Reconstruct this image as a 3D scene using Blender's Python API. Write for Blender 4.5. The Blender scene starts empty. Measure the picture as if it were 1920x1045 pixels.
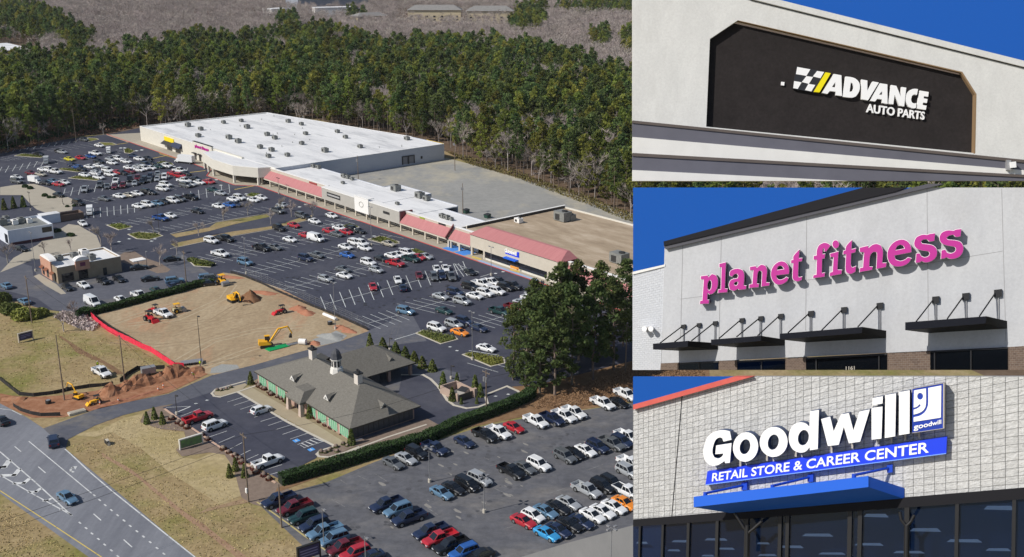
import bpy, math, random
from mathutils import Vector, Matrix
from mathutils.geometry import tessellate_polygon
random.seed(11)
R = math.radians
SC = bpy.context.scene
COL = SC.collection

# ------------------------------------------------------------------ camera
FPX, CX, CY, PITCH, CAM_H = 2028.0, 960.0, 522.5, R(17.3), 98.0   # measured on the 1920 px photograph
cd = bpy.data.cameras.new('camera')
cam = bpy.data.objects.new('camera', cd)
COL.objects.link(cam)
cam.location = (0, 0, CAM_H)
cam.rotation_euler = (R(90) - PITCH, 0, 0)
cd.sensor_width = 36.0
cd.lens = 36.0 * FPX / 1920.0
cd.clip_start = 0.5
cd.clip_end = 20000
SC.camera = cam

# ------------------------------------------------------------------ sky, sun, exposure
SUN_AZ, SUN_EL = R(-117), R(42)
w = bpy.data.worlds.new('World')
SC.world = w
w.use_nodes = True
nt = w.node_tree
sky = nt.nodes.new('ShaderNodeTexSky')
sky.sky_type = 'NISHITA'
sky.sun_disc = False
sky.sun_elevation = SUN_EL
sky.sun_rotation = SUN_AZ
sky.air_density = 1.0
nt.links.new(sky.outputs[0], nt.nodes['Background'].inputs[0])
nt.nodes['Background'].inputs[1].default_value = 0.085
sd = bpy.data.lights.new('sun', 'SUN')
sd.energy = 4.2
sd.angle = R(0.5)
sd.color = (1.0, 0.95, 0.87)
sun = bpy.data.objects.new('sun', sd)
COL.objects.link(sun)
SUNV = Vector((math.sin(SUN_AZ) * math.cos(SUN_EL), math.cos(SUN_AZ) * math.cos(SUN_EL), math.sin(SUN_EL)))
sun.rotation_euler = SUNV.to_track_quat('Z', 'Y').to_euler()
sun.location = (-60, -40, 200)
SC.view_settings.view_transform = 'Standard'
SC.view_settings.look = 'None'
SC.view_settings.exposure = 0.0
SC.view_settings.gamma = 1.0
SC.render.engine = 'CYCLES'
SC.cycles.max_bounces = 5
SC.cycles.transparent_max_bounces = 6

# ------------------------------------------------------------------ measuring helpers
CAM = Vector((0, 0, CAM_H))
cP, sP = math.cos(PITCH), math.sin(PITCH)

def ray(px, py):
    x = (px - CX) / FPX
    y = -(py - CY) / FPX
    return Vector((x, cP + y * sP, -sP + y * cP))

def G(px, py, z=0.0):
    r = ray(px, py)
    return CAM + r * ((z - CAM_H) / r.z)

def GP(pts, z=0.0):
    return [G(a, b, z) for a, b in pts]

AZ_A, AZ_B = R(139.5), R(49.5)
DA = Vector((math.sin(AZ_A), math.cos(AZ_A), 0))     # along the shop fronts, towards the viewer's right
DB = Vector((math.sin(AZ_B), math.cos(AZ_B), 0))     # away from the highway

def lerp(a, b, t):
    return a + (b - a) * t

def srgb(r, g, b):
    f = lambda c: (c / 255 / 12.92) if c / 255 <= 0.04045 else ((c / 255 + 0.055) / 1.055) ** 2.4
    return (f(r), f(g), f(b))

# ------------------------------------------------------------------ materials
MATS = {}

def new_mat(name):
    m = bpy.data.materials.new(name)
    m.use_nodes = True
    return m, m.node_tree, m.node_tree.nodes['Principled BSDF']

def mat(name, col, rough=0.7, metal=0.0, spec=0.5, coat=0.0, emit=None):
    if name in MATS:
        return MATS[name]
    m, t, b = new_mat(name)
    b.inputs['Base Color'].default_value = (*col, 1)
    b.inputs['Roughness'].default_value = rough
    b.inputs['Metallic'].default_value = metal
    b.inputs['Specular IOR Level'].default_value = spec
    b.inputs['Coat Weight'].default_value = coat
    if emit:
        b.inputs['Emission Color'].default_value = (*emit[0], 1)
        b.inputs['Emission Strength'].default_value = emit[1]
    MATS[name] = m
    return m

def nmat(name, stops, scale=1.0, detail=6, rough=0.85, bump=0.0, bscale=None, scale2=None, col2=None, f2=(0.5, 0.7), stretch=None, spec=0.3, rand=0.0, coord='Object', rot=0.0, dist=0.0, grain=0.7, fine=None, glow=0.0):
    """noise driven colour ramp, a second noise for patches of another colour, optional bump and per-object variation"""
    if name in MATS:
        return MATS[name]
    m, t, b = new_mat(name)
    N, L = t.nodes.new, t.links.new
    tc = N('ShaderNodeTexCoord')
    mp = N('ShaderNodeMapping')
    L(tc.outputs[coord], mp.inputs[0])
    if stretch:
        mp.inputs['Scale'].default_value = stretch
    mp.inputs['Rotation'].default_value = (0, 0, rot)
    n = N('ShaderNodeTexNoise')
    n.inputs['Scale'].default_value = scale
    n.inputs['Detail'].default_value = detail
    n.inputs['Roughness'].default_value = grain
    n.inputs['Distortion'].default_value = dist
    L(mp.outputs[0], n.inputs[0])
    cr = N('ShaderNodeValToRGB')
    el = cr.color_ramp.elements
    while len(el) < len(stops):
        el.new(0.5)
    for e, (p, c) in zip(el, stops):
        e.position = p
        e.color = (*c, 1)
    L(n.outputs[0], cr.inputs[0])
    out = cr.outputs[0]
    if col2 is not None:
        n2 = N('ShaderNodeTexNoise')
        n2.inputs['Scale'].default_value = scale2
        n2.inputs['Detail'].default_value = 5
        n2.inputs['Roughness'].default_value = 0.7
        L(mp.outputs[0], n2.inputs[0])
        mr = N('ShaderNodeMapRange')
        mr.inputs[1].default_value, mr.inputs[2].default_value = f2
        L(n2.outputs[0], mr.inputs[0])
        mx = N('ShaderNodeMix')
        mx.data_type = 'RGBA'
        L(mr.outputs[0], mx.inputs[0])
        L(out, mx.inputs[6])
        mx.inputs[7].default_value = (*col2, 1)
        out = mx.outputs[2]
    if fine:
        n4 = N('ShaderNodeTexNoise')
        n4.inputs['Scale'].default_value = fine[0]
        n4.inputs['Detail'].default_value = 4
        n4.inputs['Roughness'].default_value = 0.75
        L(tc.outputs[coord], n4.inputs[0])
        m4 = N('ShaderNodeMapRange')
        m4.inputs[1].default_value, m4.inputs[2].default_value = 0.3, 0.7
        m4.inputs[3].default_value, m4.inputs[4].default_value = 1 - fine[1], 1 + fine[1]
        L(n4.outputs[0], m4.inputs[0])
        x4 = N('ShaderNodeVectorMath')
        x4.operation = 'SCALE'
        L(out, x4.inputs[0])
        L(m4.outputs[0], x4.inputs['Scale'])
        out = x4.outputs[0]
    if rand:
        oi = N('ShaderNodeObjectInfo')
        hs = N('ShaderNodeHueSaturation')
        a = N('ShaderNodeMapRange')
        a.inputs[3].default_value, a.inputs[4].default_value = 1 - rand, 1 + rand
        L(oi.outputs['Random'], a.inputs[0])
        L(a.outputs[0], hs.inputs['Value'])
        m7 = N('ShaderNodeMath')
        m7.operation = 'MULTIPLY'
        m7.inputs[1].default_value = 7.31
        L(oi.outputs['Random'], m7.inputs[0])
        fr = N('ShaderNodeMath')
        fr.operation = 'FRACT'
        L(m7.outputs[0], fr.inputs[0])
        h = N('ShaderNodeMapRange')
        h.inputs[3].default_value, h.inputs[4].default_value = 0.5 - rand * 0.09, 0.5 + rand * 0.06
        L(fr.outputs[0], h.inputs[0])
        L(h.outputs[0], hs.inputs['Hue'])
        L(out, hs.inputs['Color'])
        out = hs.outputs[0]
    L(out, b.inputs['Base Color'])
    b.inputs['Roughness'].default_value = rough
    b.inputs['Specular IOR Level'].default_value = spec
    if glow:                                   # leaves let light through
        tl = N('ShaderNodeBsdfTranslucent')
        L(out, tl.inputs[0])
        sh = N('ShaderNodeMixShader')
        sh.inputs[0].default_value = glow
        L(b.outputs[0], sh.inputs[1])
        L(tl.outputs[0], sh.inputs[2])
        L(sh.outputs[0], t.nodes['Material Output'].inputs[0])
    if bump:
        n3 = N('ShaderNodeTexNoise')
        n3.inputs['Scale'].default_value = bscale or scale * 3
        n3.inputs['Detail'].default_value = 5
        L(mp.outputs[0], n3.inputs[0])
        bp = N('ShaderNodeBump')
        bp.inputs['Strength'].default_value = bump
        L(n3.outputs[0], bp.inputs['Height'])
        L(bp.outputs[0], b.inputs['Normal'])
    MATS[name] = m
    return m

def brick_mat(name, c1, c2, mortar, bw, bh, ms, offset=0.5, bump=0.5, nscale=8, nstr=0.6, rough=0.9, coord='UV'):
    m, t, b = new_mat(name)
    N, L = t.nodes.new, t.links.new
    tc = N('ShaderNodeTexCoord')
    br = N('ShaderNodeTexBrick')
    br.offset = offset
    br.inputs['Scale'].default_value = 1.0
    br.inputs['Brick Width'].default_value = bw
    br.inputs['Row Height'].default_value = bh
    br.inputs['Mortar Size'].default_value = ms
    br.inputs['Mortar Smooth'].default_value = 0.3
    br.inputs['Color1'].default_value = (*c1, 1)
    br.inputs['Color2'].default_value = (*c2, 1)
    br.inputs['Mortar'].default_value = (*mortar, 1)
    nz = N('ShaderNodeTexNoise')
    nz.inputs['Scale'].default_value = nscale
    nz.inputs['Detail'].default_value = 6
    nz.inputs['Roughness'].default_value = 0.7
    L(tc.outputs[coord], nz.inputs[0])
    wob = N('ShaderNodeVectorMath')           # courses are never perfectly straight
    wob.operation = 'MULTIPLY_ADD'
    L(nz.outputs['Color'], wob.inputs[0])
    wob.inputs[1].default_value = (ms * 1.5, ms * 1.5, 0)
    L(tc.outputs[coord], wob.inputs[2])
    L(wob.outputs[0], br.inputs[0])
    mx = N('ShaderNodeMix')
    mx.data_type = 'RGBA'
    mx.blend_type = 'MULTIPLY'
    mx.inputs[0].default_value = nstr
    mr = N('ShaderNodeMapRange')
    mr.inputs[1].default_value, mr.inputs[2].default_value = 0.3, 0.7
    mr.inputs[3].default_value, mr.inputs[4].default_value = 0.62, 1.05
    L(nz.outputs[0], mr.inputs[0])
    L(br.outputs[0], mx.inputs[6])
    L(mr.outputs[0], mx.inputs[7])
    L(mx.outputs[2], b.inputs['Base Color'])
    b.inputs['Roughness'].default_value = rough
    b.inputs['Specular IOR Level'].default_value = 0.2
    ma = N('ShaderNodeMath')
    ma.operation = 'MULTIPLY_ADD'
    L(br.outputs['Fac'], ma.inputs[0])
    ma.inputs[1].default_value = -0.9
    L(nz.outputs[0], ma.inputs[2])
    bp = N('ShaderNodeBump')
    bp.inputs['Strength'].default_value = bump
    bp.inputs['Distance'].default_value = 0.06
    L(ma.outputs[0], bp.inputs['Height'])
    L(bp.outputs[0], b.inputs['Normal'])
    MATS[name] = m
    return m

# ------------------------------------------------------------------ mesh builder
class MB:
    def __init__(self):
        self.v, self.f, self.m, self.s, self.uv = [], [], [], [], {}

    def face(self, pts, m=0, smooth=False):
        i = len(self.v)
        self.v += [tuple(p) for p in pts]
        self.f.append(tuple(range(i, i + len(pts))))
        self.m.append(m)
        self.s.append(smooth)

    def mesh(self, vs, fs, m=0, smooth=False):
        i = len(self.v)
        self.v += [tuple(p) for p in vs]
        for f in fs:
            self.f.append(tuple(i + k for k in f))
            self.m.append(m)
            self.s.append(smooth)

    def box(self, x0, x1, y0, y1, z0, z1, m=0):
        vs = [(x0, y0, z0), (x1, y0, z0), (x1, y1, z0), (x0, y1, z0), (x0, y0, z1), (x1, y0, z1), (x1, y1, z1), (x0, y1, z1)]
        self.mesh(vs, [(3, 2, 1, 0), (4, 5, 6, 7), (0, 1, 5, 4), (1, 2, 6, 5), (2, 3, 7, 6), (3, 0, 4, 7)], m)

    def hexa(self, lo, hi, m=0):
        """solid between two outlines with the same number of points"""
        n = len(lo)
        vs = list(lo) + list(hi)
        fs = [tuple(range(n - 1, -1, -1)), tuple(range(n, 2 * n))]
        fs += [(i, (i + 1) % n, n + (i + 1) % n, n + i) for i in range(n)]
        self.mesh(vs, fs, m)

    def prism(self, poly, z0, z1, m=0):
        self.hexa([(p[0], p[1], z0) for p in poly], [(p[0], p[1], z1) for p in poly], m)

    def cyl(self, p0, p1, r0, r1=None, n=8, m=0, caps=True, smooth=True):
        r1 = r0 if r1 is None else r1
        p0, p1 = Vector(p0), Vector(p1)
        d = (p1 - p0)
        if d.length < 1e-9:
            return
        d.normalize()
        a = d.orthogonal().normalized()
        b = d.cross(a)
        vs = []
        for p, r in ((p0, r0), (p1, r1)):
            for k in range(n):
                t = 2 * math.pi * k / n
                vs.append(p + a * (r * math.cos(t)) + b * (r * math.sin(t)))
        self.mesh(vs, [(k, (k + 1) % n, n + (k + 1) % n, n + k) for k in range(n)], m, smooth)
        if caps:
            self.mesh(vs[:n], [tuple(range(n - 1, -1, -1))], m)
            self.mesh(vs[n:], [tuple(range(n))], m)

    def tube(self, pts, r, n=5, m=0):
        for a, b in zip(pts[:-1], pts[1:]):
            self.cyl(a, b, r, r, n, m, caps=False)

    def blob(self, c, rx, ry, rz, m=0, nu=8, nv=5, jit=0.12):
        vs = [(c[0], c[1], c[2] - rz)]
        for j in range(1, nv):
            ph = -math.pi / 2 + math.pi * j / nv
            for i in range(nu):
                t = 2 * math.pi * i / nu
                q = 1 + random.uniform(-jit, jit)
                vs.append((c[0] + rx * q * math.cos(ph) * math.cos(t), c[1] + ry * q * math.cos(ph) * math.sin(t), c[2] + rz * q * math.sin(ph)))
        vs.append((c[0], c[1], c[2] + rz))
        fs = [(0, 1 + (i + 1) % nu, 1 + i) for i in range(nu)]
        for j in range(nv - 2):
            for i in range(nu):
                a, b = 1 + j * nu + i, 1 + j * nu + (i + 1) % nu
                fs.append((a, b, b + nu, a + nu))
        e = len(vs) - 1
        fs += [(e, 1 + (nv - 2) * nu + i, 1 + (nv - 2) * nu + (i + 1) % nu) for i in range(nu)]
        self.mesh(vs, fs, m, True)

    def leaf(self, c, size, m=0, up=0.0):
        """one small bent leaf clump face with a random facing"""
        d = Vector((random.gauss(0, 1), random.gauss(0, 1), random.gauss(0, 1) + up))
        if d.length < 1e-6:
            d = Vector((0, 0, 1))
        d.normalize()
        a = d.orthogonal().normalized()
        a = (Matrix.Rotation(random.uniform(0, 6.28), 3, d) @ a)
        b = d.cross(a)
        s1, s2 = size * random.uniform(0.6, 1.1), size * random.uniform(0.35, 0.75)
        c = Vector(c)
        self.face([c - a * s1, c - b * s2 + d * size * 0.15, c + a * s1, c + b * s2 - d * size * 0.1], m)

    def data(self, name, mats):
        me = bpy.data.meshes.new(name)
        me.from_pydata(self.v, [], self.f)
        for mt in mats:
            me.materials.append(mt)
        me.polygons.foreach_set('material_index', self.m)
        me.polygons.foreach_set('use_smooth', self.s)
        me.update()
        return me

    def build(self, name, mats, parent=None, loc=None, rz=0.0):
        if not isinstance(mats, (list, tuple)):
            mats = [mats]
        return put(name, self.data(name, mats), parent, loc, rz)

def put(name, me, parent=None, loc=None, rz=0.0):
    o = bpy.data.objects.new(name, me)
    COL.objects.link(o)
    if parent:
        o.parent = parent
    if loc is not None:
        o.location = loc
    if rz:
        o.rotation_euler = (0, 0, rz)
    return o

def tag(o, label=None, cat=None, group=None, kind=None):
    if label:
        o['label'] = label
    if cat:
        o['category'] = cat
    if group:
        o['group'] = group
    if kind:
        o['kind'] = kind
    return o

def thing(name, label, cat, loc=(0, 0, 0), rz=0.0, group=None):
    o = bpy.data.objects.new(name, None)
    o.empty_display_size = 0.3
    COL.objects.link(o)
    o.location = loc
    o.rotation_euler = (0, 0, rz)
    return tag(o, label, cat, group)

KIDS = {}

def kids(o):
    return [c for c in o.children]

def copy_tree(o, loc, rz, label, cat=None, group=None, scale=None):
    c = o.copy()
    COL.objects.link(c)
    c.location = loc
    c.rotation_euler = (0, 0, rz)
    if scale:
        c.scale = scale
    c['label'] = label
    if group:
        c['group'] = group
    def rec(src, dst):
        for ch in src.children:
            k = ch.copy()
            COL.objects.link(k)
            k.parent = dst
            rec(ch, k)
    rec(o, c)
    return c

ORD = ['first', 'second', 'third', 'fourth', 'fifth', 'sixth', 'seventh', 'eighth', 'ninth', 'tenth', 'eleventh', 'twelfth', 'thirteenth', 'fourteenth', 'fifteenth', 'sixteenth', 'seventeenth', 'eighteenth', 'nineteenth', 'twentieth']
# ================================================================== the three shop fronts seen from close by
class Front:
    """one shop front: a wall plane with relief; P(px, py, depth) gives a point on (or out from) the wall"""
    def __init__(self, cpx, cpy, dist, naz, nel):
        self.O = CAM + ray(cpx, cpy).normalized() * dist
        naz, nel = R(naz), R(nel)
        self.n = Vector((math.sin(naz) * math.cos(nel), math.cos(naz) * math.cos(nel), math.sin(nel)))

    def P(self, px, py, d=0.0):
        r = ray(px, py)
        t = ((self.O + self.n * d) - CAM).dot(self.n) / r.dot(self.n)
        return CAM + r * t

    def poly(self, pts, d=0.0):
        return [self.P(a, b, d) for a, b in pts]

def homog(q, u, v):
    """unit square -> quad (bl, br, tr, tl), projective"""
    (x0, y0), (x1, y1), (x2, y2), (x3, y3) = q
    dx1, dx2, sx = x1 - x2, x3 - x2, x0 - x1 + x2 - x3
    dy1, dy2, sy = y1 - y2, y3 - y2, y0 - y1 + y2 - y3
    den = dx1 * dy2 - dx2 * dy1
    g = (sx * dy2 - dx2 * sy) / den
    h = (dx1 * sy - sx * dy1) / den
    w_ = g * u + h * v + 1
    return (((x1 - x0 + g * x1) * u + (x3 - x0 + h * x3) * v + x0) / w_, ((y1 - y0 + g * y1) * u + (y3 - y0 + h * y3) * v + y0) / w_)

def curve_mesh(loops, extrude=0.5, offset=0.0):
    """filled outline (holes allowed) as plain vertices and faces; z = -extrude .. extrude"""
    cu = bpy.data.curves.new('outline', 'CURVE')
    cu.dimensions = '2D'
    cu.fill_mode = 'BOTH'
    cu.extrude = extrude
    cu.offset = offset
    for k, lp in enumerate(loops):
        area = sum(lp[i - 1][0] * lp[i][1] - lp[i][0] * lp[i - 1][1] for i in range(len(lp)))
        if (area > 0) == (k == 0):
            lp = lp[::-1]
        sp = cu.splines.new('POLY')
        sp.points.add(len(lp) - 1)
        for p, q in zip(sp.points, lp):
            p.co = (q[0], q[1], 0, 1)
        sp.use_cyclic_u = True
    return grab(cu)

def grab(cu):
    o = bpy.data.objects.new('outline', cu)
    COL.objects.link(o)
    dg = bpy.context.evaluated_depsgraph_get()
    ev = o.evaluated_get(dg)
    me = ev.to_mesh()
    vs = [tuple(v.co) for v in me.vertices]
    fs = [tuple(p.vertices) for p in me.polygons]
    ev.to_mesh_clear()
    bpy.data.objects.remove(o)
    bpy.data.curves.remove(cu)
    return vs, fs

def text_mesh(s, bold=0.0, spacing=1.0, extrude=0.5):
    cu = bpy.data.curves.new('writing', 'FONT')
    cu.body = s
    cu.offset = bold
    cu.space_character = spacing
    cu.extrude = extrude
    cu.resolution_u = 4
    return grab(cu)

def smooth_loop(pts, k=3, corner=55):
    """round the bends of a traced outline but keep its real corners"""
    n = len(pts)
    out = []
    sharp = []
    for i in range(n):
        a, b, c = pts[i - 1], pts[i], pts[(i + 1) % n]
        a1 = math.atan2(b[1] - a[1], b[0] - a[0])
        a2 = math.atan2(c[1] - b[1], c[0] - b[0])
        sharp.append(abs((a2 - a1 + math.pi) % (2 * math.pi) - math.pi) > R(corner))
    for i in range(n):
        p1, p2 = pts[i], pts[(i + 1) % n]
        p0 = pts[i - 1] if not sharp[i] else p1
        p3 = pts[(i + 2) % n] if not sharp[(i + 1) % n] else p2
        if sharp[i] and sharp[(i + 1) % n]:
            out.append(p1)
            continue
        for j in range(k):
            t = j / k
            f = lambda q: 0.5 * (2 * p1[q] + (p2[q] - p0[q]) * t + (2 * p0[q] - 5 * p1[q] + 4 * p2[q] - p3[q]) * t * t + (3 * p1[q] - p0[q] - 3 * p2[q] + p3[q]) * t ** 3)
            out.append((f(0), f(1)))
    return out

def ell(cx, cy, rx, ry, n=28, rot=0.0):
    c, s = math.cos(R(rot)), math.sin(R(rot))
    return [(cx + rx * math.cos(t) * c - ry * math.sin(t) * s, cy + rx * math.cos(t) * s + ry * math.sin(t) * c) for t in [2 * math.pi * i / n for i in range(n)]]

def sheet(fr, name, loops, d0, d1, m, parent=None, ext_from=None):
    """outline in photograph pixels -> solid on the wall from depth d0 (back) to d1 (front), pushed straight out along the wall's normal"""
    vs, fs = curve_mesh(loops)
    b = MB()
    out = []
    for x, y, z in vs:
        p = fr.P(x, y, d1)
        if z < 0:
            p = p - fr.n * (d1 - d0)
        out.append(p)
    b.mesh(out, fs)
    return b.build(name, m, parent)

def letters_from_text(fr, parent, s, quad, d0, d1, m, bold, name='lettering', spacing=1.0):
    vs, fs = text_mesh(s, bold, spacing)
    x0, x1 = min(v[0] for v in vs), max(v[0] for v in vs)
    y0, y1 = min(v[1] for v in vs), max(v[1] for v in vs)
    b = MB()
    out = []
    for x, y, z in vs:
        px, py = homog(quad, (x - x0) / (x1 - x0), (y - y0) / (y1 - y0))
        p = fr.P(px, py, d1)
        if z < 0:
            p = p - fr.n * (d1 - d0)
        out.append(p)
    b.mesh(out, fs)
    return b.build(name, m, parent)

def slab(fr, b, pts, d0, d1, m=0):
    """flat slab on the wall: same outline pushed out along the normal"""
    top = fr.poly(pts, d1)
    lo = [p - fr.n * (d1 - d0) for p in top]
    b.hexa(lo, top, m)

def bar(fr, b, p, q, wpx, d0, d1, m=0):
    (x0, y0), (x1, y1) = p, q
    l = math.hypot(x1 - x0, y1 - y0)
    nx, ny = -(y1 - y0) / l * wpx / 2, (x1 - x0) / l * wpx / 2
    slab(fr, b, [(x0 + nx, y0 + ny), (x1 + nx, y1 + ny), (x1 - nx, y1 - ny), (x0 - nx, y0 - ny)], d0, d1, m)

def uv_wall(fr, name, quad, uvw, uvh, d, m, parent, clip=None, nx=40, ny=24, thick=0.25):
    """wall face whose UVs follow the real courses; quad is a true rectangle of the wall uvw x uvh metres, clip the visible outline (convex)"""
    b = MB()
    uvs = []
    for i in range(nx):
        for j in range(ny):
            cell = [(i / nx, j / ny), ((i + 1) / nx, j / ny), ((i + 1) / nx, (j + 1) / ny), (i / nx, (j + 1) / ny)]
            pp = [homog(quad, *c) + (c[0] * uvw, c[1] * uvh) for c in cell]
            if clip:
                pp = clip_poly(pp, clip)
            if len(pp) < 3:
                continue
            b.face([fr.P(p[0], p[1], d) for p in pp])
            uvs += [(p[2], p[3]) for p in pp]
    o = b.build(name, m, parent)
    ul = o.data.uv_layers.new(name='UVMap')
    for k, uv in enumerate(uvs):
        ul.data[k].uv = uv
    if clip:
        bb = MB()
        top = fr.poly(clip, d - 0.012)
        bb.hexa([p - fr.n * thick for p in top], top)
        bb.build('wall_core', mat('wall_core', (0.3, 0.3, 0.3)), o)
    return o

def clip_poly(pp, clip):
    area = sum(clip[i - 1][0] * clip[i][1] - clip[i][0] * clip[i - 1][1] for i in range(len(clip)))
    sg = 1 if area > 0 else -1
    n = len(clip)
    for i in range(n):
        a, c = clip[i], clip[(i + 1) % n]
        side = lambda p: sg * ((c[0] - a[0]) * (p[1] - a[1]) - (c[1] - a[1]) * (p[0] - a[0]))
        out = []
        for k in range(len(pp)):
            p, q = pp[k - 1], pp[k]
            sp, sq = side(p), side(q)
            if (sp >= 0) != (sq >= 0):
                t = sp / (sp - sq)
                out.append(tuple(p[e] + (q[e] - p[e]) * t for e in range(4)))
            if sq >= 0:
                out.append(q)
        pp = out
        if not pp:
            return []
    return pp

def sky_board(fr, pts, d, name='sky'):
    b = MB()
    top = fr.poly(pts, d)
    b.hexa([p - fr.n * 0.1 for p in top], top)
    return tag(b.build(name, M_SKYB), kind='structure')

M_SKYB = mat('open_blue_sky', (0, 0, 0), 1.0, spec=0.0, emit=(srgb(41, 96, 182), 1.0))
M_STUC = nmat('light_stucco', [(0.3, (0.63, 0.63, 0.615)), (0.72, (0.72, 0.72, 0.70))], 1.2, 10, 0.9, 0.2, 60, 0.5, (0.60, 0.595, 0.575), (0.52, 0.75), stretch=(1.3, 1.3, 0.35), fine=(14, .07))
M_STUC2 = nmat('grey_stucco', [(0.3, (0.45, 0.46, 0.485)), (0.72, (0.535, 0.545, 0.565))], 0.9, 10, 0.9, 0.2, 60, 0.6, (0.45, 0.455, 0.47), (0.52, 0.75), stretch=(1.4, 1.4, 0.3), fine=(14, .07))
M_TRIMW = nmat('white_trim', [(0.3, (0.72, 0.71, 0.68)), (0.8, (0.8, 0.79, 0.76))], 2, 6, 0.7)
M_CHAR = nmat('charcoal_stucco', [(0.3, srgb(43, 40, 40)), (0.75, srgb(52, 48, 48))], 1.4, 8, 0.95, 0.35, 40, spec=0.15, fine=(10, .16))
M_WHITE = mat('sign_white', (0.92, 0.92, 0.92), 0.5)
M_YEL = mat('sign_yellow', srgb(245, 228, 10), 0.5)
M_BLACK = mat('sign_black', (0.012, 0.012, 0.014), 0.5)
M_DKSQ = mat('sign_dark_square', srgb(38, 40, 46), 0.6)
M_TAN = mat('tan_reveal', srgb(140, 115, 85), 0.8)
M_SHADEB = nmat('soffit_shade_band', [(0.3, srgb(98, 98, 108)), (0.8, srgb(108, 108, 118))], 1.0, 5, 0.85)  # shade of the undersides put into the colour
M_SOFF = nmat('brown_soffit_edge', [(0.3, srgb(92, 84, 80)), (0.8, srgb(104, 96, 92))], 1.0, 5, 0.85)
M_SEAM = mat('panel_seam', srgb(150, 150, 152), 0.9)
M_MAG = mat('sign_magenta', srgb(182, 32, 140), 0.5)
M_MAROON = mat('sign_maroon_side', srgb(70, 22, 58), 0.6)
M_COPD = mat('coping_dark', srgb(28, 28, 33), 0.7, spec=0.2)
M_COPG = mat('coping_grey', srgb(74, 74, 82), 0.7)
M_CANB = mat('canopy_black', srgb(13, 13, 16), 0.6, spec=0.2)
M_CANF = mat('canopy_navy', srgb(14, 17, 28), 0.6, spec=0.2)
M_GLASSD = mat('dark_glass', srgb(10, 14, 20), 0.1, spec=0.25)
M_GLASSB = mat('blue_glass', srgb(24, 40, 66), 0.08, spec=0.6)
M_GREYM = mat('grey_metal', (0.35, 0.35, 0.36), 0.5, 0.3)
M_GBLUE = mat('awning_blue', srgb(20, 96, 214), 0.55)
M_SBLUE = mat('sign_blue', srgb(24, 62, 225), 0.4)
M_LBLUE = mat('logo_blue', srgb(20, 55, 160), 0.4)
M_PIPE = mat('bracket_blue', srgb(20, 70, 190), 0.4)
M_SLATE = mat('letter_side_slate', srgb(62, 82, 118), 0.6)
M_RETURN = mat('return_grey', srgb(176, 170, 160), 0.6)
M_REDT = nmat('red_trim', [(0.3, srgb(190, 84, 76)), (0.8, srgb(212, 104, 94))], 3, 5, 0.7)
M_CMU = brick_mat('split_face_block', (0.74, 0.74, 0.735), (0.63, 0.63, 0.625), (0.24, 0.24, 0.24), 0.40, 0.40, 0.010, 0.0, 0.9, 6, 0.75)
M_CMUW = brick_mat('white_painted_block', (0.66, 0.68, 0.72), (0.62, 0.64, 0.68), (0.45, 0.47, 0.5), 0.4, 0.2, 0.008, 0.5, 0.5, 9, 0.4)
M_BRKP = brick_mat('taupe_brick', srgb(128, 110, 98), srgb(108, 92, 84), srgb(150, 140, 130), 0.40, 0.2, 0.014, 0.5, 0.5, 8, 0.5)

def C(ox, oy, s):
    return lambda pts: [(ox + x / s, oy + y / s) for x, y in pts]

# ---------------------------------------------------------------- auto parts shop
fr = Front(1553, 170, 37, -176, 15)
c1 = C(1180, 0, 2.5946)
sky_board(fr, [(1380, -3), (1922, -3), (1922, 135), (1380, -0.5)], -0.6)
sf = thing('store_front', 'pale stucco shop wall with a dark sign recess, topmost close-up front', 'shop front', fr.P(1553, 340))
def under(root):
    """parts are built in world coordinates; keep them in place under the thing's base"""
    inv = Matrix.Translation(root.location).inverted()
    for ch in root.children:
        ch.matrix_parent_inverse = inv
    return root
RX = 1922
b = MB()   # wall with an opening: built as pieces round the recess
rec = c1([(528, 99), (1620, 350), (1689, 458), (1683, 746), (374, 617), (392, 190)])
top = [(1186, -3), (1404, -3), (1922, 127.5), (1922, 300.5)]
wallpts = [(1186, -3), (1402, -3), (1922, 128), (1922, 300), (1186, 226)]
vs_, fs_ = curve_mesh([wallpts, rec])
b.mesh([fr.P(x, y, 0) - (fr.n * 0.35 if z < 0 else Vector((0, 0, 0))) for x, y, z in vs_], fs_)
wl = b.build('wall', M_STUC, sf)
# the sign recess: one outline, charcoal back, 0.3 m deep, with a tan reveal
b = MB()
slab(fr, b, [(1315, 30), (1840, 150), (1840, 300), (1315, 250)], -0.30, -0.20)
b.build('recess_back', M_CHAR, sf)
b = MB()
for i in range(1, 4):
    a, c = rec[i - 1], rec[i]
    ins = lambda p: (p[0] - 0.012 * (p[0] - 1570) , p[1] + 1.4)
    b.hexa([fr.P(*a, 0.004), fr.P(*c, 0.004), fr.P(*c, 0.004) - fr.n * 0.2, fr.P(*a, 0.004) - fr.n * 0.2],
           [fr.P(*ins(a), 0.004), fr.P(*ins(c), 0.004), fr.P(*ins(c), 0.004) - fr.n * 0.2, fr.P(*ins(a), 0.004) - fr.n * 0.2])
b.build('recess_reveal', M_TAN, sf)
b = MB()
slab(fr, b, [(1404, -3), (1450, -3), (1922, 114.5), (1922, 126)], -0.30, 0.09)
b.build('coping', M_STUC, sf)
b = MB()
slab(fr, b, [(1399, -1), (1404, -1), (1922, 126.5), (1922, 129)], 0.004, 0.012)
b.build('painted_coping_shadow', M_BLACK, sf)  # black strip painted where the coping's shade falls
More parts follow.
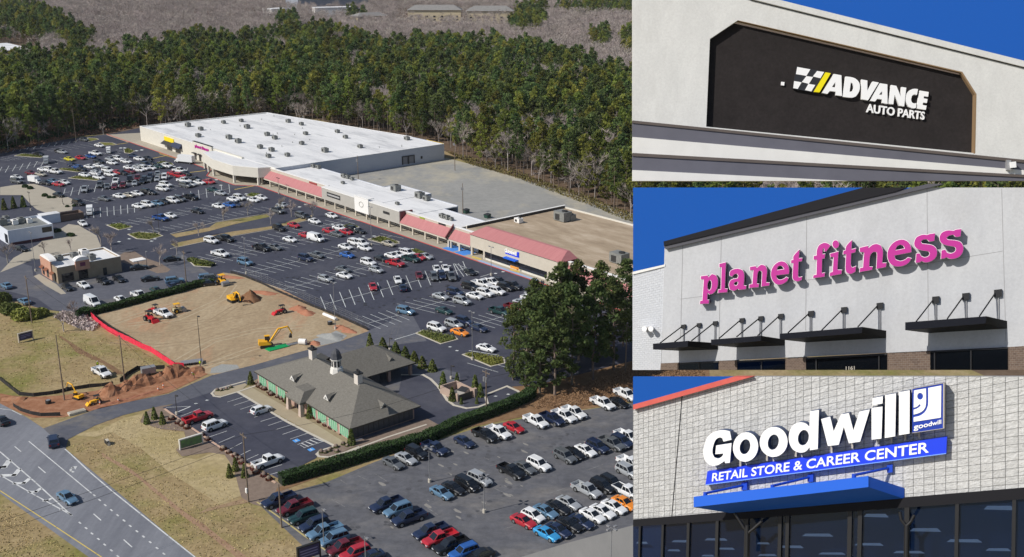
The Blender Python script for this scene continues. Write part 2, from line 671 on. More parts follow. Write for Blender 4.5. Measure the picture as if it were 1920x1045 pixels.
# stepped bands under the sign: slim ledge edges, soffit shade painted as grey flats
b = MB()
slab(fr, b, [(1186, 226), (1922, 300), (1922, 305.5), (1186, 231)], -0.3, 0.02)
slab(fr, b, [(1186, 287), (1922, 328), (1922, 333), (1186, 293)], -0.3, 0.02)
b.build('ledge', M_SOFF, sf)
b = MB()
slab(fr, b, [(1186, 231), (1922, 305.5), (1922, 319.5), (1186, 257)], -0.35, -0.02)
slab(fr, b, [(1186, 293), (1922, 333), (1922, 339.5), (1590, 339.5), (1186, 319)], -0.35, -0.02)
b.build('soffit_shade_band', M_SHADEB, sf)
b = MB()
slab(fr, b, [(1186, 257), (1922, 319.5), (1922, 328), (1186, 287)], -0.3, 0.0)
slab(fr, b, [(1186, 319), (1590, 339.5), (1186, 339.5)], -0.3, 0.0)
b.build('white_band', M_TRIMW, sf)
under(sf)
sg = thing('shop_sign', 'white and yellow chequered flag sign with raised ADVANCE AUTO PARTS letters on charcoal recess', 'shop sign', fr.P(1615, 230))
ca = C(1460, 100, 6.0)
b = MB()
slab(fr, b, ca([(206, 150), (520, 208), (392, 440), (160, 398)]), -0.2, -0.09)
b.build('flag_plate', M_DKSQ, sg)
b = MB()
for q in ([(210, 155), (357, 182), (312, 255), (195, 235)], [(432, 200), (512, 212), (470, 282), (385, 262)], [(312, 258), (388, 268), (340, 345), (262, 325)], [(175, 313), (258, 328), (215, 402), (165, 393)], [(335, 345), (412, 358), (368, 430), (296, 415)]):
    slab(fr, b, ca(q), -0.092, -0.075)
b.build('white_squares', M_WHITE, sg)
b = MB()
slab(fr, b, ca([(527, 215), (587, 225), (460, 440), (393, 435)]), -0.2, -0.075)
b.build('yellow_stripe', M_YEL, sg)
ADV = [
 [[(622, 233), (706, 248), (712, 482), (643, 472), (642, 432), (575, 425), (548, 458), (488, 446)], [(638, 325), (640, 385), (600, 380)]],
 [[(755, 262), (820, 270), (870, 290), (905, 330), (914, 375), (905, 430), (870, 485), (820, 500), (722, 490)], [(812, 328), (834, 342), (845, 385), (832, 425), (798, 435)]],
 [[(932, 295), (998, 307), (998, 425), (1060, 318), (1128, 330), (1005, 530), (932, 518)]],
 [[(1140, 338), (1223, 350), (1225, 570), (1165, 558), (1163, 520), (1110, 512), (1085, 543), (1030, 535)], [(1165, 425), (1168, 470), (1130, 465)]],
 [[(1268, 357), (1325, 368), (1375, 490), (1385, 380), (1436, 388), (1412, 598), (1358, 590), (1305, 468), (1290, 575), (1238, 568)]],
 [[(1568, 405), (1555, 470), (1525, 462), (1500, 480), (1490, 520), (1500, 555), (1525, 565), (1550, 560), (1545, 615), (1510, 620), (1460, 600), (1435, 550), (1432, 500), (1450, 445), (1490, 410), (1530, 400)]],
 [[(1590, 420), (1688, 437), (1682, 490), (1635, 483), (1632, 508), (1675, 515), (1668, 560), (1625, 555), (1620, 582), (1665, 590), (1655, 638), (1558, 622)]],
]
for k, lp in enumerate(ADV):
    lps = [ca(smooth_loop(l, 4, 40) if k in (1, 5) else l) for l in lp]
    sheet(fr, 'letter', lps, -0.2, -0.075, [M_WHITE], sg)
letters_from_text(fr, sg, 'AUTO PARTS', ca([(985, 664), (1640, 752), (1648, 660), (990, 566)]), -0.2, -0.12, M_WHITE, 0.022, 'small_lettering')
under(sg)
b = MB()
slab(fr, b, ca([(30, 322), (66, 325), (62, 365), (27, 360)]), -0.2, -0.14)
tag(b.build('junction_box', M_WHITE), 'small white square box on the charcoal recess left of the chequered sign', 'box')
lt = thing('wall_lamp', 'small white floodlight fixed on the grey band at the right end of the parapet', 'lamp', fr.P(1900, 312))
b = MB()
slab(fr, b, [(1888, 300), (1896, 301), (1896, 320), (1888, 319)], -0.02, 0.12)
b.build('mounting_box', M_GREYM, lt)
b = MB()
slab(fr, b, [(1895, 304), (1905, 303), (1906, 314), (1896, 315)], 0.02, 0.22)
b.build('lamp_head', M_WHITE, lt)
under(lt)

# ---------------------------------------------------------------- gym
fr = Front(1553, 523, 31, -155, 16)
c2 = C(1180, 335, 2.5946)
sky_board(fr, [(1187, 352), (1740, 352), (1740, 353), (1247, 480), (1247, 510), (1187, 515)], -0.6)
sf = thing('store_front', 'light grey panelled gym wall with brick base and black canopies, middle close-up front', 'shop front', fr.P(1553, 693))
b = MB()
slab(fr, b, [(1246, 466), (1739, 352), (1922, 352), (1922, 649), (1889, 651), (1240, 682)], -0.3, 0.0)
b.build('wall', M_STUC2, sf)
b = MB()
for p, q in (((1280, 459), (1276, 636)), ((1352.5, 443), (1347.5, 655)), ((1512.5, 405), (1510.5, 620)), ((1738, 353), (1741, 650)), ((1878, 354), (1886, 640)),):
    b = MB()
    bar(fr, b, p, q, 1.0, -0.01, 0.004)
    b.build('panel_seam', M_SEAM, sf)
for p, q in (((1276, 561), (1348, 552)), ((1508, 526), (1740, 494)), ((1745, 493), (1880, 471))):
    b = MB()
    bar(fr, b, p, q, 0.8, -0.01, 0.004)
    b.build('panel_seam', M_SEAM, sf)
b = MB()
slab(fr, b, [(1244, 461), (1740, 345), (1770, 345), (1736, 353.5), (1248, 467.5)], 0.0, 0.12)
b.v = b.v
b.build('coping_face', M_COPG, sf)
b = MB()
slab(fr, b, [(1244, 453), (1618, 352), (1700, 352), (1680, 359), (1245, 461)], -0.05, 0.16)
b.build('coping_cap', M_COPD, sf)
# brick base: four pieces between the openings
for bl, br_, tr, tl in (((1238, 694), (1273, 694), (1273, 680), (1239, 681.5)), ((1347.5, 694), (1382, 694), (1382, 676), (1347.5, 677.5)), ((1472.5, 694), (1511, 694), (1511, 670.5), (1472.5, 673)), ((1664, 694), (1744, 694), (1744, 659), (1664, 663)), ((1891, 694), (1922, 694), (1922, 649), (1891, 651))):
    hgt = (694 - tl[1]) / 30.0
    wid = (br_[0] - bl[0]) / 30.0
    k = 2.2 if bl[0] < 1660 else 1.5
    uv_wall(fr, 'brick_base', [bl, br_, tr, tl], wid * k, hgt * k, 0.03, M_BRKP, sf, [bl, br_, tr, tl], 4, 3, 0.3)
# door and window openings
for q in ([(1274, 681), (1347, 677), (1347, 694), (1274, 694)], [(1383, 677), (1472, 673), (1472, 694), (1383, 694)], [(1512, 671), (1663, 663), (1663, 694), (1512, 694)], [(1745, 658), (1890, 651), (1890, 694), (1745, 694)]):
    o = MB()
    slab(fr, o, q, -0.25, 0.012)
    win = o.build('window', M_GLASSD, sf)
    o = MB()
    for t in ((0.5,) if q[1][0] - q[0][0] < 100 else (0.12, 0.9) if q[0][0] < 1700 else (0.05, 0.52)):
        xx = lerp(q[0][0], q[1][0], t)
        bar(fr, o, (xx, lerp(q[0][1], q[1][1], t)), (xx, 694), 2.4, 0.0, 0.05)
    bar(fr, o, (q[0][0], q[0][1] + 1.5), (q[1][0], q[1][1] + 1.5), 3.0, 0.0, 0.05)
    o.build('window_frame', M_BLACK, win)
letters_from_text(fr, sf, '1161', c2([(1053, 932), (1096, 930), (1096, 912), (1053, 914)]), 0.012, 0.02, M_RETURN, 0.02, 'door_number')
under(sf)
b = MB()
quad = [(1186, 694), (1239, 694), (1247, 497), (1186, 515)]
wl = thing('side_wall', 'white painted block wall set back at the left of the grey panelled shop front', 'wall', fr.P(1210, 694))
uv_wall(fr, 'block_wall', quad, 3.2, 9.0, -0.02, M_CMUW, wl, [(1186, 515), (1246, 497.5), (1239, 694), (1186, 694)], 6, 12)
b = MB()
slab(fr, b, [(1186, 510), (1247, 496), (1247, 500), (1186, 515)], -0.2, 0.02)
b.build('coping', M_TRIMW, wl)
under(wl)
fl = thing('flood_light', 'pair of small white security floodlights on the white block wall', 'lamp', fr.P(1215, 618))
for x in (1209, 1221):
    b = MB()
    b.cyl(fr.P(x + 2, 616, 0), fr.P(x - 1, 617, 0.25), 0.05, 0.08, 8)
    b.build('lamp_head', M_WHITE, fl)
b = MB()
bar(fr, b, (1207, 616), (1224, 615), 3, -0.02, 0.05)
b.build('mounting_plate', M_RETURN, fl)
under(fl)
# letters
PFA = C(1290, 420, 5.807)
PFB = C(1550, 420, 5.807)
E5 = ell
PF = [
 (PFA, [[(138, 570), (212, 560), (222, 580), (260, 545), (305, 560), (325, 620), (315, 700), (275, 755), (235, 768), (212, 752), (208, 828), (228, 828), (225, 868), (128, 872), (132, 838), (155, 835), (172, 605), (140, 605)], [(240, 605), (257, 640), (252, 700), (230, 728), (212, 700), (215, 640)]]),
 (PFA, [[(340, 435), (412, 418), (400, 705), (430, 708), (425, 745), (325, 752), (330, 715), (358, 712), (365, 470), (340, 472)]]),
 (PFA, [[(452, 540), (470, 505), (540, 487), (595, 505), (612, 560), (605, 670), (634, 675), (630, 710), (562, 717), (545, 705), (500, 728), (455, 715), (445, 660), (470, 610), (540, 592), (548, 562), (530, 542), (505, 548), (480, 575), (455, 565)], [(545, 628), (540, 660), (518, 674), (497, 658), (510, 634)]]),
 (PFA, [[(672, 470), (735, 458), (750, 478), (795, 445), (840, 455), (860, 510), (848, 638), (888, 640), (884, 672), (798, 682), (806, 540), (798, 515), (780, 508), (758, 535), (748, 650), (772, 655), (768, 690), (665, 697), (668, 660), (700, 655), (712, 500), (675, 508)]]),
 (PFA, [[(1098, 545), (960, 560), (970, 595), (1000, 610), (1040, 600), (1070, 577), (1094, 590), (1070, 630), (1010, 660), (950, 650), (912, 600), (903, 530), (930, 460), (985, 415), (1040, 410), (1085, 445), (1100, 500)], [(965, 505), (1047, 493), (1030, 465), (1000, 455), (975, 470)]]),
 (PFA, [[(1148, 350), (1205, 285), (1212, 285), (1206, 375), (1243, 372), (1240, 407), (1204, 412), (1198, 560), (1215, 582), (1240, 575), (1236, 610), (1195, 627), (1155, 617), (1138, 580), (1146, 427), (1120, 428), (1122, 395), (1147, 390)]]),
 (PFA, [[(1360, 592), (1365, 560), (1398, 552), (1402, 388), (1366, 390), (1368, 350), (1400, 343), (1402, 290), (1425, 235), (1475, 207), (1520, 212), (1552, 235), (1505, 300), (1482, 300), (1484, 268), (1472, 268), (1464, 290), (1462, 330), (1492, 326), (1488, 375), (1460, 380), (1456, 537), (1490, 532), (1486, 575)]]),
 (PFB, [[(35, 325), (128, 300), (116, 500), (165, 502), (160, 545), (30, 570), (35, 530), (65, 522), (75, 360), (40, 362)]]),
 (PFB, [ell(98, 222, 36, 44, 20)]),
 (PFB, [[(207, 265), (217, 235), (268, 180), (275, 180), (268, 278), (318, 266), (312, 310), (268, 320), (263, 450), (285, 475), (318, 460), (312, 520), (260, 545), (215, 530), (204, 480), (211, 330), (178, 332), (182, 292), (205, 287)]]),
 (PFB, [[(358, 260), (448, 238), (455, 262), (500, 228), (545, 218), (590, 235), (612, 300), (604, 425), (650, 425), (645, 470), (540, 490), (548, 330), (532, 305), (505, 308), (472, 350), (463, 465), (500, 468), (495, 500), (358, 525), (362, 480), (395, 475), (407, 310), (360, 305)]]),
 (PFB, [[(922, 308), (735, 345), (750, 388), (800, 405), (850, 392), (885, 365), (922, 375), (890, 425), (820, 460), (740, 460), (682, 420), (660, 340), (680, 260), (740, 195), (820, 170), (885, 195), (918, 250)], [(745, 290), (850, 270), (835, 240), (800, 226), (765, 245)]]),
 (PFB, [[(1180, 102), (1172, 185), (1120, 192), (1090, 168), (1050, 172), (1025, 192), (1040, 216), (1100, 222), (1160, 237), (1198, 280), (1195, 350), (1150, 400), (1080, 420), (1030, 404), (1015, 418), (968, 424), (975, 325), (1012, 320), (1032, 352), (1072, 365), (1112, 347), (1122, 318), (1100, 298), (1030, 288), (972, 262), (952, 215), (975, 150), (1040, 118), (1095, 120), (1120, 110)]]),
 (PFB, [[(1465, 55), (1458, 135), (1408, 142), (1380, 118), (1335, 127), (1305, 150), (1322, 172), (1400, 180), (1460, 200), (1488, 255), (1475, 320), (1430, 365), (1355, 383), (1305, 364), (1285, 375), (1243, 381), (1250, 288), (1290, 280), (1312, 312), (1352, 322), (1396, 302), (1408, 268), (1385, 248), (1310, 235), (1248, 208), (1228, 150), (1255, 95), (1320, 70), (1380, 74), (1408, 62)]]),
]
sg = thing('shop_sign', 'raised magenta slab serif letters reading planet fitness on the grey wall', 'shop sign', fr.P(1560, 575))
for f, lp in PF:
    lps = [f(smooth_loop(l, 4, 50)) for l in lp]
    vs, fs = curve_mesh(lps)
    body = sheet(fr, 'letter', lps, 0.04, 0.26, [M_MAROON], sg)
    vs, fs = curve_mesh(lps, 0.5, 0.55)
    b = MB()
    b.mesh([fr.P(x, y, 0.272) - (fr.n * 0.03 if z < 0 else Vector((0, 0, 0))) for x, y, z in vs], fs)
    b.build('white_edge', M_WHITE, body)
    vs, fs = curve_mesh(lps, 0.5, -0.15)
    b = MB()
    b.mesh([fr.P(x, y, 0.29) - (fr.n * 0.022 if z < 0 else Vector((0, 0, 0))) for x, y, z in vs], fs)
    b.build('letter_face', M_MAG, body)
under(sg)
# canopies
def canopy(front, wall_r, wall_l, ties, label, fd):
    """front: fascia (tl, tr, br, bl); wall ends of the top at right and left; ties: (wall plate centre, canopy end, plate size)"""
    t = thing('canopy', label, 'canopy', fr.P(*front[2]))
    b = MB()
    F = fr.poly(front, fd)
    Wr = fr.poly(wall_r, 0.0)
    Wl = fr.poly(wall_l, 0.0)
    b.face([F[0], F[1], Wr[0], Wl[0]], 0)
    b.face([F[3], F[2], Wr[1], Wl[1]][::-1], 0)
    b.face([F[1], F[2], Wr[1], Wr[0]], 0)
    b.face([F[0], F[3], Wl[1], Wl[0]], 0)
    b.face([Wl[0], Wl[1], Wr[1], Wr[0]], 0)
    b.build('canopy_roof', M_CANB, t)
    b = MB()
    slab(fr, b, front, fd - 0.05, fd + 0.015)
    b.build('fascia', M_CANF, t)
    for (px, py), (qx, qy), s in ties:
        p = MB()
        slab(fr, p, [(px - s * .45, py - s * .4), (px + s * .5, py - s * .5), (px + s * .5, py + s * .4), (px - s * .45, py + s * .5)], 0.0, 0.08)
        p.build('wall_plate', M_BLACK, t)
        p = MB()
        p.cyl(fr.P(px - s * .3, py, 0.06), fr.P(qx, qy, fd * 0.9), 0.018, None, 6)
        p.build('tie_rod', M_BLACK, t)
        p = MB()
        p.cyl(fr.P(px + s * .1, py + s * .4, 0.03), fr.P(px + s * .1, max(front[0][1], front[1][1]) + 4, 0.03), 0.014, None, 6)
        p.build('painted_rod_shadow', M_GREYM, t)  # grey rod on the wall draws the tie rod's cast shadow
    return under(t)
cc = lambda *p: c2(list(p))
canopy(cc((115, 804), (285, 790), (285, 818), (115, 832)), cc((432, 801), (432, 832)), cc((240, 812), (240, 838)),
       [(cc((262, 720))[0], cc((150, 800))[0], 8), (cc((337, 713))[0], cc((220, 795))[0], 8), (cc((416, 704))[0], cc((303, 789))[0], 8.5)], 'small black flat canopy hung on three rods, leftmost over the gym doors', 0.95)
canopy(cc((397, 784), (640, 765), (640, 790), (397, 811)), cc((757, 783), (757, 812)), cc((523, 795), (523, 822)),
       [(cc((546, 690))[0], cc((436, 778))[0], 9), (cc((638, 681))[0], cc((522, 770))[0], 9.5), (cc((735, 670))[0], cc((625, 764))[0], 10)], 'black flat canopy on three rods, second from the left on the grey wall', 0.95)
canopy(cc((733, 755), (1135, 722), (1130, 752), (733, 783)), cc((1250, 740), (1250, 776)), cc((858, 768), (858, 797)),
       [(cc((882, 657))[0], cc((772, 750))[0], 11), (cc((1043, 639))[0], cc((936, 738))[0], 11.5), (cc((1217, 619))[0], cc((1112, 721))[0], 12.5)], 'long black flat canopy on three rods above the numbered gym door', 0.95)
canopy(cc((1342, 700), (1738, 670), (1733, 705), (1342, 738)), cc((1838, 693), (1838, 730)), cc((1458, 712), (1458, 752)),
       [(cc((1489, 590))[0], cc((1396, 695))[0], 14), (cc((1636, 574))[0], cc((1547, 682))[0], 14.5), (cc((1792, 558))[0], cc((1703, 670))[0], 15.5)], 'large black flat canopy with a navy fascia, rightmost on the grey wall', 0.95)
# ---------------------------------------------------------------- charity shop
fr = Front(1553, 876, 26, -152, 16)
c3 = C(1180, 690, 2.5946)
sky_board(fr, [(1187, 706.5), (1425, 706.5), (1187, 775)], -0.6)
sf = thing('store_front', 'grey split face block wall with red trim over dark glass, lowest close-up front', 'shop front', fr.P(1553, 1045))
clip = [(1187, 765), (1408, 706.5), (1922, 706.5), (1922, 921), (1187, 981)]
quad = [(1110, 989), (1922, 921), (1922, 567), (1110, 787)]
uv_wall(fr, 'block_wall', quad, 23.0, 9.4, 0.0, M_CMU, sf, clip, 60, 24, 0.3)
b = MB()
slab(fr, b, [(1187, 759), (1375, 706.5), (1411, 706.5), (1187, 768.5)], -0.2, 0.14)
b.build('roof_trim', M_REDT, sf)
b = MB()
for p, q in (((1279, 743), (1259, 975)),):
    bar(fr, b, p, q, 1.6, -0.01, 0.006)
b.build('movement_joint', M_BLACK, sf)
b = MB()
slab(fr, b, [(1187, 975), (1922, 915), (1922, 936), (1187, 988)], -0.3, 0.06)
b.build('window_head', M_COPD, sf)
b = MB()
slab(fr, b, [(1187, 988), (1922, 936), (1922, 1052), (1187, 1052)], -1.2, -1.1)
b.build('shop_interior', mat('shop_interior', srgb(46, 70, 108), 0.9), sf)
mg, tg, bg = new_mat('tinted_glass')
bg.inputs['Base Color'].default_value = (*srgb(20, 34, 58), 1)
bg.inputs['Roughness'].default_value = 0.05
tr_ = tg.nodes.new('ShaderNodeBsdfTransparent')
tr_.inputs[0].default_value = (0.55, 0.65, 0.78, 1)
ms_ = tg.nodes.new('ShaderNodeMixShader')
ms_.inputs[0].default_value = 0.45
tg.links.new(tr_.outputs[0], ms_.inputs[1])
tg.links.new(bg.outputs[0], ms_.inputs[2])
tg.links.new(ms_.outputs[0], tg.nodes['Material Output'].inputs[0])
mull = [1187, 1200, 1244, 1292, 1346, 1401, 1463, 1477, 1595, 1614, 1702, 1796, 1904, 1922]
yt = lambda x: lerp(988, 936, (x - 1187) / 735)
for a, c in zip(mull[:-1], mull[1:]):
    b = MB()
    slab(fr, b, [(a, yt(a)), (c, yt(c)), (c, 1052), (a, 1052)], -0.06, -0.03)
    b.build('window_pane', mg, sf)
for x, t in ((1201, 3.5), (1244, 4), (1292, 5), (1346, 5.5), (1401, 6.5), (1464, 6.5), (1478, 6.5), (1595, 8), (1614, 8), (1702, 9), (1796, 7), (1903, 7)):
    b = MB()
    bar(fr, b, (x - 1.5, yt(x) - 1), (x - 3.5, 1052), t, -0.1, 0.05)
    b.build('mullion', M_BLACK, sf)
b = MB()
for x, y, wd, h in ((250, 845, 90, 10), (215, 889, 60, 8), (420, 836, 110, 10), (470, 881, 80, 8), (60, 852, 55, 8), (650, 855, 60, 8), (790, 872, 110, 11), (915, 815, 150, 13), (1165, 860, 140, 11), (985, 905, 130, 9), (1440, 790, 150, 16), (1630, 843, 170, 14), (1360, 898, 150, 10), (1800, 683, 150, 20), (1795, 886, 120, 12), (670, 912, 90, 8), (1200, 720, 120, 16), (380, 915, 60, 7)):
    x0, y0 = 1180 + x / 2.5946, 690 + y / 2.5946
    wd, h = wd / 2.5946 / 2, h / 2.5946 / 2
    b = MB()
    slab(fr, b, [(x0 - wd, y0 + h * .6), (x0 + wd, y0 + h), (x0 + wd * .75, y0 - h), (x0 - wd * .8, y0 - h)], -0.95, -0.9)
    b.build('ceiling_light', mat('ceiling_light', (0.2, 0.2, 0.2), 0.8, emit=((0.52, 0.58, 0.68), 1.0)), sf)
for sx, pts in ((1402, [(1377, 962), (1392, 985), (1401, 1000)]), (1402, [(1428, 978), (1412, 992), (1402, 1000)]), (1700, [(1687, 960), (1690, 975), (1698, 985)]), (1700, [(1714, 966), (1708, 978), (1700, 986)])):
    b = MB()
    b.tube([fr.P(x, y, 0.5) for x, y in pts], 0.035, 6)
    b.build('post_brace', M_BLACK, sf)
for x in (1401, 1700):
    b = MB()
    b.cyl(fr.P(x, 985, 0.5), fr.P(x - 1, 1052, 0.5), 0.05, None, 8)
    b.build('canopy_post', M_BLACK, sf)
under(sf)
# awning
t = thing('awning', 'bright blue box awning hung on three brackets over the shop doors', 'awning', fr.P(1480, 960))
b = MB()
front = c3([(313, 628), (1163, 527), (1163, 580), (313, 678)])
F = fr.poly(front, 1.0)
Wr = fr.poly(c3([(1338, 585), (1338, 637)]), 0.02)
Wl = fr.poly(c3([(500, 655), (500, 708)]), 0.02)
b.face([F[0], F[1], Wr[0], Wl[0]])
b.face([Wl[1], Wr[1], F[2], F[3]])
b.face([F[1], F[2], Wr[1], Wr[0]])
b.face([F[0], Wl[0], Wl[1], F[3]])
b.build('awning_box', M_GBLUE, t)
b = MB()
slab(fr, b, front, 0.96, 1.012)
b.build('fascia', M_GBLUE, t)
for (ax, ay), (bx, by) in (((558, 575), (370, 610)), ((880, 535), (697, 574)), ((1266, 490), (1093, 522))):
    (p,), (q,) = c3([(ax, ay)]), c3([(bx, by)])
    b = MB()
    slab(fr, b, [(p[0] - 5, p[1] - 6), (p[0] + 5.5, p[1] - 7.5), (p[0] + 5.5, p[1] + 7), (p[0] - 5, p[1] + 8)], 0.0, 0.10)
    b.build('bracket_plate', M_PIPE, t)
    b = MB()
    b.cyl(fr.P(p[0] - 2, p[1] - 1, 0.08), fr.P(q[0], q[1], 0.92), 0.03, None, 8)
    b.cyl(fr.P(q[0], q[1] - 2, 0.92), fr.P(q[0], q[1] + 5, 0.92), 0.05, None, 8)
    b.build('tie_rod', M_PIPE, t)
under(t)
# sign
sg = thing('shop_sign', 'large white Goodwill letters with blue smiling g logo over blue RETAIL STORE panel', 'shop sign', fr.P(1550, 910))
pn = [(1326.3, 884.3), (1775.4, 819.5), (1774, 851), (1322.7, 910)]
b = MB()
slab(fr, b, pn, 0.03, 0.20)
panel = b.build('blue_panel', M_SBLUE, sg)
b = MB()
bar(fr, b, (1322.5, 909.5), (1774, 850.6), 1.6, 0.19, 0.215)
b.build('panel_edge', mat('panel_edge', srgb(120, 160, 240), 0.5), panel)
letters_from_text(fr, panel, 'RETAIL STORE & CAREER CENTER', [(1334.5, 903.5), (1741.5, 849), (1742, 828.5), (1336, 887.5)], 0.19, 0.212, M_WHITE, 0.018)
g7, g8 = C(1300, 710, 4.75), C(1540, 710, 4.75)
GW = [
 (g7, [smooth_loop([(325, 472), (340, 545), (268, 562), (258, 532), (235, 525), (200, 545), (177, 600), (170, 660), (188, 703), (225, 712), (258, 690), (268, 668), (195, 674), (203, 597), (340, 575), (325, 750), (285, 755), (277, 735), (220, 770), (165, 775), (115, 745), (90, 680), (95, 600), (125, 525), (175, 480), (240, 460), (290, 462)], 4, 50)]),
 (g7, [ell(465, 610, 112, 132, 32, 10), ell(460, 608, 46, 68, 24, 14)]),
 (g7, [ell(715, 565, 124, 134, 32, 10), ell(712, 567, 48, 70, 24, 14)]),
 (g7, [smooth_loop([(1040, 292), (1118, 280), (1108, 628), (1038, 640), (1035, 612), (1000, 650), (945, 660), (885, 630), (852, 560), (855, 480), (890, 415), (945, 390), (1000, 400), (1033, 430)], 4, 50), ell(980, 527, 48, 70, 24, 12)]),
 (g8, [[(-2, 362), (78, 340), (110, 470), (175, 320), (245, 308), (285, 462), (340, 295), (432, 275), (345, 562), (245, 578), (200, 430), (155, 590), (58, 602)]]),
 (g8, [[(447, 262), (545, 250), (535, 535), (447, 545)]]),
 (g8, [[(455, 175), (548, 158), (545, 222), (455, 240)]]),
 (g8, [[(570, 148), (665, 132), (658, 515), (565, 530)]]),
 (g8, [[(692, 122), (787, 105), (785, 490), (690, 505)]]),
]
for f, lp in GW:
    lps = [f(l) for l in lp]
    o = sheet(fr, 'letter', lps, 0.10, 0.42, [M_SLATE], sg)
    sheet(fr, 'letter_face', lps, 0.415, 0.432, [M_WHITE], o)
b = MB()
sq = g8([(810, 90), (1085, 40), (1083, 445), (810, 485)])
slab(fr, b, sq, 0.08, 0.36)
lg = b.build('logo_panel', M_LBLUE, sg)
b = MB()
bar(fr, b, (sq[1][0] + 1.2, sq[1][1]), (sq[2][0] + 1.2, sq[2][1]), 2.4, 0.1, 0.372)
bar(fr, b, sq[0], sq[1], 0.9, 0.3, 0.372)
bar(fr, b, sq[3], sq[2], 0.9, 0.3, 0.372)
b.build('logo_frame', M_RETURN, lg)
wht = [
 [(825, 106), (932, 88), (932, 225), (915, 275), (880, 303), (822, 322), (822, 278), (850, 268), (876, 250), (886, 236), (872, 228), (858, 246), (838, 256), (822, 260)],
 [(952, 84), (1068, 62), (1065, 348), (822, 386), (822, 345), (880, 330), (925, 295), (948, 245), (952, 205)],
]
for k, q in enumerate(wht):
    sheet(fr, 'logo_white', [g8(smooth_loop(q, 3, 40))] + ([g8(ell(880, 158, 26, 30, 20))] if k == 0 else []), 0.362, 0.374, [M_WHITE], lg)
letters_from_text(fr, lg, 'goodwill', g8([(822, 472), (1068, 415), (1068, 366), (822, 408)]), 0.362, 0.374, M_WHITE, 0.02, 'small_lettering')
b = MB()
for f, x, y in ((g7, 418, 740), (g7, 655, 690), (g7, 912, 655), (g8, 90, 610), (g8, 275, 580), (g8, 508, 545), (g8, 625, 530), (g8, 748, 508), (g8, 872, 488)):
    (p,) = f([(x, y)])
    b = MB()
    bar(fr, b, (p[0], p[1] - 3), (p[0], p[1] + 9), 3.5, 0.02, 0.16)
    b.build('mounting_post', M_RETURN, sg)
under(sg)
# ================================================================== ground, roads, markings
def flat(name, pts, z, m, kind='structure', world=False):
    P_ = pts if world else GP(pts)
    V_ = [Vector((p[0], p[1], 0)) for p in P_]
    b = MB()
    b.mesh([(v.x, v.y, z) for v in V_], [f if _up(V_, f) else f[::-1] for f in tessellate_polygon([V_])])
    return tag(b.build(name, m), kind=kind)

def _up(vs, f):
    s = 0
    for i in range(len(f)):
        a, c = vs[f[i - 1]], vs[f[i]]
        s += a[0] * c[1] - c[0] * a[1]
    return s > 0

def kc(ox, oy, s):
    f = C(ox, oy, s)
    return lambda *p: f(list(p))
k1 = kc(0, 0, 3.1667)
k2 = kc(590, 0, 3.1667)
k3 = kc(0, 240, 4.75)
k4 = kc(390, 240, 4.75)
k5 = kc(780, 240, 4.624)
k6 = kc(0, 430, 4.75)
k7 = kc(390, 430, 4.75)
k8 = kc(780, 430, 4.624)
k9 = kc(0, 630, 4.75)
k10 = kc(390, 630, 4.75)
k11 = kc(780, 630, 4.624)
k12 = kc(0, 825, 4.75)
k13 = kc(390, 825, 4.75)
k14 = kc(780, 825, 4.683)

M_GRASS = nmat('dormant_grass', [(0.28, (0.220, 0.158, 0.078)), (0.5, (0.315, 0.238, 0.128)), (0.74, (0.425, 0.338, 0.200))], 0.11, 12, 0.95, 0.35, 1.6, 0.045, (0.190, 0.185, 0.055), (0.46, 0.66), spec=0.1, grain=0.82, fine=(.9, .24))
M_SAND = nmat('pale_dormant_lawn', [(0.25, (0.34, 0.27, 0.15)), (0.78, (0.475, 0.385, 0.225))], 0.2, 12, 0.95, 0.25, 2.0, 0.06, (0.33, 0.265, 0.125), (0.46, 0.66), spec=0.1, grain=0.8, fine=(.8, .18))
M_LEAFL = nmat('leaf_litter', [(0.3, (0.085, 0.058, 0.04)), (0.7, (0.19, 0.135, 0.095))], 0.25, 8, 0.95, 0.3, 1.0, spec=0.1)
M_ASPH = nmat('fresh_asphalt', [(0.25, (0.040, 0.043, 0.064)), (0.75, (0.062, 0.065, 0.090))], 0.12, 12, 0.85, 0.12, 6.0, 0.03, (0.075, 0.077, 0.098), (0.50, 0.70), spec=0.3, grain=0.8, fine=(.6, .13))
M_ASPHW = nmat('worn_asphalt', [(0.25, (0.072, 0.075, 0.088)), (0.5, (0.110, 0.112, 0.126)), (0.78, (0.165, 0.163, 0.167))], 0.13, 12, 0.85, 0.12, 5.0, 0.05, (0.21, 0.195, 0.18), (0.50, 0.74), spec=0.3, dist=0.8, grain=0.8, fine=(.5, .2), stretch=(0.6, 1.2, 1))
M_ASPHD = nmat('dusty_asphalt', [(0.25, (0.078, 0.083, 0.106)), (0.75, (0.125, 0.128, 0.150))], 0.12, 12, 0.85, 0.12, 5.0, 0.06, (0.18, 0.165, 0.145), (0.54, 0.74), spec=0.3, grain=0.8, fine=(.6, .15))
M_HWY = nmat('highway_asphalt', [(0.25, (0.165, 0.173, 0.200)), (0.75, (0.235, 0.243, 0.270))], 0.7, 11, 0.85, 0.1, 6.0, 0.09, (0.145, 0.152, 0.178), (0.48, 0.66), grain=0.78, stretch=(1.0, 0.10, 1.0), rot=R(49.5), spec=0.3, fine=(.9, .08))
M_BACK = nmat('old_grey_paving', [(0.25, (0.235, 0.238, 0.232)), (0.75, (0.340, 0.335, 0.318))], 0.05, 12, 0.9, 0.1, 4.0, 0.022, (0.40, 0.37, 0.30), (0.47, 0.58), spec=0.2, grain=0.8, stretch=(1, .6, 1), fine=(.4, .1))
M_CONC = nmat('tan_concrete', [(0.25, (0.35, 0.315, 0.255)), (0.75, (0.43, 0.39, 0.32))], 0.25, 8, 0.9, 0.1, 4.0, spec=0.2)
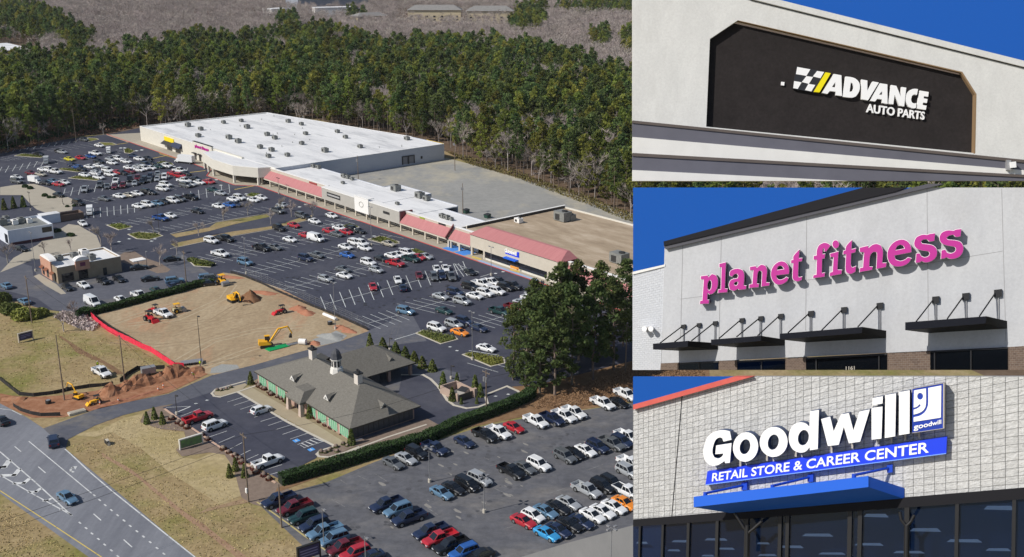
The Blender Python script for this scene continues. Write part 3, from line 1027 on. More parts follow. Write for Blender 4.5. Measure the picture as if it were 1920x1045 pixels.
M_KERB = nmat('kerb_concrete', [(0.25, (0.48, 0.44, 0.37)), (0.75, (0.56, 0.52, 0.45))], 0.5, 6, 0.9, spec=0.2)
M_WALK = nmat('tan_walkway', [(0.25, (0.33, 0.275, 0.19)), (0.75, (0.40, 0.34, 0.24))], 0.4, 8, 0.9, 0.1, 5.0, spec=0.2)
M_DIRT = nmat('construction_dirt', [(0.25, (0.265, 0.190, 0.118)), (0.5, (0.365, 0.280, 0.180)), (0.75, (0.47, 0.38, 0.26))], 0.10, 12, 0.95, 0.5, 1.2, 0.045, (0.43, 0.235, 0.14), (0.54, 0.70), stretch=(1.0, 0.35, 1.0), rot=R(40), spec=0.1, grain=0.8, fine=(.8, .2))
M_RED = nmat('red_clay', [(0.28, (0.20, 0.085, 0.045)), (0.5, (0.31, 0.15, 0.085)), (0.74, (0.42, 0.24, 0.15))], 0.5, 11, 0.95, 0.8, 1.8, spec=0.1)
M_BARK = nmat('bark_mulch', [(0.25, (0.165, 0.125, 0.100)), (0.75, (0.27, 0.21, 0.17))], 0.8, 8, 0.95, 0.5, 5.0, spec=0.1)
M_STRAW = nmat('pine_straw_slope', [(0.25, (0.15, 0.085, 0.045)), (0.75, (0.30, 0.19, 0.11))], 0.4, 9, 0.95, 0.7, 3.0, spec=0.1)
M_PAINT = nmat('white_road_paint', [(0.3, (0.42, 0.43, 0.43)), (0.6, (0.66, 0.67, 0.67))], 0.6, 8, 0.8)
M_PAINTS = nmat('faded_stall_paint', [(0.3, (0.42, 0.45, 0.46)), (0.65, (0.66, 0.69, 0.69))], 0.35, 8, 0.8)
M_PAINTY = mat('yellow_road_paint', srgb(205, 180, 95), 0.8)
M_PAINTB = mat('blue_road_paint', srgb(70, 150, 225), 0.8)
M_ISLE = nmat('island_grass', [(0.25, (0.105, 0.112, 0.028)), (0.75, (0.22, 0.21, 0.065))], 0.8, 8, 0.95, 0.8, 3.0, spec=0.1)
M_REDK = mat('red_painted_kerb', srgb(190, 78, 74), 0.85)
M_TRACK = nmat('tyre_marks', [(0.3, (0.030, 0.032, 0.040)), (0.7, (0.06, 0.062, 0.07))], 0.5, 6, 0.85)

b = MB()
n_ = 8
for i in range(n_):
    for j in range(n_):
        x0, x1 = lerp(-4500, 4500, i / n_), lerp(-4500, 4500, (i + 1) / n_)
        y0, y1 = lerp(-600, 8400, j / n_), lerp(-600, 8400, (j + 1) / n_)
        b.face([(x0, y0, 0), (x1, y0, 0), (x1, y1, 0), (x0, y1, 0)])
tag(b.build('ground', M_GRASS), kind='structure')
WOOD = [(-900, 330), (-200, 318), (0, 290), (140, 257), (215, 250), (262, 264), (520, 205), (835, 284), (880, 308), (960, 330), (1040, 360), (1110, 385), (1190, 418), (1300, 470), (2300, 900)]
wp = [G(*p) for p in WOOD]
flat('forest_floor', [(p.x, p.y) for p in wp] + [(4400, 3000), (4400, 8000), (-4400, 8000), (-4400, 1500)], 0.02, M_LEAFL, world=True)
# asphalt of the shopping centre
flat('car_park', [(-700, 400), (-60, 296), (0, 283), (140, 259), (215, 250), (262, 240), (300, 290), (478, 340), (1016, 522), (1260, 606), (1300, 690), (1190, 690), (1000, 752), (955, 724), (920, 738), (905, 765), (872, 764), (842, 754), (820, 722), (790, 700), (700, 652), (640, 640), (690, 621), (600, 580), (520, 540), (445, 516), (418, 511), (395, 530), (300, 560), (170, 592), (80, 580), (-60, 540), (-700, 600)], 0.04, M_ASPH)
flat('rear_yard', [(560, 352), (645, 326), (836, 296), (900, 313), (1060, 360), (1190, 402), (1420, 480), (1380, 540), (1190, 470), (1000, 420), (860, 425)], 0.04, M_BACK)
flat('concrete_apron', k3((940, 62), (1255, 45), (1255, 120), (1140, 130)), 0.055, M_CONC)
flat('worn_lot', [(-60, 462), (60, 500), (62, 517), (112, 552), (120, 548), (70, 520), (66, 507), (235, 468), (250, 470), (225, 500), (228, 512), (320, 490), (335, 470), (380, 505), (400, 517), (300, 560), (180, 590), (100, 582), (70, 560), (-60, 528)], 0.055, M_ASPHD)
flat('paved_corner', k3((0, 530), (130, 510), (300, 500), (430, 535), (560, 600), (660, 640), (640, 735), (430, 765), (330, 730), (280, 690), (200, 600), (0, 600)), 0.06, M_CONC)
flat('paved_yard', k3((330, 1045), (440, 960), (610, 858), (700, 870), (860, 960), (900, 1060), (800, 1110), (280, 1180), (0, 1290), (120, 1160)), 0.06, M_CONC)
flat('restaurant_walkway', k6((300, 420), (350, 400), (500, 490), (590, 575), (545, 582), (400, 500)), 0.07, M_CONC)
flat('planting_bed', k6((1060, 235), (1110, 205), (1200, 200), (1300, 260), (1420, 300), (1520, 360), (1490, 385), (1400, 395), (1290, 350), (1060, 290)), 0.07, M_BARK)
# construction site
flat('building_plot', [(168, 600), (190, 588), (300, 561), (395, 530), (418, 512), (446, 515), (520, 539), (600, 579), (692, 621), (640, 640), (556, 662), (480, 684), (400, 704), (345, 690), (300, 668), (230, 636)], 0.06, M_DIRT)
flat('gravel_patch', k7((930, 985), (1080, 935), (1140, 905), (1240, 950), (1180, 1000), (1000, 1040)), 0.075, nmat('grey_gravel', [(0.3, (0.25, 0.26, 0.25)), (0.7, (0.35, 0.35, 0.34))], 2, 8, 0.95, 0.5, 6))
flat('gravel_patch', k10((30, 290), (120, 255), (260, 260), (280, 290), (130, 330), (20, 335)), 0.075, MATS['grey_gravel'])
flat('trench_soil', [(0, 738), (40, 746), (115, 742), (180, 733), (240, 716), (340, 690), (390, 684), (398, 698), (316, 737), (190, 766), (120, 783), (60, 784), (0, 758)], 0.05, M_RED)
flat('soil_streak', k9((540, 0), (650, 70), (760, 140), (900, 210), (1010, 270), (1110, 340), (1040, 345), (920, 250), (800, 200), (680, 150), (600, 60), (520, 10)), 0.05, nmat('bare_soil_streak', [(0.3, (0.17, 0.09, 0.05)), (0.7, (0.23, 0.15, 0.08))], 0.4, 8, 0.95, 0.5, 2))
# access road and highway
flat('access_road', [(60, 794), (78, 805), (189, 765), (316, 739), (400, 703), (478, 683), (554, 660), (643, 635), (692, 620), (770, 585), (800, 640), (700, 652), (640, 668), (480, 712), (440, 735), (400, 742), (352, 754), (300, 762), (231, 779), (179, 798), (128, 824), (122, 846)], 0.05, M_ASPHD)
flat('highway', [(-400, 560), (-60, 722), (0, 757), (50, 783), (80, 803), (118, 838), (250, 948), (384, 1062), (430, 1100), (240, 1110), (166, 1045), (0, 926), (-60, 885), (-500, 640)], 0.055, M_HWY)
# bank grounds
flat('pale_lawn', k9((570, 880), (860, 850), (1100, 735), (1280, 690), (1250, 760), (1420, 840), (1640, 860), (1660, 940), (1560, 1010), (1600, 1080), (1750, 1100), (1900, 1040), (2060, 1080), (2080, 1180), (2200, 1260), (2210, 1400), (1950, 1500), (1500, 1210), (1250, 1000), (1000, 860), (850, 900), (700, 890)), 0.03, M_SAND)
flat('front_car_park', [(305, 765), (352, 750), (400, 735), (447, 738), (628, 838), (600, 850), (592, 860), (520, 897), (390, 830), (322, 777)], 0.062, M_ASPH)
flat('rear_drive', [(755, 700), (793, 702), (823, 722), (843, 756), (875, 766), (912, 760), (916, 736), (956, 723), (985, 745), (985, 754), (915, 780), (800, 815), (740, 770)], 0.062, M_ASPH)
flat('walkway', k10((290, 480), (430, 430), (700, 600), (1000, 800), (1250, 960), (1150, 990), (270, 510)), 0.075, M_WALK)
flat('planting_bed', k10((350, 440), (450, 380), (700, 500), (1000, 690), (1310, 880), (1300, 960), (1240, 965), (960, 790), (700, 640)), 0.085, nmat('straw_bed', [(0.3, (0.24, 0.19, 0.12)), (0.7, (0.31, 0.25, 0.16))], 0.8, 7, 0.95, 0.4, 4))
flat('planting_bed', k9((1370, 640), (1480, 600), (1600, 740), (1900, 950), (2300, 1200), (2720, 1455), (2780, 1560), (2560, 1580), (2250, 1500), (2150, 1440), (2080, 1180), (2000, 1060), (1860, 1040), (1620, 1075), (1570, 1020), (1660, 930), (1640, 850), (1420, 830), (1250, 770), (1290, 690)), 0.045, M_BARK)
flat('planting_bed', k13((980, 130), (1130, 60), (1280, 20), (1480, -10), (1500, 10), (1290, 70), (1130, 140), (1040, 155)), 0.09, M_BARK)
flat('planting_bed', k10((50, 500), (330, 425), (350, 440), (290, 490), (110, 540), (60, 530)), 0.09, M_WALK)
flat('side_path', k10((1200, 1040), (1420, 955), (1900, 790), (1960, 770), (1960, 800), (1400, 1010), (1260, 1060)), 0.08, M_KERB)
flat('straw_bank', [(955, 726), (1010, 722), (1190, 676), (1330, 640), (1330, 730), (1190, 752), (1105, 766), (1000, 778), (860, 806), (740, 850), (640, 880), (525, 922), (510, 935), (520, 915), (800, 818), (985, 756)], 0.05, M_STRAW)
flat('lower_car_park', [(485, 946), (520, 930), (612, 905), (700, 868), (800, 832), (905, 800), (1000, 782), (1105, 768), (1190, 755), (1420, 720), (1700, 1150), (700, 1150)], 0.06, M_ASPHW)
flat('side_street', [(930, 1060), (1060, 1020), (1190, 985), (1500, 900), (1700, 1150), (900, 1150)], 0.075, nmat('pale_street', [(0.3, (0.22, 0.215, 0.205)), (0.7, (0.28, 0.27, 0.255))], 0.2, 8, 0.9, 0.1, 4, stretch=(1, .3, 1), rot=R(40)))
M_DITCH = nmat('dull_clay', [(0.3, (0.25, 0.15, 0.095)), (0.7, (0.40, 0.27, 0.18))], .5, 10, .95, .6, 2.0, spec=.1, grain=.8)
flat('clay_ditch', k12((905, 115), (1000, 170), (1130, 240), (1230, 310), (1330, 390), (1450, 490), (1640, 640), (1800, 740), (1950, 860), (2200, 1045), (2300, 1120), (2180, 1110), (1900, 880), (1640, 690), (1450, 530), (1330, 430), (1230, 340), (1000, 200), (910, 150)), 0.035, M_DITCH)
flat('dirt_path', k13((-80, 660), (100, 610), (360, 560), (520, 510), (600, 470), (560, 460), (420, 500), (330, 520), (120, 580), (0, 610), (-60, 640)), 0.04, nmat('tan_dirt', [(0.3, (0.26, 0.17, 0.10)), (0.7, (0.34, 0.24, 0.15))], 0.6, 8, 0.95, 0.4, 3))

_bk = lambda s, t: (lambda p: (p.x, p.y))(Vector((G(476, 696, 3.2).x, G(476, 696, 3.2).y, 0)) + DA * s + DB * t)
flat('bank_pad', [_bk(-2, 0), _bk(45, 0), _bk(46, 26), _bk(26, 40), _bk(2, 34)], 0.058, M_ASPHD, world=True)
flat('planting_bed', [_bk(41, .5), _bk(45.5, .5), _bk(46.5, 19), _bk(41.5, 19)], 0.088, M_BARK, world=True)
# ---- kerbs, raised islands
def kerb(pts, wd=0.28, h=0.14, m=None, closed=False, name='kerb'):
    P_ = [G(*p) for p in pts]
    b = MB()
    n = len(P_)
    for i in range(n if closed else n - 1):
        p, q = P_[i], P_[(i + 1) % n]
        d = (q - p)
        if d.length < 1e-3:
            continue
        d.normalize()
        s = Vector((-d.y, d.x, 0)) * wd / 2
        e = d * (wd * 0.45)
        b.prism([p - s - e, q - s + e, q + s + e, p + s - e], 0.0, h - 0.001 * (i % 3))
    return tag(b.build(name, m or M_KERB), kind='structure')

ISLES = [
 k3((130, 250), (190, 232), (330, 240), (385, 258), (365, 268)), k3((510, 372), (560, 360), (690, 374), (735, 385), (690, 395)),
 k3((610, 450), (680, 428), (860, 448), (900, 455), (860, 471)), k3((1105, 195), (1140, 185), (1200, 208), (1160, 230), (1110, 224)),
 k3((1390, 315), (1440, 298), (1530, 316), (1545, 330), (1410, 332)), k3((950, 868), (1060, 850), (1180, 885), (1060, 912)),
 k3((1140, 950), (1230, 930), (1400, 942), (1450, 965), (1330, 997), (1220, 990)), k3((780, 90), (860, 95), (880, 105), (790, 125)), k3((880, 130), (1000, 135), (1040, 150), (930, 160)),
 k4((340, 605), (390, 582), (470, 592), (420, 622)), k4((1195, 880), (1260, 860), (1345, 885), (1260, 912)), k4((1430, 990), (1560, 968), (1705, 1018), (1600, 1030)), k4((600, 700), (660, 680), (720, 700), (650, 725)),
 k7((1425, 95), (1530, 62), (1705, 128), (1600, 140)), k7((1790, 190), (1850, 178), (1960, 220), (1870, 232)), k7((-160, 290), (-60, 268), (70, 310), (20, 340), (-120, 330)),
 k8((0, 905), (60, 878), (340, 935), (360, 958), (215, 997)), k11((405, 165), (470, 148), (760, 195), (770, 240), (650, 268)),
]
for i, pts in enumerate(ISLES):
    P_ = [G(*p) for p in pts]
    c = sum(P_, Vector()) / len(P_)
    kerb(pts, 0.35, 0.15, closed=True)
    top = [c + (p - c) * 0.97 for p in P_]
    b = MB()
    b.prism([(p.x, p.y) for p in top], 0.0, 0.11)
    tag(b.build('island_grass', M_ISLE), kind='structure')
flat('grass_strip', [(392, 427), (405, 418), (470, 407), (500, 402), (506, 407), (440, 421), (392, 434), (330, 446), (320, 440)], 0.07, M_GRASS)
flat('grass_strip', [(398, 442), (440, 434), (480, 429), (520, 423), (556, 411), (586, 404), (576, 413), (508, 430), (440, 442), (396, 450), (330, 465), (320, 458)], 0.07, M_GRASS)
kerb([(320, 439), (405, 417), (500, 401)], 0.3)
kerb([(320, 467), (396, 451), (508, 431), (577, 414), (587, 404)], 0.3)
# the shop pavement with its red kerb
SHO = G(478, 347)
SH_RZ = R(90) - AZ_A
def S2(px, py, z=0.0):
    d = G(px, py, z) - SHO
    return d.dot(DA), d.dot(DB)
def SW(s, t, z=0.0):
    p = SHO + DA * s + DB * t
    return Vector((p.x, p.y, z))
b = MB()
b.prism([SW(-150, 0.0), SW(-40, 0), SW(-30, -7), SW(-5, -6.5), SW(3, 0), SW(260, 0), SW(260, 6), SW(-150, 6)], 0.0, 0.15)
tag(b.build('pavement', M_CONC), kind='structure')
b = MB()
for a, c in zip([SW(-165, -.15), SW(-41, -.15), SW(-30.5, -7.15), SW(-5, -6.65), SW(3, -.15)], [SW(-41, -.15), SW(-30.5, -7.15), SW(-5, -6.65), SW(3, -.15), SW(260, -.15)]):
    d = (c - a).normalized()
    s = Vector((-d.y, d.x, 0)) * 0.30
    b.prism([a - s, c - s, c + s * 0.2, a + s * 0.2], 0.0, 0.16)
tag(b.build('red_kerb', M_REDK), kind='structure')
# charity shop blue entrance floors
b = MB()
for s0, s1 in ((130.5, 136.5), (137.2, 142.5)):
    b.face([SW(s0, 0.3, .156), SW(s1, 0.3, .156), SW(s1, 5.8, .156), SW(s0, 5.8, .156)])
tag(b.build('blue_floor', mat('blue_floor_paint', srgb(70, 135, 215), 0.8)), kind='structure')
b = MB()
b.face([SW(150, -0.2, .17), SW(178, -0.2, .17), SW(178, 1.2, .17), SW(150, 1.2, .17)])
tag(b.build('pale_blue_floor', mat('pale_blue_paint', srgb(150, 170, 200), 0.8)), kind='structure')
# bank kerbs
kerb(k10((435, 445), (290, 495), (110, 548), (55, 540), (35, 515), (70, 480), (330, 408)), 0.5)
kerb(k10((270, 505), (700, 765), (1130, 985)), 0.55)
kerb(k9((1470, 655), (1600, 750), (1900, 955), (2260, 1190), (2450, 1310)), 0.45, m=mat('pinkish_kerb', srgb(190, 160, 140), 0.9))
kerb(k11((-120, 340), (60, 340), (130, 380), (190, 440), (270, 560), (330, 605), (440, 632), (540, 620), (620, 590), (600, 520), (640, 500), (790, 440), (880, 480), (940, 530)), 0.6)
kerb(k13((1130, 60), (1000, 100), (970, 130), (990, 152), (1080, 158), (1300, 90), (1600, -20), (1940, -130)), 0.5)
kerb(k13((440, 560), (560, 640), (700, 740), (860, 860), (1010, 960), (1120, 1040)), 0.22, m=mat('faded_yellow_kerb', srgb(178, 165, 112), .9))

# ---- painted lines
class Lines:
    def __init__(self):
        self.b = MB()
    def seg(self, p, q, wd=0.14, z=0.078):
        P0, P1 = G(*p), G(*q)
        d = P1 - P0
        if d.length < 1e-3:
            return
        d.normalize()
        P0, P1 = P0 - d * wd * .3, P1 + d * wd * .3
        s = Vector((-d.y, d.x, 0)) * wd / 2
        self.b.face([(v.x, v.y, z) for v in (P0 - s, P1 - s, P1 + s, P0 + s)])
    def poly(self, pts, z=0.078):
        P_ = GP(pts)
        f = list(range(len(P_)))
        if not _up(P_, f):
            P_ = P_[::-1]
        self.b.face([(v.x, v.y, z) for v in P_])
    def row(self, c0, c1, n, h, wd=0.16, centre=True, z=0.078):
        for i in range(n + 1):
            x, y = lerp(c0[0], c1[0], i / n), lerp(c0[1], c1[1], i / n)
            k = lerp(0.93, 1.07, (y - min(c0[1], c1[1])) / (abs(c1[1] - c0[1]) + 1e-6))
            self.seg((x - h[0] * k, y - h[1] * k), (x + h[0] * k, y + h[1] * k), wd, z)
        if centre:
            self.seg(c0, c1, wd, z)
    def done(self, name, m):
        return tag(self.b.build(name, m), kind='structure')
L_ = Lines()
L_.row((396, 487), (640, 434), 16, (24, 5.4))
L_.row((462, 513.5), (600, 480), 9, (24, 6))
L_.row((600, 480), (735, 443), 9, (23, 5))
L_.row((531, 543), (650, 512), 8, (26, 7))
L_.row((660, 509), (790, 474), 8, (24, 6))
L_.row((607, 571.5), (873, 503.5), 15, (5.5, 13.5), 0.2)
L_.row((689, 607), (746, 592), 4, (23, 9.5))
L_.row((780, 579), (836, 564), 4, (33, 8))
L_.row((850, 560), (930, 538), 5, (33, 8))
L_.row((899, 607), (950, 592), 4, (27, 8))
L_.row((905, 690), (945, 675), 2, (27, 8), centre=False)
L_.row((150, 403), (252, 391), 8, (0.4, 8.5), 0.2)
L_.row((330, 374), (430, 354), 7, (1.0, 8.5), 0.2)
L_.row((120, 362), (252, 343), 9, (-2.2, 7.5), 0.2)
L_.row((252, 343), (350, 322), 6, (-2.2, 7.5), 0.2)
L_.row((0, 320), (80, 306.5), 6, (-3.5, 6.0), 0.2)
L_.row((80, 306.5), (230, 284), 10, (13, 3), 0.16)
L_.row((0, 286), (143, 266), 11, (-2.0, 3.0), 0.2)
L_.row((5, 300), (60, 293), 5, (12, 2), 0.14, False)
L_.row((95, 283), (190, 270), 7, (12, 2), 0.14, False)
L_.row((90, 342), (170, 330), 5, (12, 2.4), 0.14, False)
L_.row((170, 378), (335, 350), 10, (13, 3), 0.14)
L_.row((215, 424), (330, 402), 8, (17, 3.2))
L_.row((335, 400), (470, 372), 9, (17, 3.2))
L_.row((275, 436), (400, 412), 9, (11, 2.2), 0.16, False)
L_.row((405, 408), (500, 391), 7, (11, 2.4), 0.16, False)
L_.row((440, 460), (560, 432), 8, (13, 3), 0.16, False)
L_.row((600, 425), (690, 405), 6, (20, 5))
for pts in (k8((330, 300), (545, 375), (525, 385)), ):
    L_.seg(pts[0], pts[1], 0.2)
L_.seg(k8((335, 300))[0], k8((415, 412))[0], 0.2)
L_.seg(k8((365, 300))[0], k8((445, 405))[0], 0.2)
for a, c in ((k7((1665, 985)), k7((1850, 930))), (k8((560, 415)), k8((660, 385))), (k11((460, 130)), k11((720, 170))), (k8((870, 490)), k8((945, 520))), (k8((1030, 545)), k8((1180, 590)))):
    L_.seg(a[0], c[0], 0.25)
for x, y in (k4((75, 463), (150, 450), (115, 512), (172, 590), (340, 590), (870, 683), (815, 705), (1110, 860), (1195, 865), (1385, 965), (1480, 965)) + k3((1215, 205), (1262, 198), (1075, 180), (1110, 180), (1550, 345), (1350, 1010), (1150, 905), (1150, 990), (1060, 1015), (1380, 990)) + k8((215, 285), (290, 318), (690, 385), (755, 370), (950, 548), (880, 515), (295, 1022)) + k11((355, 130), (690, 525), (800, 508), (140, -10)) + k9((1745, 605), (1845, 575)) + k7((1710, 170), (1820, 175))):
    L_.poly([(x - 4, y + .6), (x - 1, y - .9), (x + 4, y - 0.2), (x + 1, y + 1.1)])
L_.done('parking_markings', M_PAINTS)
Y_ = Lines()
for a, c in ((k3((1000, 155)), k3((1135, 135))), (k3((1365, 272)), k3((1505, 243))), (k3((1680, 400)), k3((1825, 382))), (k4((240, 550)), k4((410, 518)))):
    Y_.seg(a[0], c[0], 0.7)
for x, y in k8((530, 245), (860, 355)):
    Y_.poly([(x - 9, y - 2), (x + 9, y + 3), (x + 7, y + 6), (x - 11, y + 1)], 0.175)
Y_.done('yellow_markings', M_PAINTY)
# bank car park
B_ = Lines()
for a, c in (((175, 592), (340, 538)), ((232, 622), (400, 568)), ((290, 657), (455, 603)), ((350, 690), (520, 636)), ((412, 728), (580, 674)), ((470, 765), (640, 712)), ((537, 802), (705, 745)), ((598, 840), (770, 785)), ((665, 880), (835, 822)), ((733, 922), (900, 865)), ((800, 970), (950, 910)), ((850, 1000), (1035, 940)), ((820, 975), (865, 1000))):
    B_.seg(k10(a)[0], k10(c)[0], 0.13)
for t in (0.2, 0.45, 0.7, 0.95):
    B_.seg(k10((lerp(800, 950, t), lerp(970, 912, t)))[0], k10((lerp(860, 1035, t) , lerp(1000, 942, t)))[0], 0.25)
for a, c in (((1480, 640), (1700, 630)), ((1610, 720), (1780, 650)), ((1710, 800), (1840, 745)), ((1790, 860), (1900, 815)), ((1860, 905), (2020, 850)), ((1950, 955), (2090, 895)), ((2050, 1010), (2155, 955)), ((2120, 1075), (2230, 1020)), ((2200, 1105), (2300, 1060)), ((2240, 1150), (2360, 1110)), ((2360, 1195), (2510, 1150)), ((2400, 1240), (2540, 1200))):
    B_.seg(k9(a)[0], k9(c)[0], 0.13)
B_.seg(k9((1560, 690))[0], k9((1690, 635))[0], 0.3)
B_.done('bank_stall_lines', M_PAINT)
B_ = Lines()
for x, y in k10((787, 935), (920, 1015)):
    B_.poly([(x - 8, y), (x + 2, y - 3.6), (x + 8, y), (x - 2, y + 4)], 0.082)
B_.done('accessible_bay_paint', M_PAINTB)
B_ = Lines()
for x, y in k10((787, 935), (920, 1015)):
    B_.seg((x - 2, y - 1.5), (x + 1, y + 1.2), 0.18, 0.09)
    B_.seg((x - 2.5, y + 1), (x + 2.5, y + 0.6), 0.16, 0.092)
B_.done('accessible_symbol', M_PAINT)
# lower car park: worn stall lines
B_ = Lines()
for a, c in (((1480, 300), (1590, 370)), ((1180, 360), (1240, 400)), ((1100, 530), (1220, 600)), ((1330, 320), (1420, 360))):
    B_.seg(k13(a)[0], k13(c)[0], 0.12)
for a, c in (((650, 230), (720, 215)), ((1180, 470), (1330, 420)), ((1500, 270), (1640, 220)), ((600, 160), (640, 175)), ((780, 780), (870, 760)), ((100, 600), (190, 660)), ((690, 430), (780, 470)), ((1000, 330), (1180, 280))):
    B_.seg(k14(a)[0], k14(c)[0], 0.12)
B_.done('worn_stall_lines', nmat('worn_paint', [(0.35, (0.10, 0.10, 0.105)), (0.65, (0.3, 0.3, 0.3))], 0.9, 8, 0.9))
# wear: darker patches, oil drips and tyre marks on the paving, wheel ruts on the plot
def blots(name, quad, n, r0, r1, m, z, seed, stretch=1.0):
    rnd = random.Random(seed)
    b = MB()
    q = GP(quad)
    for i in range(n):
        u, v = rnd.random(), rnd.random()
        c = q[0].lerp(q[1], u).lerp(q[3].lerp(q[2], u), v)
        r, k = rnd.uniform(r0, r1), rnd.randint(7, 10)
        a0 = rnd.uniform(0, 6.28)
        f = [(c + DA * (r * rnd.uniform(.6, 1.1) * math.cos(a0 + 6.283 * j / k)) + DB * (r * stretch * rnd.uniform(.6, 1.1) * math.sin(a0 + 6.283 * j / k))) for j in range(k)]
        f.sort(key=lambda p: math.atan2(p.y - c.y, p.x - c.x))
        b.face([(p.x, p.y, z + .0003 * (i % 40)) for p in f])
    return tag(b.build(name, m), kind='structure')
M_OIL = nmat('oil_stain', [(0.3, (0.022, 0.022, 0.027)), (0.7, (0.040, 0.040, 0.048))], .8, 5, .7)
M_OILW = nmat('dark_stain', [(0.3, (0.070, 0.071, 0.08)), (0.7, (0.10, 0.10, 0.11))], .8, 5, .8)
M_PALEW = nmat('pale_wear', [(0.3, (0.20, 0.195, 0.185)), (0.7, (0.29, 0.275, 0.255))], .7, 7, .9)
blots('oil_stains', [(440, 470), (640, 420), (900, 560), (640, 590)], 240, .2, .7, M_OIL, .064, 3)
blots('oil_stains', [(100, 330), (330, 300), (470, 380), (160, 430)], 200, .25, .8, M_OIL, .064, 4)
blots('dark_stains', [(560, 960), (900, 820), (1180, 800), (760, 1040)], 110, .2, .7, M_OILW, .0765, 5)
blots('pale_wear_patches', [(560, 950), (860, 840), (1180, 810), (760, 1040)], 45, .3, 1.3, M_PALEW, .0625, 6, .35)
def ruts(name, lines, w_, m, z):
    r_ = Lines()
    for pts, gap in lines:
        P_ = GP(pts)
        for sd in (-gap / 2, gap / 2):
            pr = None
            for i in range(len(P_) - 1):
                p, q = P_[i], P_[i + 1]
                for k in range(6):
                    a = p.lerp(q, k / 6)
                    d = (q - p).normalized()
                    s = Vector((-d.y, d.x, 0))
                    c = a + s * (sd + .08 * math.sin(a.x * .21 + a.y * .17))
                    if pr is not None:
                        r_.b.face([(v.x, v.y, z) for v in (pr - s * w_, c - s * w_, c + s * w_, pr + s * w_)][::(1 if d.x * 0 + 1 > 0 else -1)])
                    pr = c
    return r_.done(name, m)
M_RUT = nmat('wheel_ruts', [(0.3, (0.25, 0.175, 0.105)), (0.7, (0.36, 0.275, 0.175))], .4, 7, .95, .5, 3)
M_RUTP = nmat('pale_ruts', [(0.3, (0.36, 0.28, 0.18)), (0.7, (0.48, 0.40, 0.28))], .4, 7, .95, .5, 3)
ruts('wheel_ruts', [([(210, 640), (290, 650), (380, 640), (470, 610), (540, 600)], 2.0), ([(230, 625), (320, 630), (420, 600), (500, 585)], 2.0), ([(360, 690), (420, 660), (500, 640), (560, 610)], 2.0), ([(260, 590), (330, 610), (400, 600), (450, 570)], 1.8)], .22, M_RUT, .068)
ruts('pale_ruts', [([(240, 610), (330, 600), (420, 560), (440, 530)], 2.2), ([(330, 680), (400, 640), (480, 620), (600, 610)], 2.2), ([(200, 610), (280, 585), (360, 560)], 2.0), ([(380, 690), (470, 655), (540, 640), (600, 625)], 2.0)], .25, M_RUTP, .0705)
ruts('tyre_marks', [([(735, 640), (745, 610), (738, 592), (715, 585)], 1.6), ([(700, 650), (735, 622), (752, 596), (748, 586)], 1.5)], .1, nmat('rubber_marks', [(0.3, (0.10, 0.10, 0.115)), (0.7, (0.15, 0.15, 0.165))], .6, 5, .9), .066)
# highway lines
B_ = Lines()
hw = 0.18
edge = [(-40, 778 - 36), (0, 767), (22, 770), (40, 779)]
for a, c in zip(edge[:-1], edge[1:]):
    B_.seg(a, c, hw)
ed = k12((580, 85), (630, 130), (800, 290), (1000, 460), (1250, 660), (1500, 860), (1740, 1050), (1850, 1140))
for a, c in zip(ed[:-1], ed[1:]):
    B_.seg(a, c, 0.25)
for a, c in (((132, 62), (187, 108)), ((343, 243), (405, 297)), ((835, 663), (900, 720)), ((1103, 893), (1175, 958)), ((-80, -120), (-20, -70))):
    B_.seg(k12(a)[0], k12(c)[0], 0.2)
B_.seg(k12((258, 16))[0], k12((815, 478))[0], 0.2)
for x, y in k12((840, 497), (888, 540), (938, 585), (993, 630), (1048, 675), (1105, 722), (1160, 770), (1220, 818), (1278, 865), (1338, 915), (1400, 968), (1460, 1018), (1520, 1070), (712, 742), (768, 790), (820, 838), (877, 887), (933, 937), (992, 988), (1050, 1040)):
    B_.seg((x - 1.6, y - 1.3), (x + 1.6, y + 1.3), 0.28)
for pl in ([(0, 108), (320, 385), (640, 678)], [(-150, 220), (0, 316), (320, 500), (640, 674)]):
    pl = k12(*pl)
    for a, c in zip(pl[:-1], pl[1:]):
        B_.seg(a, c, 0.26)
for pl, t in (([(80, 190), (40, 245), (0, 250), (-60, 250)], 1.1), ([(170, 268), (128, 318), (20, 320)], 1.0), ([(258, 352), (215, 388), (128, 390)], .85), ([(358, 438), (322, 466), (262, 466)], .75), ([(452, 528), (425, 543), (388, 545)], .6), ([(556, 612), (535, 628)], 0.35)):
    pl = k12(*pl)
    for a, c in zip(pl[:-1], pl[1:]):
        B_.seg(a, c, t)
pl = k12((655, 290), (632, 282), (630, 262), (650, 248), (668, 252))
for a, c in zip(pl[:-1], pl[1:]):
    B_.seg(a, c, 0.42, 0.080)
B_.poly(k12((655, 238), (690, 238), (672, 268)), 0.084)
B_.done('highway_markings', M_PAINT)
B_ = Lines()
pl = k12((-120, 380), (0, 455), (500, 780), (860, 1018), (960, 1085))
for a, c in zip(pl[:-1], pl[1:]):
    B_.seg(a, c, 0.2)
B_.done('yellow_edge_line', M_PAINTY)
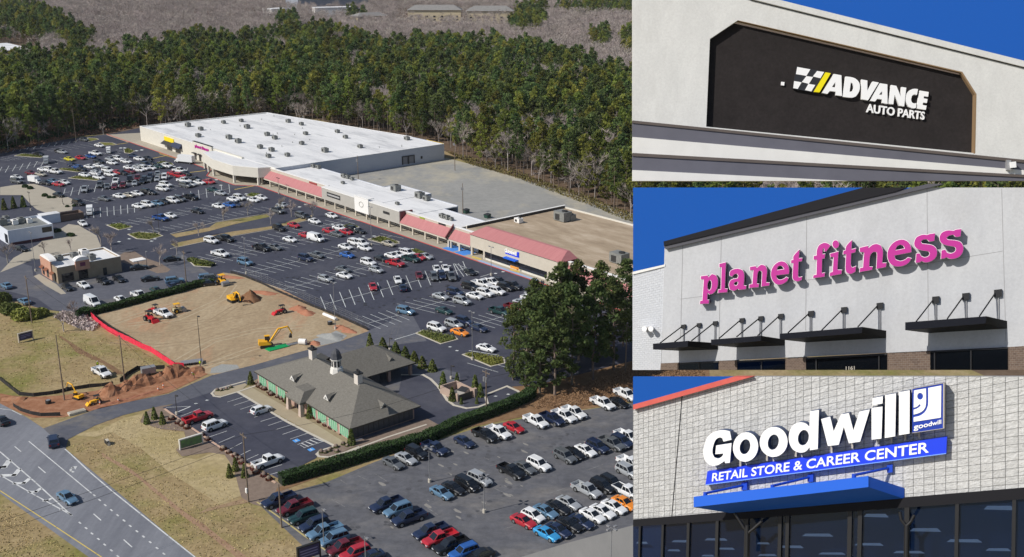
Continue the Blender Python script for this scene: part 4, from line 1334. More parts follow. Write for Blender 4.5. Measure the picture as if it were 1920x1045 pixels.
# ================================================================== buildings
M_WALLC = nmat('cream_wall', [(0.3, (0.60, 0.575, 0.51)), (0.75, (0.68, 0.655, 0.59))], 0.3, 7, 0.85, stretch=(1, 1, 3))
M_WALLB = nmat('bluish_white_wall', [(0.3, (0.44, 0.46, 0.52)), (0.75, (0.52, 0.54, 0.59))], 0.25, 7, 0.85, stretch=(1, 1, 3), scale2=0.5, col2=(0.40, 0.40, 0.42), f2=(0.62, 0.8))
M_ROOFW = nmat('white_roof_membrane', [(0.25, (0.60, 0.60, 0.61)), (0.6, (0.79, 0.79, 0.79))], 0.06, 12, 0.7, 0.0, None, 0.10, (0.42, 0.43, 0.45), (0.50, 0.76), grain=.8, stretch=(0.35, 1.6, 1))
M_ROOFT = nmat('tan_gravel_roof', [(0.27, (0.24, 0.185, 0.13)), (0.5, (0.38, 0.30, 0.215)), (0.74, (0.55, 0.46, 0.36))], 0.16, 12, 0.95, 0.3, 2.0, stretch=(0.35, 1.0, 1), spec=0.1)
M_REDR = nmat('red_metal_roof', [(0.3, (0.40, 0.155, 0.16)), (0.7, (0.48, 0.205, 0.205))], 0.4, 6, 0.55, stretch=(6, 0.3, 1))
M_REDD = mat('dark_red_wall', (0.20, 0.065, 0.065), 0.8)
M_GREYF = nmat('grey_fascia', [(0.3, (0.385, 0.37, 0.34)), (0.7, (0.44, 0.425, 0.39))], 0.4, 6, 0.85)
M_BEIGE = nmat('beige_fascia', [(0.3, (0.50, 0.455, 0.38)), (0.7, (0.58, 0.53, 0.45))], 0.4, 6, 0.85)
M_WCAP = mat('white_parapet_cap', (0.80, 0.79, 0.77), 0.7)
M_DKWIN = mat('dark_shop_glass', (0.012, 0.015, 0.02), 0.12, spec=0.6)
M_DARK = mat('dark_metal', (0.03, 0.03, 0.032), 0.6)
M_UNIT = nmat('unit_grey', [(0.3, (0.16, 0.165, 0.16)), (0.7, (0.26, 0.265, 0.25))], 1.2, 5, 0.6)
M_UNITD = mat('unit_grille', (0.03, 0.03, 0.03), 0.7)
M_SHING = nmat('grey_shingle', [(0.3, (0.125, 0.118, 0.104)), (0.5, (0.165, 0.156, 0.138)), (0.75, (0.215, 0.203, 0.182))], 2.2, 10, 0.9, 0.5, 6.0, stretch=(1, 1, 2.2), spec=0.15)
M_BRICKB = nmat('pinkish_brick', [(0.3, (0.36, 0.235, 0.19)), (0.7, (0.46, 0.32, 0.26))], 3.0, 6, 0.9)
M_GREENG = mat('green_window_film', (0.16, 0.42, 0.25), 0.25)
M_DKBR = nmat('dark_storefront', [(0.3, (0.05, 0.055, 0.065)), (0.7, (0.08, 0.085, 0.1))], 2, 4, 0.4)

def face_text(root, s, s0, s1, t, z0, z1, m, bold=0.03, name='lettering'):
    """raised letters on a shop fascia (local s, t, z), read from the car park; viewer's right is +s"""
    vs, fs = text_mesh(s, bold)
    x0, x1 = min(v[0] for v in vs), max(v[0] for v in vs)
    y0, y1 = min(v[1] for v in vs), max(v[1] for v in vs)
    b = MB()
    b.mesh([(lerp(s0, s1, (x - x0) / (x1 - x0)), t - 0.02 - (0.22 if z > 0 else 0), lerp(z0, z1, (y - y0) / (y1 - y0))) for x, y, z in vs], fs)
    return b.build(name, m, root)

LR = -R(90) + (R(90) - AZ_A) + R(90)     # local x = along the fronts, local y = depth
LROT = R(90) - AZ_A
# local frame: x -> DA, y -> DB
def part(root, name, m, fn):
    b = MB()
    fn(b)
    return b.build(name, m, root)

# ---- the big white-roofed store
AN = thing('big_box_store', 'large white flat roofed store at the far end of the shopping centre', 'store', SHO, LROT)
W0, W1, T0, T1, HH = -134.0, 8.0, 5.8, 94.0, 7.5
def f(b):
    b.box(W0, W1, T0, T0 + .4, 0, HH)
    b.box(W0, W0 + .4, T0 + .4, 78, 0, HH)
    b.box(-48, -20, T0 - 1.0, T0 - .003, 5.8, 8.2)
    b.box(-70, -50, T0 - .7, T0 - .003, 0.2, 8.6)
part(AN, 'front_wall', M_WALLC, f)
def f(b):
    b.box(W1 - .4, W1, T0 + .4, T1, 0, HH)
    b.hexa([(W0 + .4, 77.6, 0), (-18, 93.6, 0), (-18, 94, 0), (W0, 78, 0)], [(W0 + .4, 77.6, HH), (-18, 93.6, HH), (-18, 94, HH), (W0, 78, HH)])
    b.box(-18, W1 - .4, 93.6, 94, 0, HH)
part(AN, 'side_wall', M_WALLB, f)  # bluish grey puts the shade of the unlit sides into their colour
part(AN, 'roof', M_ROOFW, lambda b: b.hexa([(W0 + .4, T0 + .4, 6.9), (W1 - .4, T0 + .4, 6.9), (W1 - .4, 93.6, 6.9), (-18, 93.4, 6.9), (W0 + .4, 77.4, 6.9)], [(W0 + .4, T0 + .4, 7.2), (W1 - .4, T0 + .4, 7.2), (W1 - .4, 93.6, 7.2), (-18, 93.4, 7.2), (W0 + .4, 77.4, 7.2)]))
def f(b):
    b.box(W0 - .08, W1 + .08, T0 - .08, T0 + .5, HH, HH + .16)
    b.box(W1 - .5, W1 + .08, T0 + .5, T1 + .08, HH, HH + .16)
    b.box(W0 - .08, W0 + .5, T0 + .5, 78, HH, HH + .16)
    b.hexa([(W0, 77.5, HH), (-18, 93.5, HH), (-18, 94.1, HH), (W0, 78.1, HH)], [(W0, 77.5, HH + .16), (-18, 93.5, HH + .16), (-18, 94.1, HH + .16), (W0, 78.1, HH + .16)])
part(AN, 'parapet_cap', M_WCAP, f)
for k, tt in enumerate((20, 34, 48, 62, 76)):      # seams where the membrane laps
    part(AN, 'roof_seam', nmat('roof_seam', [(0.3, (0.55, 0.55, 0.56)), (0.7, (0.72, 0.72, 0.72))], 0.3, 6, 0.8), lambda b: b.box(W0 + 2, W1 - 2, tt, tt + 0.35, 7.2, 7.24))
for k in range(18):
    vx, vy = random.uniform(-125, 0), random.uniform(14, 76)
    part(AN, 'vent_pipe', M_UNIT, lambda b: b.cyl((vx, vy, 7.2), (vx, vy, random.uniform(7.7, 8.2)), .16, None, 8))
s0, t0 = S2(*k1((955, 870))[0], 2)
part(AN, 'yellow_sign_board', mat('yellow_board', srgb(238, 214, 30), 0.6), lambda b: b.box(s0 - 2, s0 + 9, T0 - .35, T0 - .004, 4.4, 6.4))
def f(b):
    b.hexa([(s0 - 3, T0 - 2.0, 2.9), (s0 + 9, T0 - 2.0, 2.9), (s0 + 9, T0 - .004, 2.9), (s0 - 3, T0 - .004, 2.9)], [(s0 - 3, T0 - 2.0, 3.1), (s0 + 9, T0 - 2.0, 3.1), (s0 + 9, T0 - .004, 4.3), (s0 - 3, T0 - .004, 4.3)])
part(AN, 'black_awning', M_DARK, f)
part(AN, 'shop_door', M_DKWIN, lambda b: b.box(s0, s0 + 6, T0 - .06, T0 - .003, 0.15, 2.8))
s1, t1 = S2(*k1((1073, 885))[0], 2)
def f(b):
    b.hexa([(s1 - 5, T0 - 1.8, 2.9), (s1 + 5, T0 - 1.8, 2.9), (s1 + 5, T0 - .004, 2.9), (s1 - 5, T0 - .004, 2.9)], [(s1 - 5, T0 - 1.8, 3.1), (s1 + 5, T0 - 1.8, 3.1), (s1 + 5, T0 - .004, 5.0), (s1 - 5, T0 - .004, 5.0)])
part(AN, 'navy_awning', mat('navy_fabric', srgb(38, 48, 74), 0.8), f)
part(AN, 'shop_door', M_DKWIN, lambda b: b.box(s1 - 3, s1 + 3, T0 - .06, T0 - .003, 0.15, 2.8))
part(AN, 'gym_parapet_cap', M_DARK, lambda b: b.box(-70.1, -49.9, T0 - .8, T0 + .3, 8.6, 8.75))
face_text(AN, 'planet fitness', -67.5, -53, T0 - .7, 5.6, 7.6, M_MAG, 0.03)
for q in (-68, -63, -58, -53.5):
    part(AN, 'gym_door', M_DKWIN, lambda b: b.box(q - 1.1, q + 1.1, T0 - .78, T0 - .703, 0.2, 3.0))
    part(AN, 'gym_canopy', M_DARK, lambda b: b.box(q - 1.6, q + 1.6, T0 - 2.0, T0 - .703, 3.2, 3.45))
def f(b):
    fp = [(-46, T0 - .01), (-46, -1.5), (-28, -5.6), (-9, -5.2), (2.5, .6), (4.5, T0 - .01)]
    b.prism(fp, 3.4, 7.45)
part(AN, 'canopy', M_WALLC, f)
part(AN, 'canopy_roof', M_ROOFW, lambda b: b.prism([(-45.5, T0 - .1), (-45.5, -1.1), (-28, -5.1), (-9.2, -4.8), (2, .9), (4, T0 - .1)], 7.455, 7.6))
part(AN, 'canopy_dark_glass', M_DKWIN, lambda b: b.box(-44, 3.5, T0 - .1, T0 - .004, .3, 3.3))  # dark glass wall behind the canopy columns
for (q, r) in ((-45.3, -.9), (-37, -3), (-28, -4.9), (-9.3, -4.6), (1.8, .9)):
    part(AN, 'column', M_WALLC, lambda b: b.box(q - .45, q + .45, r - .45, r + .45, .15, 3.398))
for px, w_, h_ in ((755, 4.2, 3.6), (772, 3.6, 3.6)):
    s_, t_ = 0, 0
    g = G(px, 306, 1.0) - SHO
    t_ = g.dot(DB)
    dk = part(AN, 'loading_door', mat('dock_grey', (0.22, 0.22, 0.24), 0.7), lambda b: b.box(W1, W1 + .06, t_ - 1.5, t_ + 1.5, .9, 4.2))
    part(dk, 'dock_seal', M_DARK, lambda b: [b.box(W1, W1 + .35, t_ - 1.9, t_ - 1.5, .8, 4.6), b.box(W1, W1 + .35, t_ + 1.5, t_ + 1.9, .8, 4.6), b.box(W1, W1 + .35, t_ - 1.5, t_ + 1.5, 4.2, 4.6)])
g = G(788, 300, 1.5) - SHO
part(AN, 'small_vent', M_UNITD, lambda b: b.box(W1, W1 + .1, g.dot(DB) - .5, g.dot(DB) + .5, 2.2, 3.4))
part(AN, 'yellow_roof_edge', mat('yellow_edge', srgb(210, 180, 70), .7), lambda b: b.box(-6, W1 + .02, T1 + .09, T1 + .2, HH - .5, HH + .17))

# rooftop air conditioners: a thing each
def rooftop_unit(px, py, z, label, sc=1.0, group='air conditioners on the white store roof', mt=None):
    p = G(px, py, z)
    t = thing('rooftop_unit', label, 'air conditioner', p, LROT, group)
    b = MB()
    b.box(-1.3 * sc, 1.3 * sc, -.95 * sc, .95 * sc, .25, 1.7 * sc)
    b.box(-1.0 * sc, 1.0 * sc, -.7 * sc, .7 * sc, 0, .25)
    b.build('unit_housing', mt or M_UNIT, t)
    b = MB()
    b.box(-.9 * sc, .2 * sc, -.95 * sc - .03, -.95 * sc, .5, 1.3 * sc)
    b.box(-1.3 * sc - .03, -1.3 * sc, -.6 * sc, .6 * sc, .45, 1.4 * sc)
    b.build('grille', M_UNITD, t)
    b = MB()
    b.cyl((.5 * sc, 0, 1.7 * sc), (.5 * sc, 0, 1.9 * sc), .5 * sc, None, 12)
    b.build('fan', M_UNITD, t)
    return t
UN = k1((1117, 752), (1193, 774), (1328, 734), (1433, 724), (1177, 814), (1467, 763), (1360, 826), (1415, 849), (1587, 806), (1632, 827), (1712, 728), (1790, 744), (1815, 801), (1545, 882), (1613, 899), (1595, 936), (1707, 929), (1792, 859)) + k2((135, 789), (183, 822), (62, 904), (270, 879), (548, 832))
for i, (x, y) in enumerate(sorted(UN)):
    row = 'near the front' if S2(x, y, 7.3)[1] < 32 else ('at mid roof' if S2(x, y, 7.3)[1] < 62 else 'toward the wood')
    rooftop_unit(x, y, 7.25, 'grey unit %s, %s from left on the white store roof' % (row, ORD[i] if i < 20 else ['third last', 'second last', 'last'][min(2, i - 20)]), random.choice((.9, 1.0, 1.15)))

# ---- the row of small shops
SR = thing('shop_row', 'long row of small shops with red metal awnings and white roofs behind a colonnade', 'shops', SHO, LROT)
ZT = 6.6
def f(b):
    b.box(8.1, 131, 6.2, 6.5, 0, 3.0)
    b.box(130.6, 131, 6.5, 22, 0, 6.0)
part(SR, 'shop_wall', M_BEIGE, f)
for s0 in range(2, 128, 8):
    part(SR, 'shop_window', M_DKWIN, lambda b: b.box(s0 + 6.2 if s0 < 4 else s0, s0 + 6.6, 6.12, 6.19, .7, 2.75))
def awning(root, a, c, z0=2.95, z1=5.7, t0=2.6, t1=5.4):
    part(root, 'red_awning_roof', M_REDR, lambda b: b.hexa([(a, t0, z0 + .1), (c, t0, z0 + .1), (c, t1, z1), (a, t1, z1)], [(a, t0, z0 + .28), (c, t0, z0 + .28), (c, t1, z1 + .18), (a, t1, z1 + .18)]))
    part(root, 'awning_beam', M_BEIGE, lambda b: b.box(a, c, t0 + .05, t0 + .5, z0 - .45, z0 + .08))
def parapet(root, a, c, top, m, t=5.5):
    part(root, 'parapet_wall', m, lambda b: b.box(a, c, t, t + .4, 3.0, top))
    part(root, 'parapet_cap', M_WCAP, lambda b: b.box(a, c, t - .15, t + .95, top, top + .22))
awning(SR, 0.6, 50)
parapet(SR, 2, 50, 7.0, M_BEIGE)
def fascia(root, a, c, z0, top, m, t=2.7):
    part(root, 'fascia', m, lambda b: b.box(a, c, t, t + .4, z0, top))
    part(root, 'fascia_cap', M_WCAP, lambda b: b.box(a - .05, c + .05, t - .12, t + 2.6, top, top + .3))
fascia(SR, 50.05, 73.8, 2.5, 7.0, M_GREYF)
fascia(SR, 73.9, 83.2, 2.3, 7.9, M_WCAP, 2.4)
fascia(SR, 83.3, 102.6, 2.5, 7.0, M_GREYF)
part(SR, 'return_wall', M_REDD, lambda b: b.box(102.2, 102.62, 3.15, 8.5, 2.5, 6.9))
awning(SR, 102.8, 130)
parapet(SR, 102.8, 130, 6.6, M_BEIGE)
part(SR, 'red_gable', M_REDD, lambda b: b.hexa([(130.05, 2.3, 2.9), (130.4, 2.3, 2.9), (130.4, 5.6, 6.3), (130.05, 5.6, 6.3)], [(130.05, 1.9, 3.6), (130.4, 1.9, 3.6), (130.4, 5.6, 7.6), (130.05, 5.6, 7.6)]))
for i in range(19):
    s0 = 1 + 7.3 * i
    part(SR, 'column', M_BEIGE, lambda b: b.box(s0 - .32, s0 + .32, 2.65, 3.2, .15, 2.5))
fs_ = part(SR, 'framed_sign', M_DARK, lambda b: b.box(54, 63.5, 2.6, 2.698, 4.2, 5.9))
part(fs_, 'pale_sign_band', mat('pale_sign', (0.4, 0.4, 0.4), .7), lambda b: b.box(54.5, 63, 2.57, 2.6, 4.75, 5.35))
bm = MB()
s0 = 78.5
for k in range(16):
    a0, a1 = 2 * math.pi * k / 16, 2 * math.pi * (k + 1) / 16
    bm.hexa([(s0 + 1.5 * math.cos(a0), 2.38, 5.4 + 1.1 * math.sin(a0)), (s0 + 1.5 * math.cos(a1), 2.38, 5.4 + 1.1 * math.sin(a1)), (s0 + 1.25 * math.cos(a1), 2.38, 5.4 + .85 * math.sin(a1)), (s0 + 1.25 * math.cos(a0), 2.38, 5.4 + .85 * math.sin(a0))],
            [(s0 + 1.5 * math.cos(a0), 2.3, 5.4 + 1.1 * math.sin(a0)), (s0 + 1.5 * math.cos(a1), 2.3, 5.4 + 1.1 * math.sin(a1)), (s0 + 1.25 * math.cos(a1), 2.3, 5.4 + .85 * math.sin(a1)), (s0 + 1.25 * math.cos(a0), 2.3, 5.4 + .85 * math.sin(a0))])
bm.build('round_emblem', M_GREYF, SR)
part(SR, 'oval_sign', M_DARK, lambda b: b.box(92.5, 96.5, 2.6, 2.698, 4.7, 5.6))
part(SR, 'small_sign_board', mat('dull_red_sign', srgb(150, 60, 60), .7), lambda b: b.box(36, 42, 5.38, 5.498, 6.0, 6.7))
part(SR, 'small_sign_board', mat('green_sign', srgb(150, 170, 60), .7), lambda b: b.box(111, 114, 5.38, 5.498, 5.95, 6.5))
part(SR, 'small_sign_board', M_DARK, lambda b: b.box(122, 126, 5.38, 5.498, 5.9, 6.5))
def f(b):
    for a, c, t, z in ((8.1, 40, 24.0, 6.0), (40.02, 62, 23.0, 6.08), (62.02, 84, 30.0, 6.16), (84.02, 106, 26.0, 6.05), (106.02, 130.5, 19.5, 5.9)):
        b.box(a, c, 5.95, t, z - .4, z)
part(SR, 'roof', M_ROOFW, f)
def f(b):
    for a, c, t, z in ((8.1, 40, 24.0, 6.0), (40.02, 62, 23.0, 6.08), (62.02, 84, 30.0, 6.16), (84.02, 106, 26.0, 6.05), (106.02, 130.5, 19.5, 5.9)):
        b.box(a, c, t, t + .3, 0, z + .25)
    b.box(84, 84.3, 26.3, 30.3, 0, 6.4)
    b.box(62, 62.02 + .28, 23.3, 30.0, 0, 6.4)
part(SR, 'back_wall', M_WALLB, f)
for i, (px, py, sc) in enumerate(((588, 314, .8), (597, 316, .8), (645, 333, .9), (652, 335, .8), (660, 338, .7), (643, 345, .6), (742, 358, 1.4), (787, 371, 1.3), (745, 384, .6), (800, 376, 1.0), (829, 408, .8), (838, 411, .8), (846, 413, .6))):
    rooftop_unit(px, py, 6.1, '%s grey unit on the shop row roof, %s from the left' % ('large' if sc > 1.5 else 'small', ORD[i]), sc, 'air conditioners on the shop row roof')
# ---- the charity shop at the near end
GWB = thing('charity_shop', 'beige charity shop with red mansard roof, blue awning and tan gravel roof', 'shop', SHO, LROT)
part(GWB, 'fascia', M_BEIGE, lambda b: b.box(143, 186, 2.6, 3.1, 2.9, 7.2))
def f(b):
    b.hexa([(142.6, 2.2, 7.2), (186.4, 2.2, 7.2), (186.4, 9.5, 7.2), (142.6, 9.5, 7.2)], [(145.5, 7.2, 9.4), (184, 7.2, 9.4), (184, 8.2, 9.4), (145.5, 8.2, 9.4)])
part(GWB, 'mansard_roof', M_REDR, f)
part(GWB, 'red_side_wall', M_REDD, lambda b: b.box(185.6, 186, 3.1, 9, 2.9, 7.19))
def f(b):
    b.box(150.5, 184.5, 2.75, 2.95, .15, .75)
part(GWB, 'window_base', M_WALLC, f)
for i in range(9):
    s0 = 150.5 + i * 3.7
    w_ = part(GWB, 'shop_window', M_DKWIN, lambda b: b.box(s0, s0 + 3.6, 2.8, 2.9, .76 if not 3 <= i <= 4 else .16, 2.88))
for s0 in (131.0, 137, 143.6, 150, 180.6, 185.5, 191, 197, 203, 209):
    part(GWB, 'column', M_BEIGE, lambda b: b.box(s0 - .4, s0 + .4, 2.62, 3.3, .15, 2.5 if s0 < 143 or s0 > 186 else 2.89))
part(GWB, 'blue_awning', M_GBLUE, lambda b: b.box(S2(947, 482, 3.5)[0], S2(972, 489, 3.5)[0], 1.2, 2.55, 3.3, 3.65))
gs0, gs1 = S2(947, 470, 5.4)[0], S2(979, 477, 5.4)[0]
face_text(GWB, 'Goodwill', gs0, gs1 - 1.0, 2.6, 4.9, 6.1, M_WHITE, 0.03)
part(GWB, 'blue_sign', M_SBLUE, lambda b: [b.box(gs0, gs1, 2.5, 2.596, 4.45, 4.78), b.box(gs1 - .8, gs1, 2.4, 2.59, 4.85, 6.2)])
part(GWB, 'entrance_sign', mat('orange_sign', srgb(220, 150, 70), .7), lambda b: b.box(163, 167, 2.7, 2.79, .3, 1.1))
awning(GWB, 131.2, 142.8)
parapet(GWB, 131.2, 142.8, 6.6, M_BEIGE)
awning(GWB, 186.2, 214)
parapet(GWB, 186.2, 214, 6.8, M_BEIGE)
def f(b):
    b.box(131.2, 142.5, 6.2, 6.6, 0, 2.5)
    b.box(186.2, 214, 6.2, 6.6, 0, 2.5)
    b.box(134.0, 134.4, 8, 53, 0, 7.3)
    b.box(134.4, 216, 52.6, 53, 0, 6.9)
    b.box(213.6, 214, 8, 52.6, 0, 6.9)
part(GWB, 'wall', M_WALLC, f)
part(GWB, 'inner_parapet', M_DARK, lambda b: b.box(134.42, 134.6, 8, 52.5, 6.42, 7.25))
part(GWB, 'parapet_cap', M_WCAP, lambda b: b.box(133.8, 134.65, 8, 53.1, 7.3, 7.45))
part(GWB, 'roof', M_ROOFT, lambda b: b.box(134.62, 213.6, 5.9, 52.5, 6.0, 6.4))
rooftop_unit(893 + 79.5, 418, 6.4, 'small pale unit standing alone on the tan gravel roof', 1.0, 'units on the tan gravel roof', M_WCAP)
rooftop_unit(1055, 414, 6.4, 'large grey unit with a low duct on the tan gravel roof', 2.0, 'units on the tan gravel roof')
rooftop_unit(1069, 413, 6.4, 'low grey duct box beside the large unit on the tan gravel roof', 1.3, 'units on the tan gravel roof')
rooftop_unit(1161, 493, 6.4, 'grey-green unit at the near corner of the tan gravel roof', 1.9, 'units on the tan gravel roof')
NB = thing('end_shop', 'white roofed end shop partly hidden behind the tall pines', 'shop', SW(222, 4), LROT)
part(NB, 'wall', M_WALLB, lambda b: b.box(-7.5, 45, 3, 40, 0, 5.8))
part(NB, 'roof', M_ROOFW, lambda b: b.box(-7.6, 45.1, 2.9, 40.1, 5.8, 6.1))
awning(NB, -7.5, 45, t0=-1.5, t1=2.8)
def dumpster(px, py, label, rz=0.0, m=None):
    t = thing('dumpster', label, 'dumpster', G(px, py), LROT + rz)
    b = MB()
    b.hexa([(-1, -.8, .1), (1, -.8, .1), (1, .8, .1), (-1, .8, .1)], [(-1.1, -1.0, 1.3), (1.1, -1.0, 1.3), (1.1, .9, 1.6), (-1.1, .9, 1.6)])
    b.build('bin', m or mat('dumpster_green', (0.02, 0.07, 0.05), .6), t)
    b = MB()
    b.hexa([(-1.1, -1.05, 1.31), (1.1, -1.05, 1.31), (1.1, .9, 1.61), (-1.1, .9, 1.61)], [(-1.1, -1.05, 1.38), (1.1, -1.05, 1.38), (1.1, .9, 1.68), (-1.1, .9, 1.68)])
    b.build('lid', M_DARK, t)
    return t
dumpster(874, 400, 'dark green dumpster behind the shop row, left of two')
dumpster(914, 409, 'dark green dumpster behind the shop row, close to the tan roof')
# ---- bank with hip roof
BO = G(476, 696, 3.2)
BKO = Vector((BO.x, BO.y, 0))
BK = thing('bank_building', 'brick bank with grey hip roof, white cupola, two chimneys and green windows', 'bank', BKO, LROT)
LX, LY, EV, RZ_ = 41.0, 17.8, 3.2, 8.1
R1x, R2x, Rm = 12.0, 31.5, 8.9
def f(b):
    ov = 0.0
    e = [(0, 0, EV), (LX, 0, EV), (LX, LY, EV), (0, LY, EV)]
    r1, r2 = (R1x, Rm, RZ_), (R2x, Rm, RZ_)
    b.face([e[0], e[1], r2, r1]); b.face([e[1], e[2], r2]); b.face([e[2], e[3], r1, r2]); b.face([e[3], e[0], r1])
    b.face([(0.3, .3, EV - .1), (.3, LY - .3, EV - .1), (LX - .3, LY - .3, EV - .1), (LX - .3, .3, EV - .1)])
main_roof = part(BK, 'roof', M_SHING, f)
def f(b):
    b.box(0, LX, -.05, .12, EV - .28, EV - .005); b.box(LX - .12, LX + .05, .12, LY, EV - .28, EV - .005)
    b.box(-.05, .12, .12, LY, EV - .28, EV - .005); b.box(.12, LX - .12, LY - .12, LY + .05, EV - .28, EV - .005)
part(BK, 'gutter', mat('dark_gutter', (0.05, 0.045, 0.04), .6), f)
part(BK, 'wall', M_BRICKB, lambda b: b.box(.7, LX - 1.1, .5, LY - 1.0, 0, EV - .12))
for i in range(9):
    s0 = 1.6 + i * 4.35
    if 15.8 < s0 + 1.8 < 23.5:
        continue
    wn = part(BK, 'window', M_GREENG, lambda b: b.box(s0, s0 + 3.3, .43, .497, .4, 3.0))
    part(wn, 'window_frame', M_WCAP, lambda b: [b.box(s0 + 3.3 * q / 4 - .04, s0 + 3.3 * q / 4 + .04, .38, .428, .35, 3.02) for q in range(5)])
part(BK, 'dark_glazing', M_DKBR, lambda b: b.box(LX - 1.098, LX - .98, .9, LY - 1.4, .3, 2.95))
for i in range(12):
    part(BK, 'glazing_bar', M_DARK, lambda b: b.box(LX - .978, LX - .93, 1.2 + i * 1.28, 1.32 + i * 1.28, .3, 2.95))
# entrance porch
def f(b):
    a, c = 17.0, 23.4
    z, zz = EV + .1, 5.6
    b.face([(a, -1.4, z), (c, -1.4, z), (c - 1.3, .5, zz - .5), (a + 1.3, .5, zz - .5)])
    b.face([(c, -1.4, z), (c, .6, z), (c - 1.3, 3.2, zz - .5), (c - 1.3, .5, zz - .5)])
    b.face([(a, .6, z), (a, -1.4, z), (a + 1.3, .5, zz - .5), (a + 1.3, 3.2, zz - .5)])
    b.face([(a + 1.3, .5, zz - .5), (c - 1.3, .5, zz - .5), (c - 1.3, 4.2, zz - .45), (a + 1.3, 4.2, zz - .45)])
    b.box(a + .1, c - .1, -1.3, .49, z - .5, z - .02)
part(BK, 'porch_roof', M_SHING, f)
for s0 in (17.6, 22.9):
    part(BK, 'porch_column', mat('pale_pink_brick', (0.50, 0.40, 0.34), .85), lambda b: b.hexa([(s0 - .55, -1.4, 0), (s0 + .55, -1.4, 0), (s0 + .55, -.5, 0), (s0 - .55, -.5, 0)], [(s0 - .36, -1.25, 2.78), (s0 + .36, -1.25, 2.78), (s0 + .36, -.6, 2.78), (s0 - .36, -.6, 2.78)]))
part(BK, 'entrance_door', M_DKWIN, lambda b: b.box(18.6, 21.8, .4, .49, .05, 2.6))
def chimney(x, y):
    ch = part(BK, 'chimney', mat('chimney_render', (0.62, 0.57, 0.52), .85), lambda b: b.box(x - .75, x + .75, y - .6, y + .6, RZ_ - 1.2, RZ_ + 1.9))
    part(ch, 'chimney_cap', M_DARK, lambda b: [b.box(x - .9, x + .9, y - .75, y + .75, RZ_ + 1.9, RZ_ + 2.2), b.box(x - .45, x - .05, y - .2, y + .2, RZ_ + 2.2, RZ_ + 2.8), b.box(x + .15, x + .5, y - .2, y + .2, RZ_ + 2.2, RZ_ + 2.7)])
chimney(R1x + .2, Rm - .2)
chimney(R2x - .4, Rm - .2)
cux = 22.0
def f(b):
    def ring(r, z):
        return [(cux + r * math.cos(2 * math.pi * k / 8 + .39), Rm + r * math.sin(2 * math.pi * k / 8 + .39), z) for k in range(8)]
    b.hexa(ring(1.55, RZ_ - 1.2), ring(1.35, RZ_ + .45)); b.hexa(ring(1.05, RZ_ + .46), ring(1.05, RZ_ + 2.4)); b.hexa(ring(1.35, RZ_ + 2.41), ring(1.35, RZ_ + 2.6))
cu_ = part(BK, 'cupola', mat('cupola_white', (0.74, 0.72, 0.68), .7), f)
def f(b):
    def ring(r, z):
        return [(cux + r * math.cos(2 * math.pi * k / 8 + .39), Rm + r * math.sin(2 * math.pi * k / 8 + .39), z) for k in range(8)]
    zs = ((1.38, 2.61), (1.16, 3.2), (.98, 3.9), (.62, 4.5), (.16, 4.85))
    for (r0, z0), (r1, z1) in zip(zs[:-1], zs[1:]):
        b.hexa(ring(r0, RZ_ + z0), ring(r1, RZ_ + z1 - .002))
part(cu_, 'cupola_roof', mat('slate_roof', (0.055, 0.058, 0.07), .6), f)
for k in range(8):
    a = 2 * math.pi * k / 8 + .785
    c_, s_ = math.cos(a), math.sin(a)
    part(cu_, 'louvre', M_DARK, lambda b: b.hexa([(cux + .98 * c_ - .25 * s_, Rm + .98 * s_ + .25 * c_, RZ_ + .8), (cux + .98 * c_ + .25 * s_, Rm + .98 * s_ - .25 * c_, RZ_ + .8), (cux + .98 * c_ + .25 * s_, Rm + .98 * s_ - .25 * c_, RZ_ + 2.1), (cux + .98 * c_ - .25 * s_, Rm + .98 * s_ + .25 * c_, RZ_ + 2.1)], [(cux + 1.01 * c_ - .25 * s_, Rm + 1.01 * s_ + .25 * c_, RZ_ + .8), (cux + 1.01 * c_ + .25 * s_, Rm + 1.01 * s_ - .25 * c_, RZ_ + .8), (cux + 1.01 * c_ + .25 * s_, Rm + 1.01 * s_ - .25 * c_, RZ_ + 2.1), (cux + 1.01 * c_ - .25 * s_, Rm + 1.01 * s_ + .25 * c_, RZ_ + 2.1)]))
def dormer(px, py, ax, z):
    """small eyebrow dormer at a roof pixel; ax 0 faces the front, 1 faces the right-hand end"""
    d = G(px, py, z) - BKO
    x, y = d.dot(DA), d.dot(DB)
    def q(u, v, h):
        return (x + u, y + v, z + h) if ax == 0 else (x - v, y + u, z + h)
    dm = part(BK, 'dormer', M_SHING, lambda b: [b.face([q(-1.0, 0, 0), q(0, 0, 1.0), q(0, 2.6, 1.15), q(-.4, 1.4, .8)]), b.face([q(1.0, 0, 0), q(.4, 1.4, .8), q(0, 2.6, 1.15), q(0, 0, 1.0)])])
    part(dm, 'dormer_face', MATS['cupola_white'] if ax == 0 else M_UNIT, lambda b: b.hexa([q(-1, -.05, -.05), q(1, -.05, -.05), q(.12, -.05, 1.02), q(-.12, -.05, 1.02)], [q(-1, .03, -.05), q(1, .03, -.05), q(.12, .03, 1.02), q(-.12, .03, 1.02)]))  # end-facing dormer gets darker greys, its shade put into the colour
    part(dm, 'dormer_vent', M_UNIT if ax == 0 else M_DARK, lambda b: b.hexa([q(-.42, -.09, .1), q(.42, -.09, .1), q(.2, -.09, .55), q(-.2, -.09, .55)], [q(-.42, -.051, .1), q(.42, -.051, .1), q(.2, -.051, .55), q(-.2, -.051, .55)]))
dormer(547.5, 713, 0, 5.0)
dormer(611, 749, 0, 5.0)
dormer(721, 765, 1, 5.0)
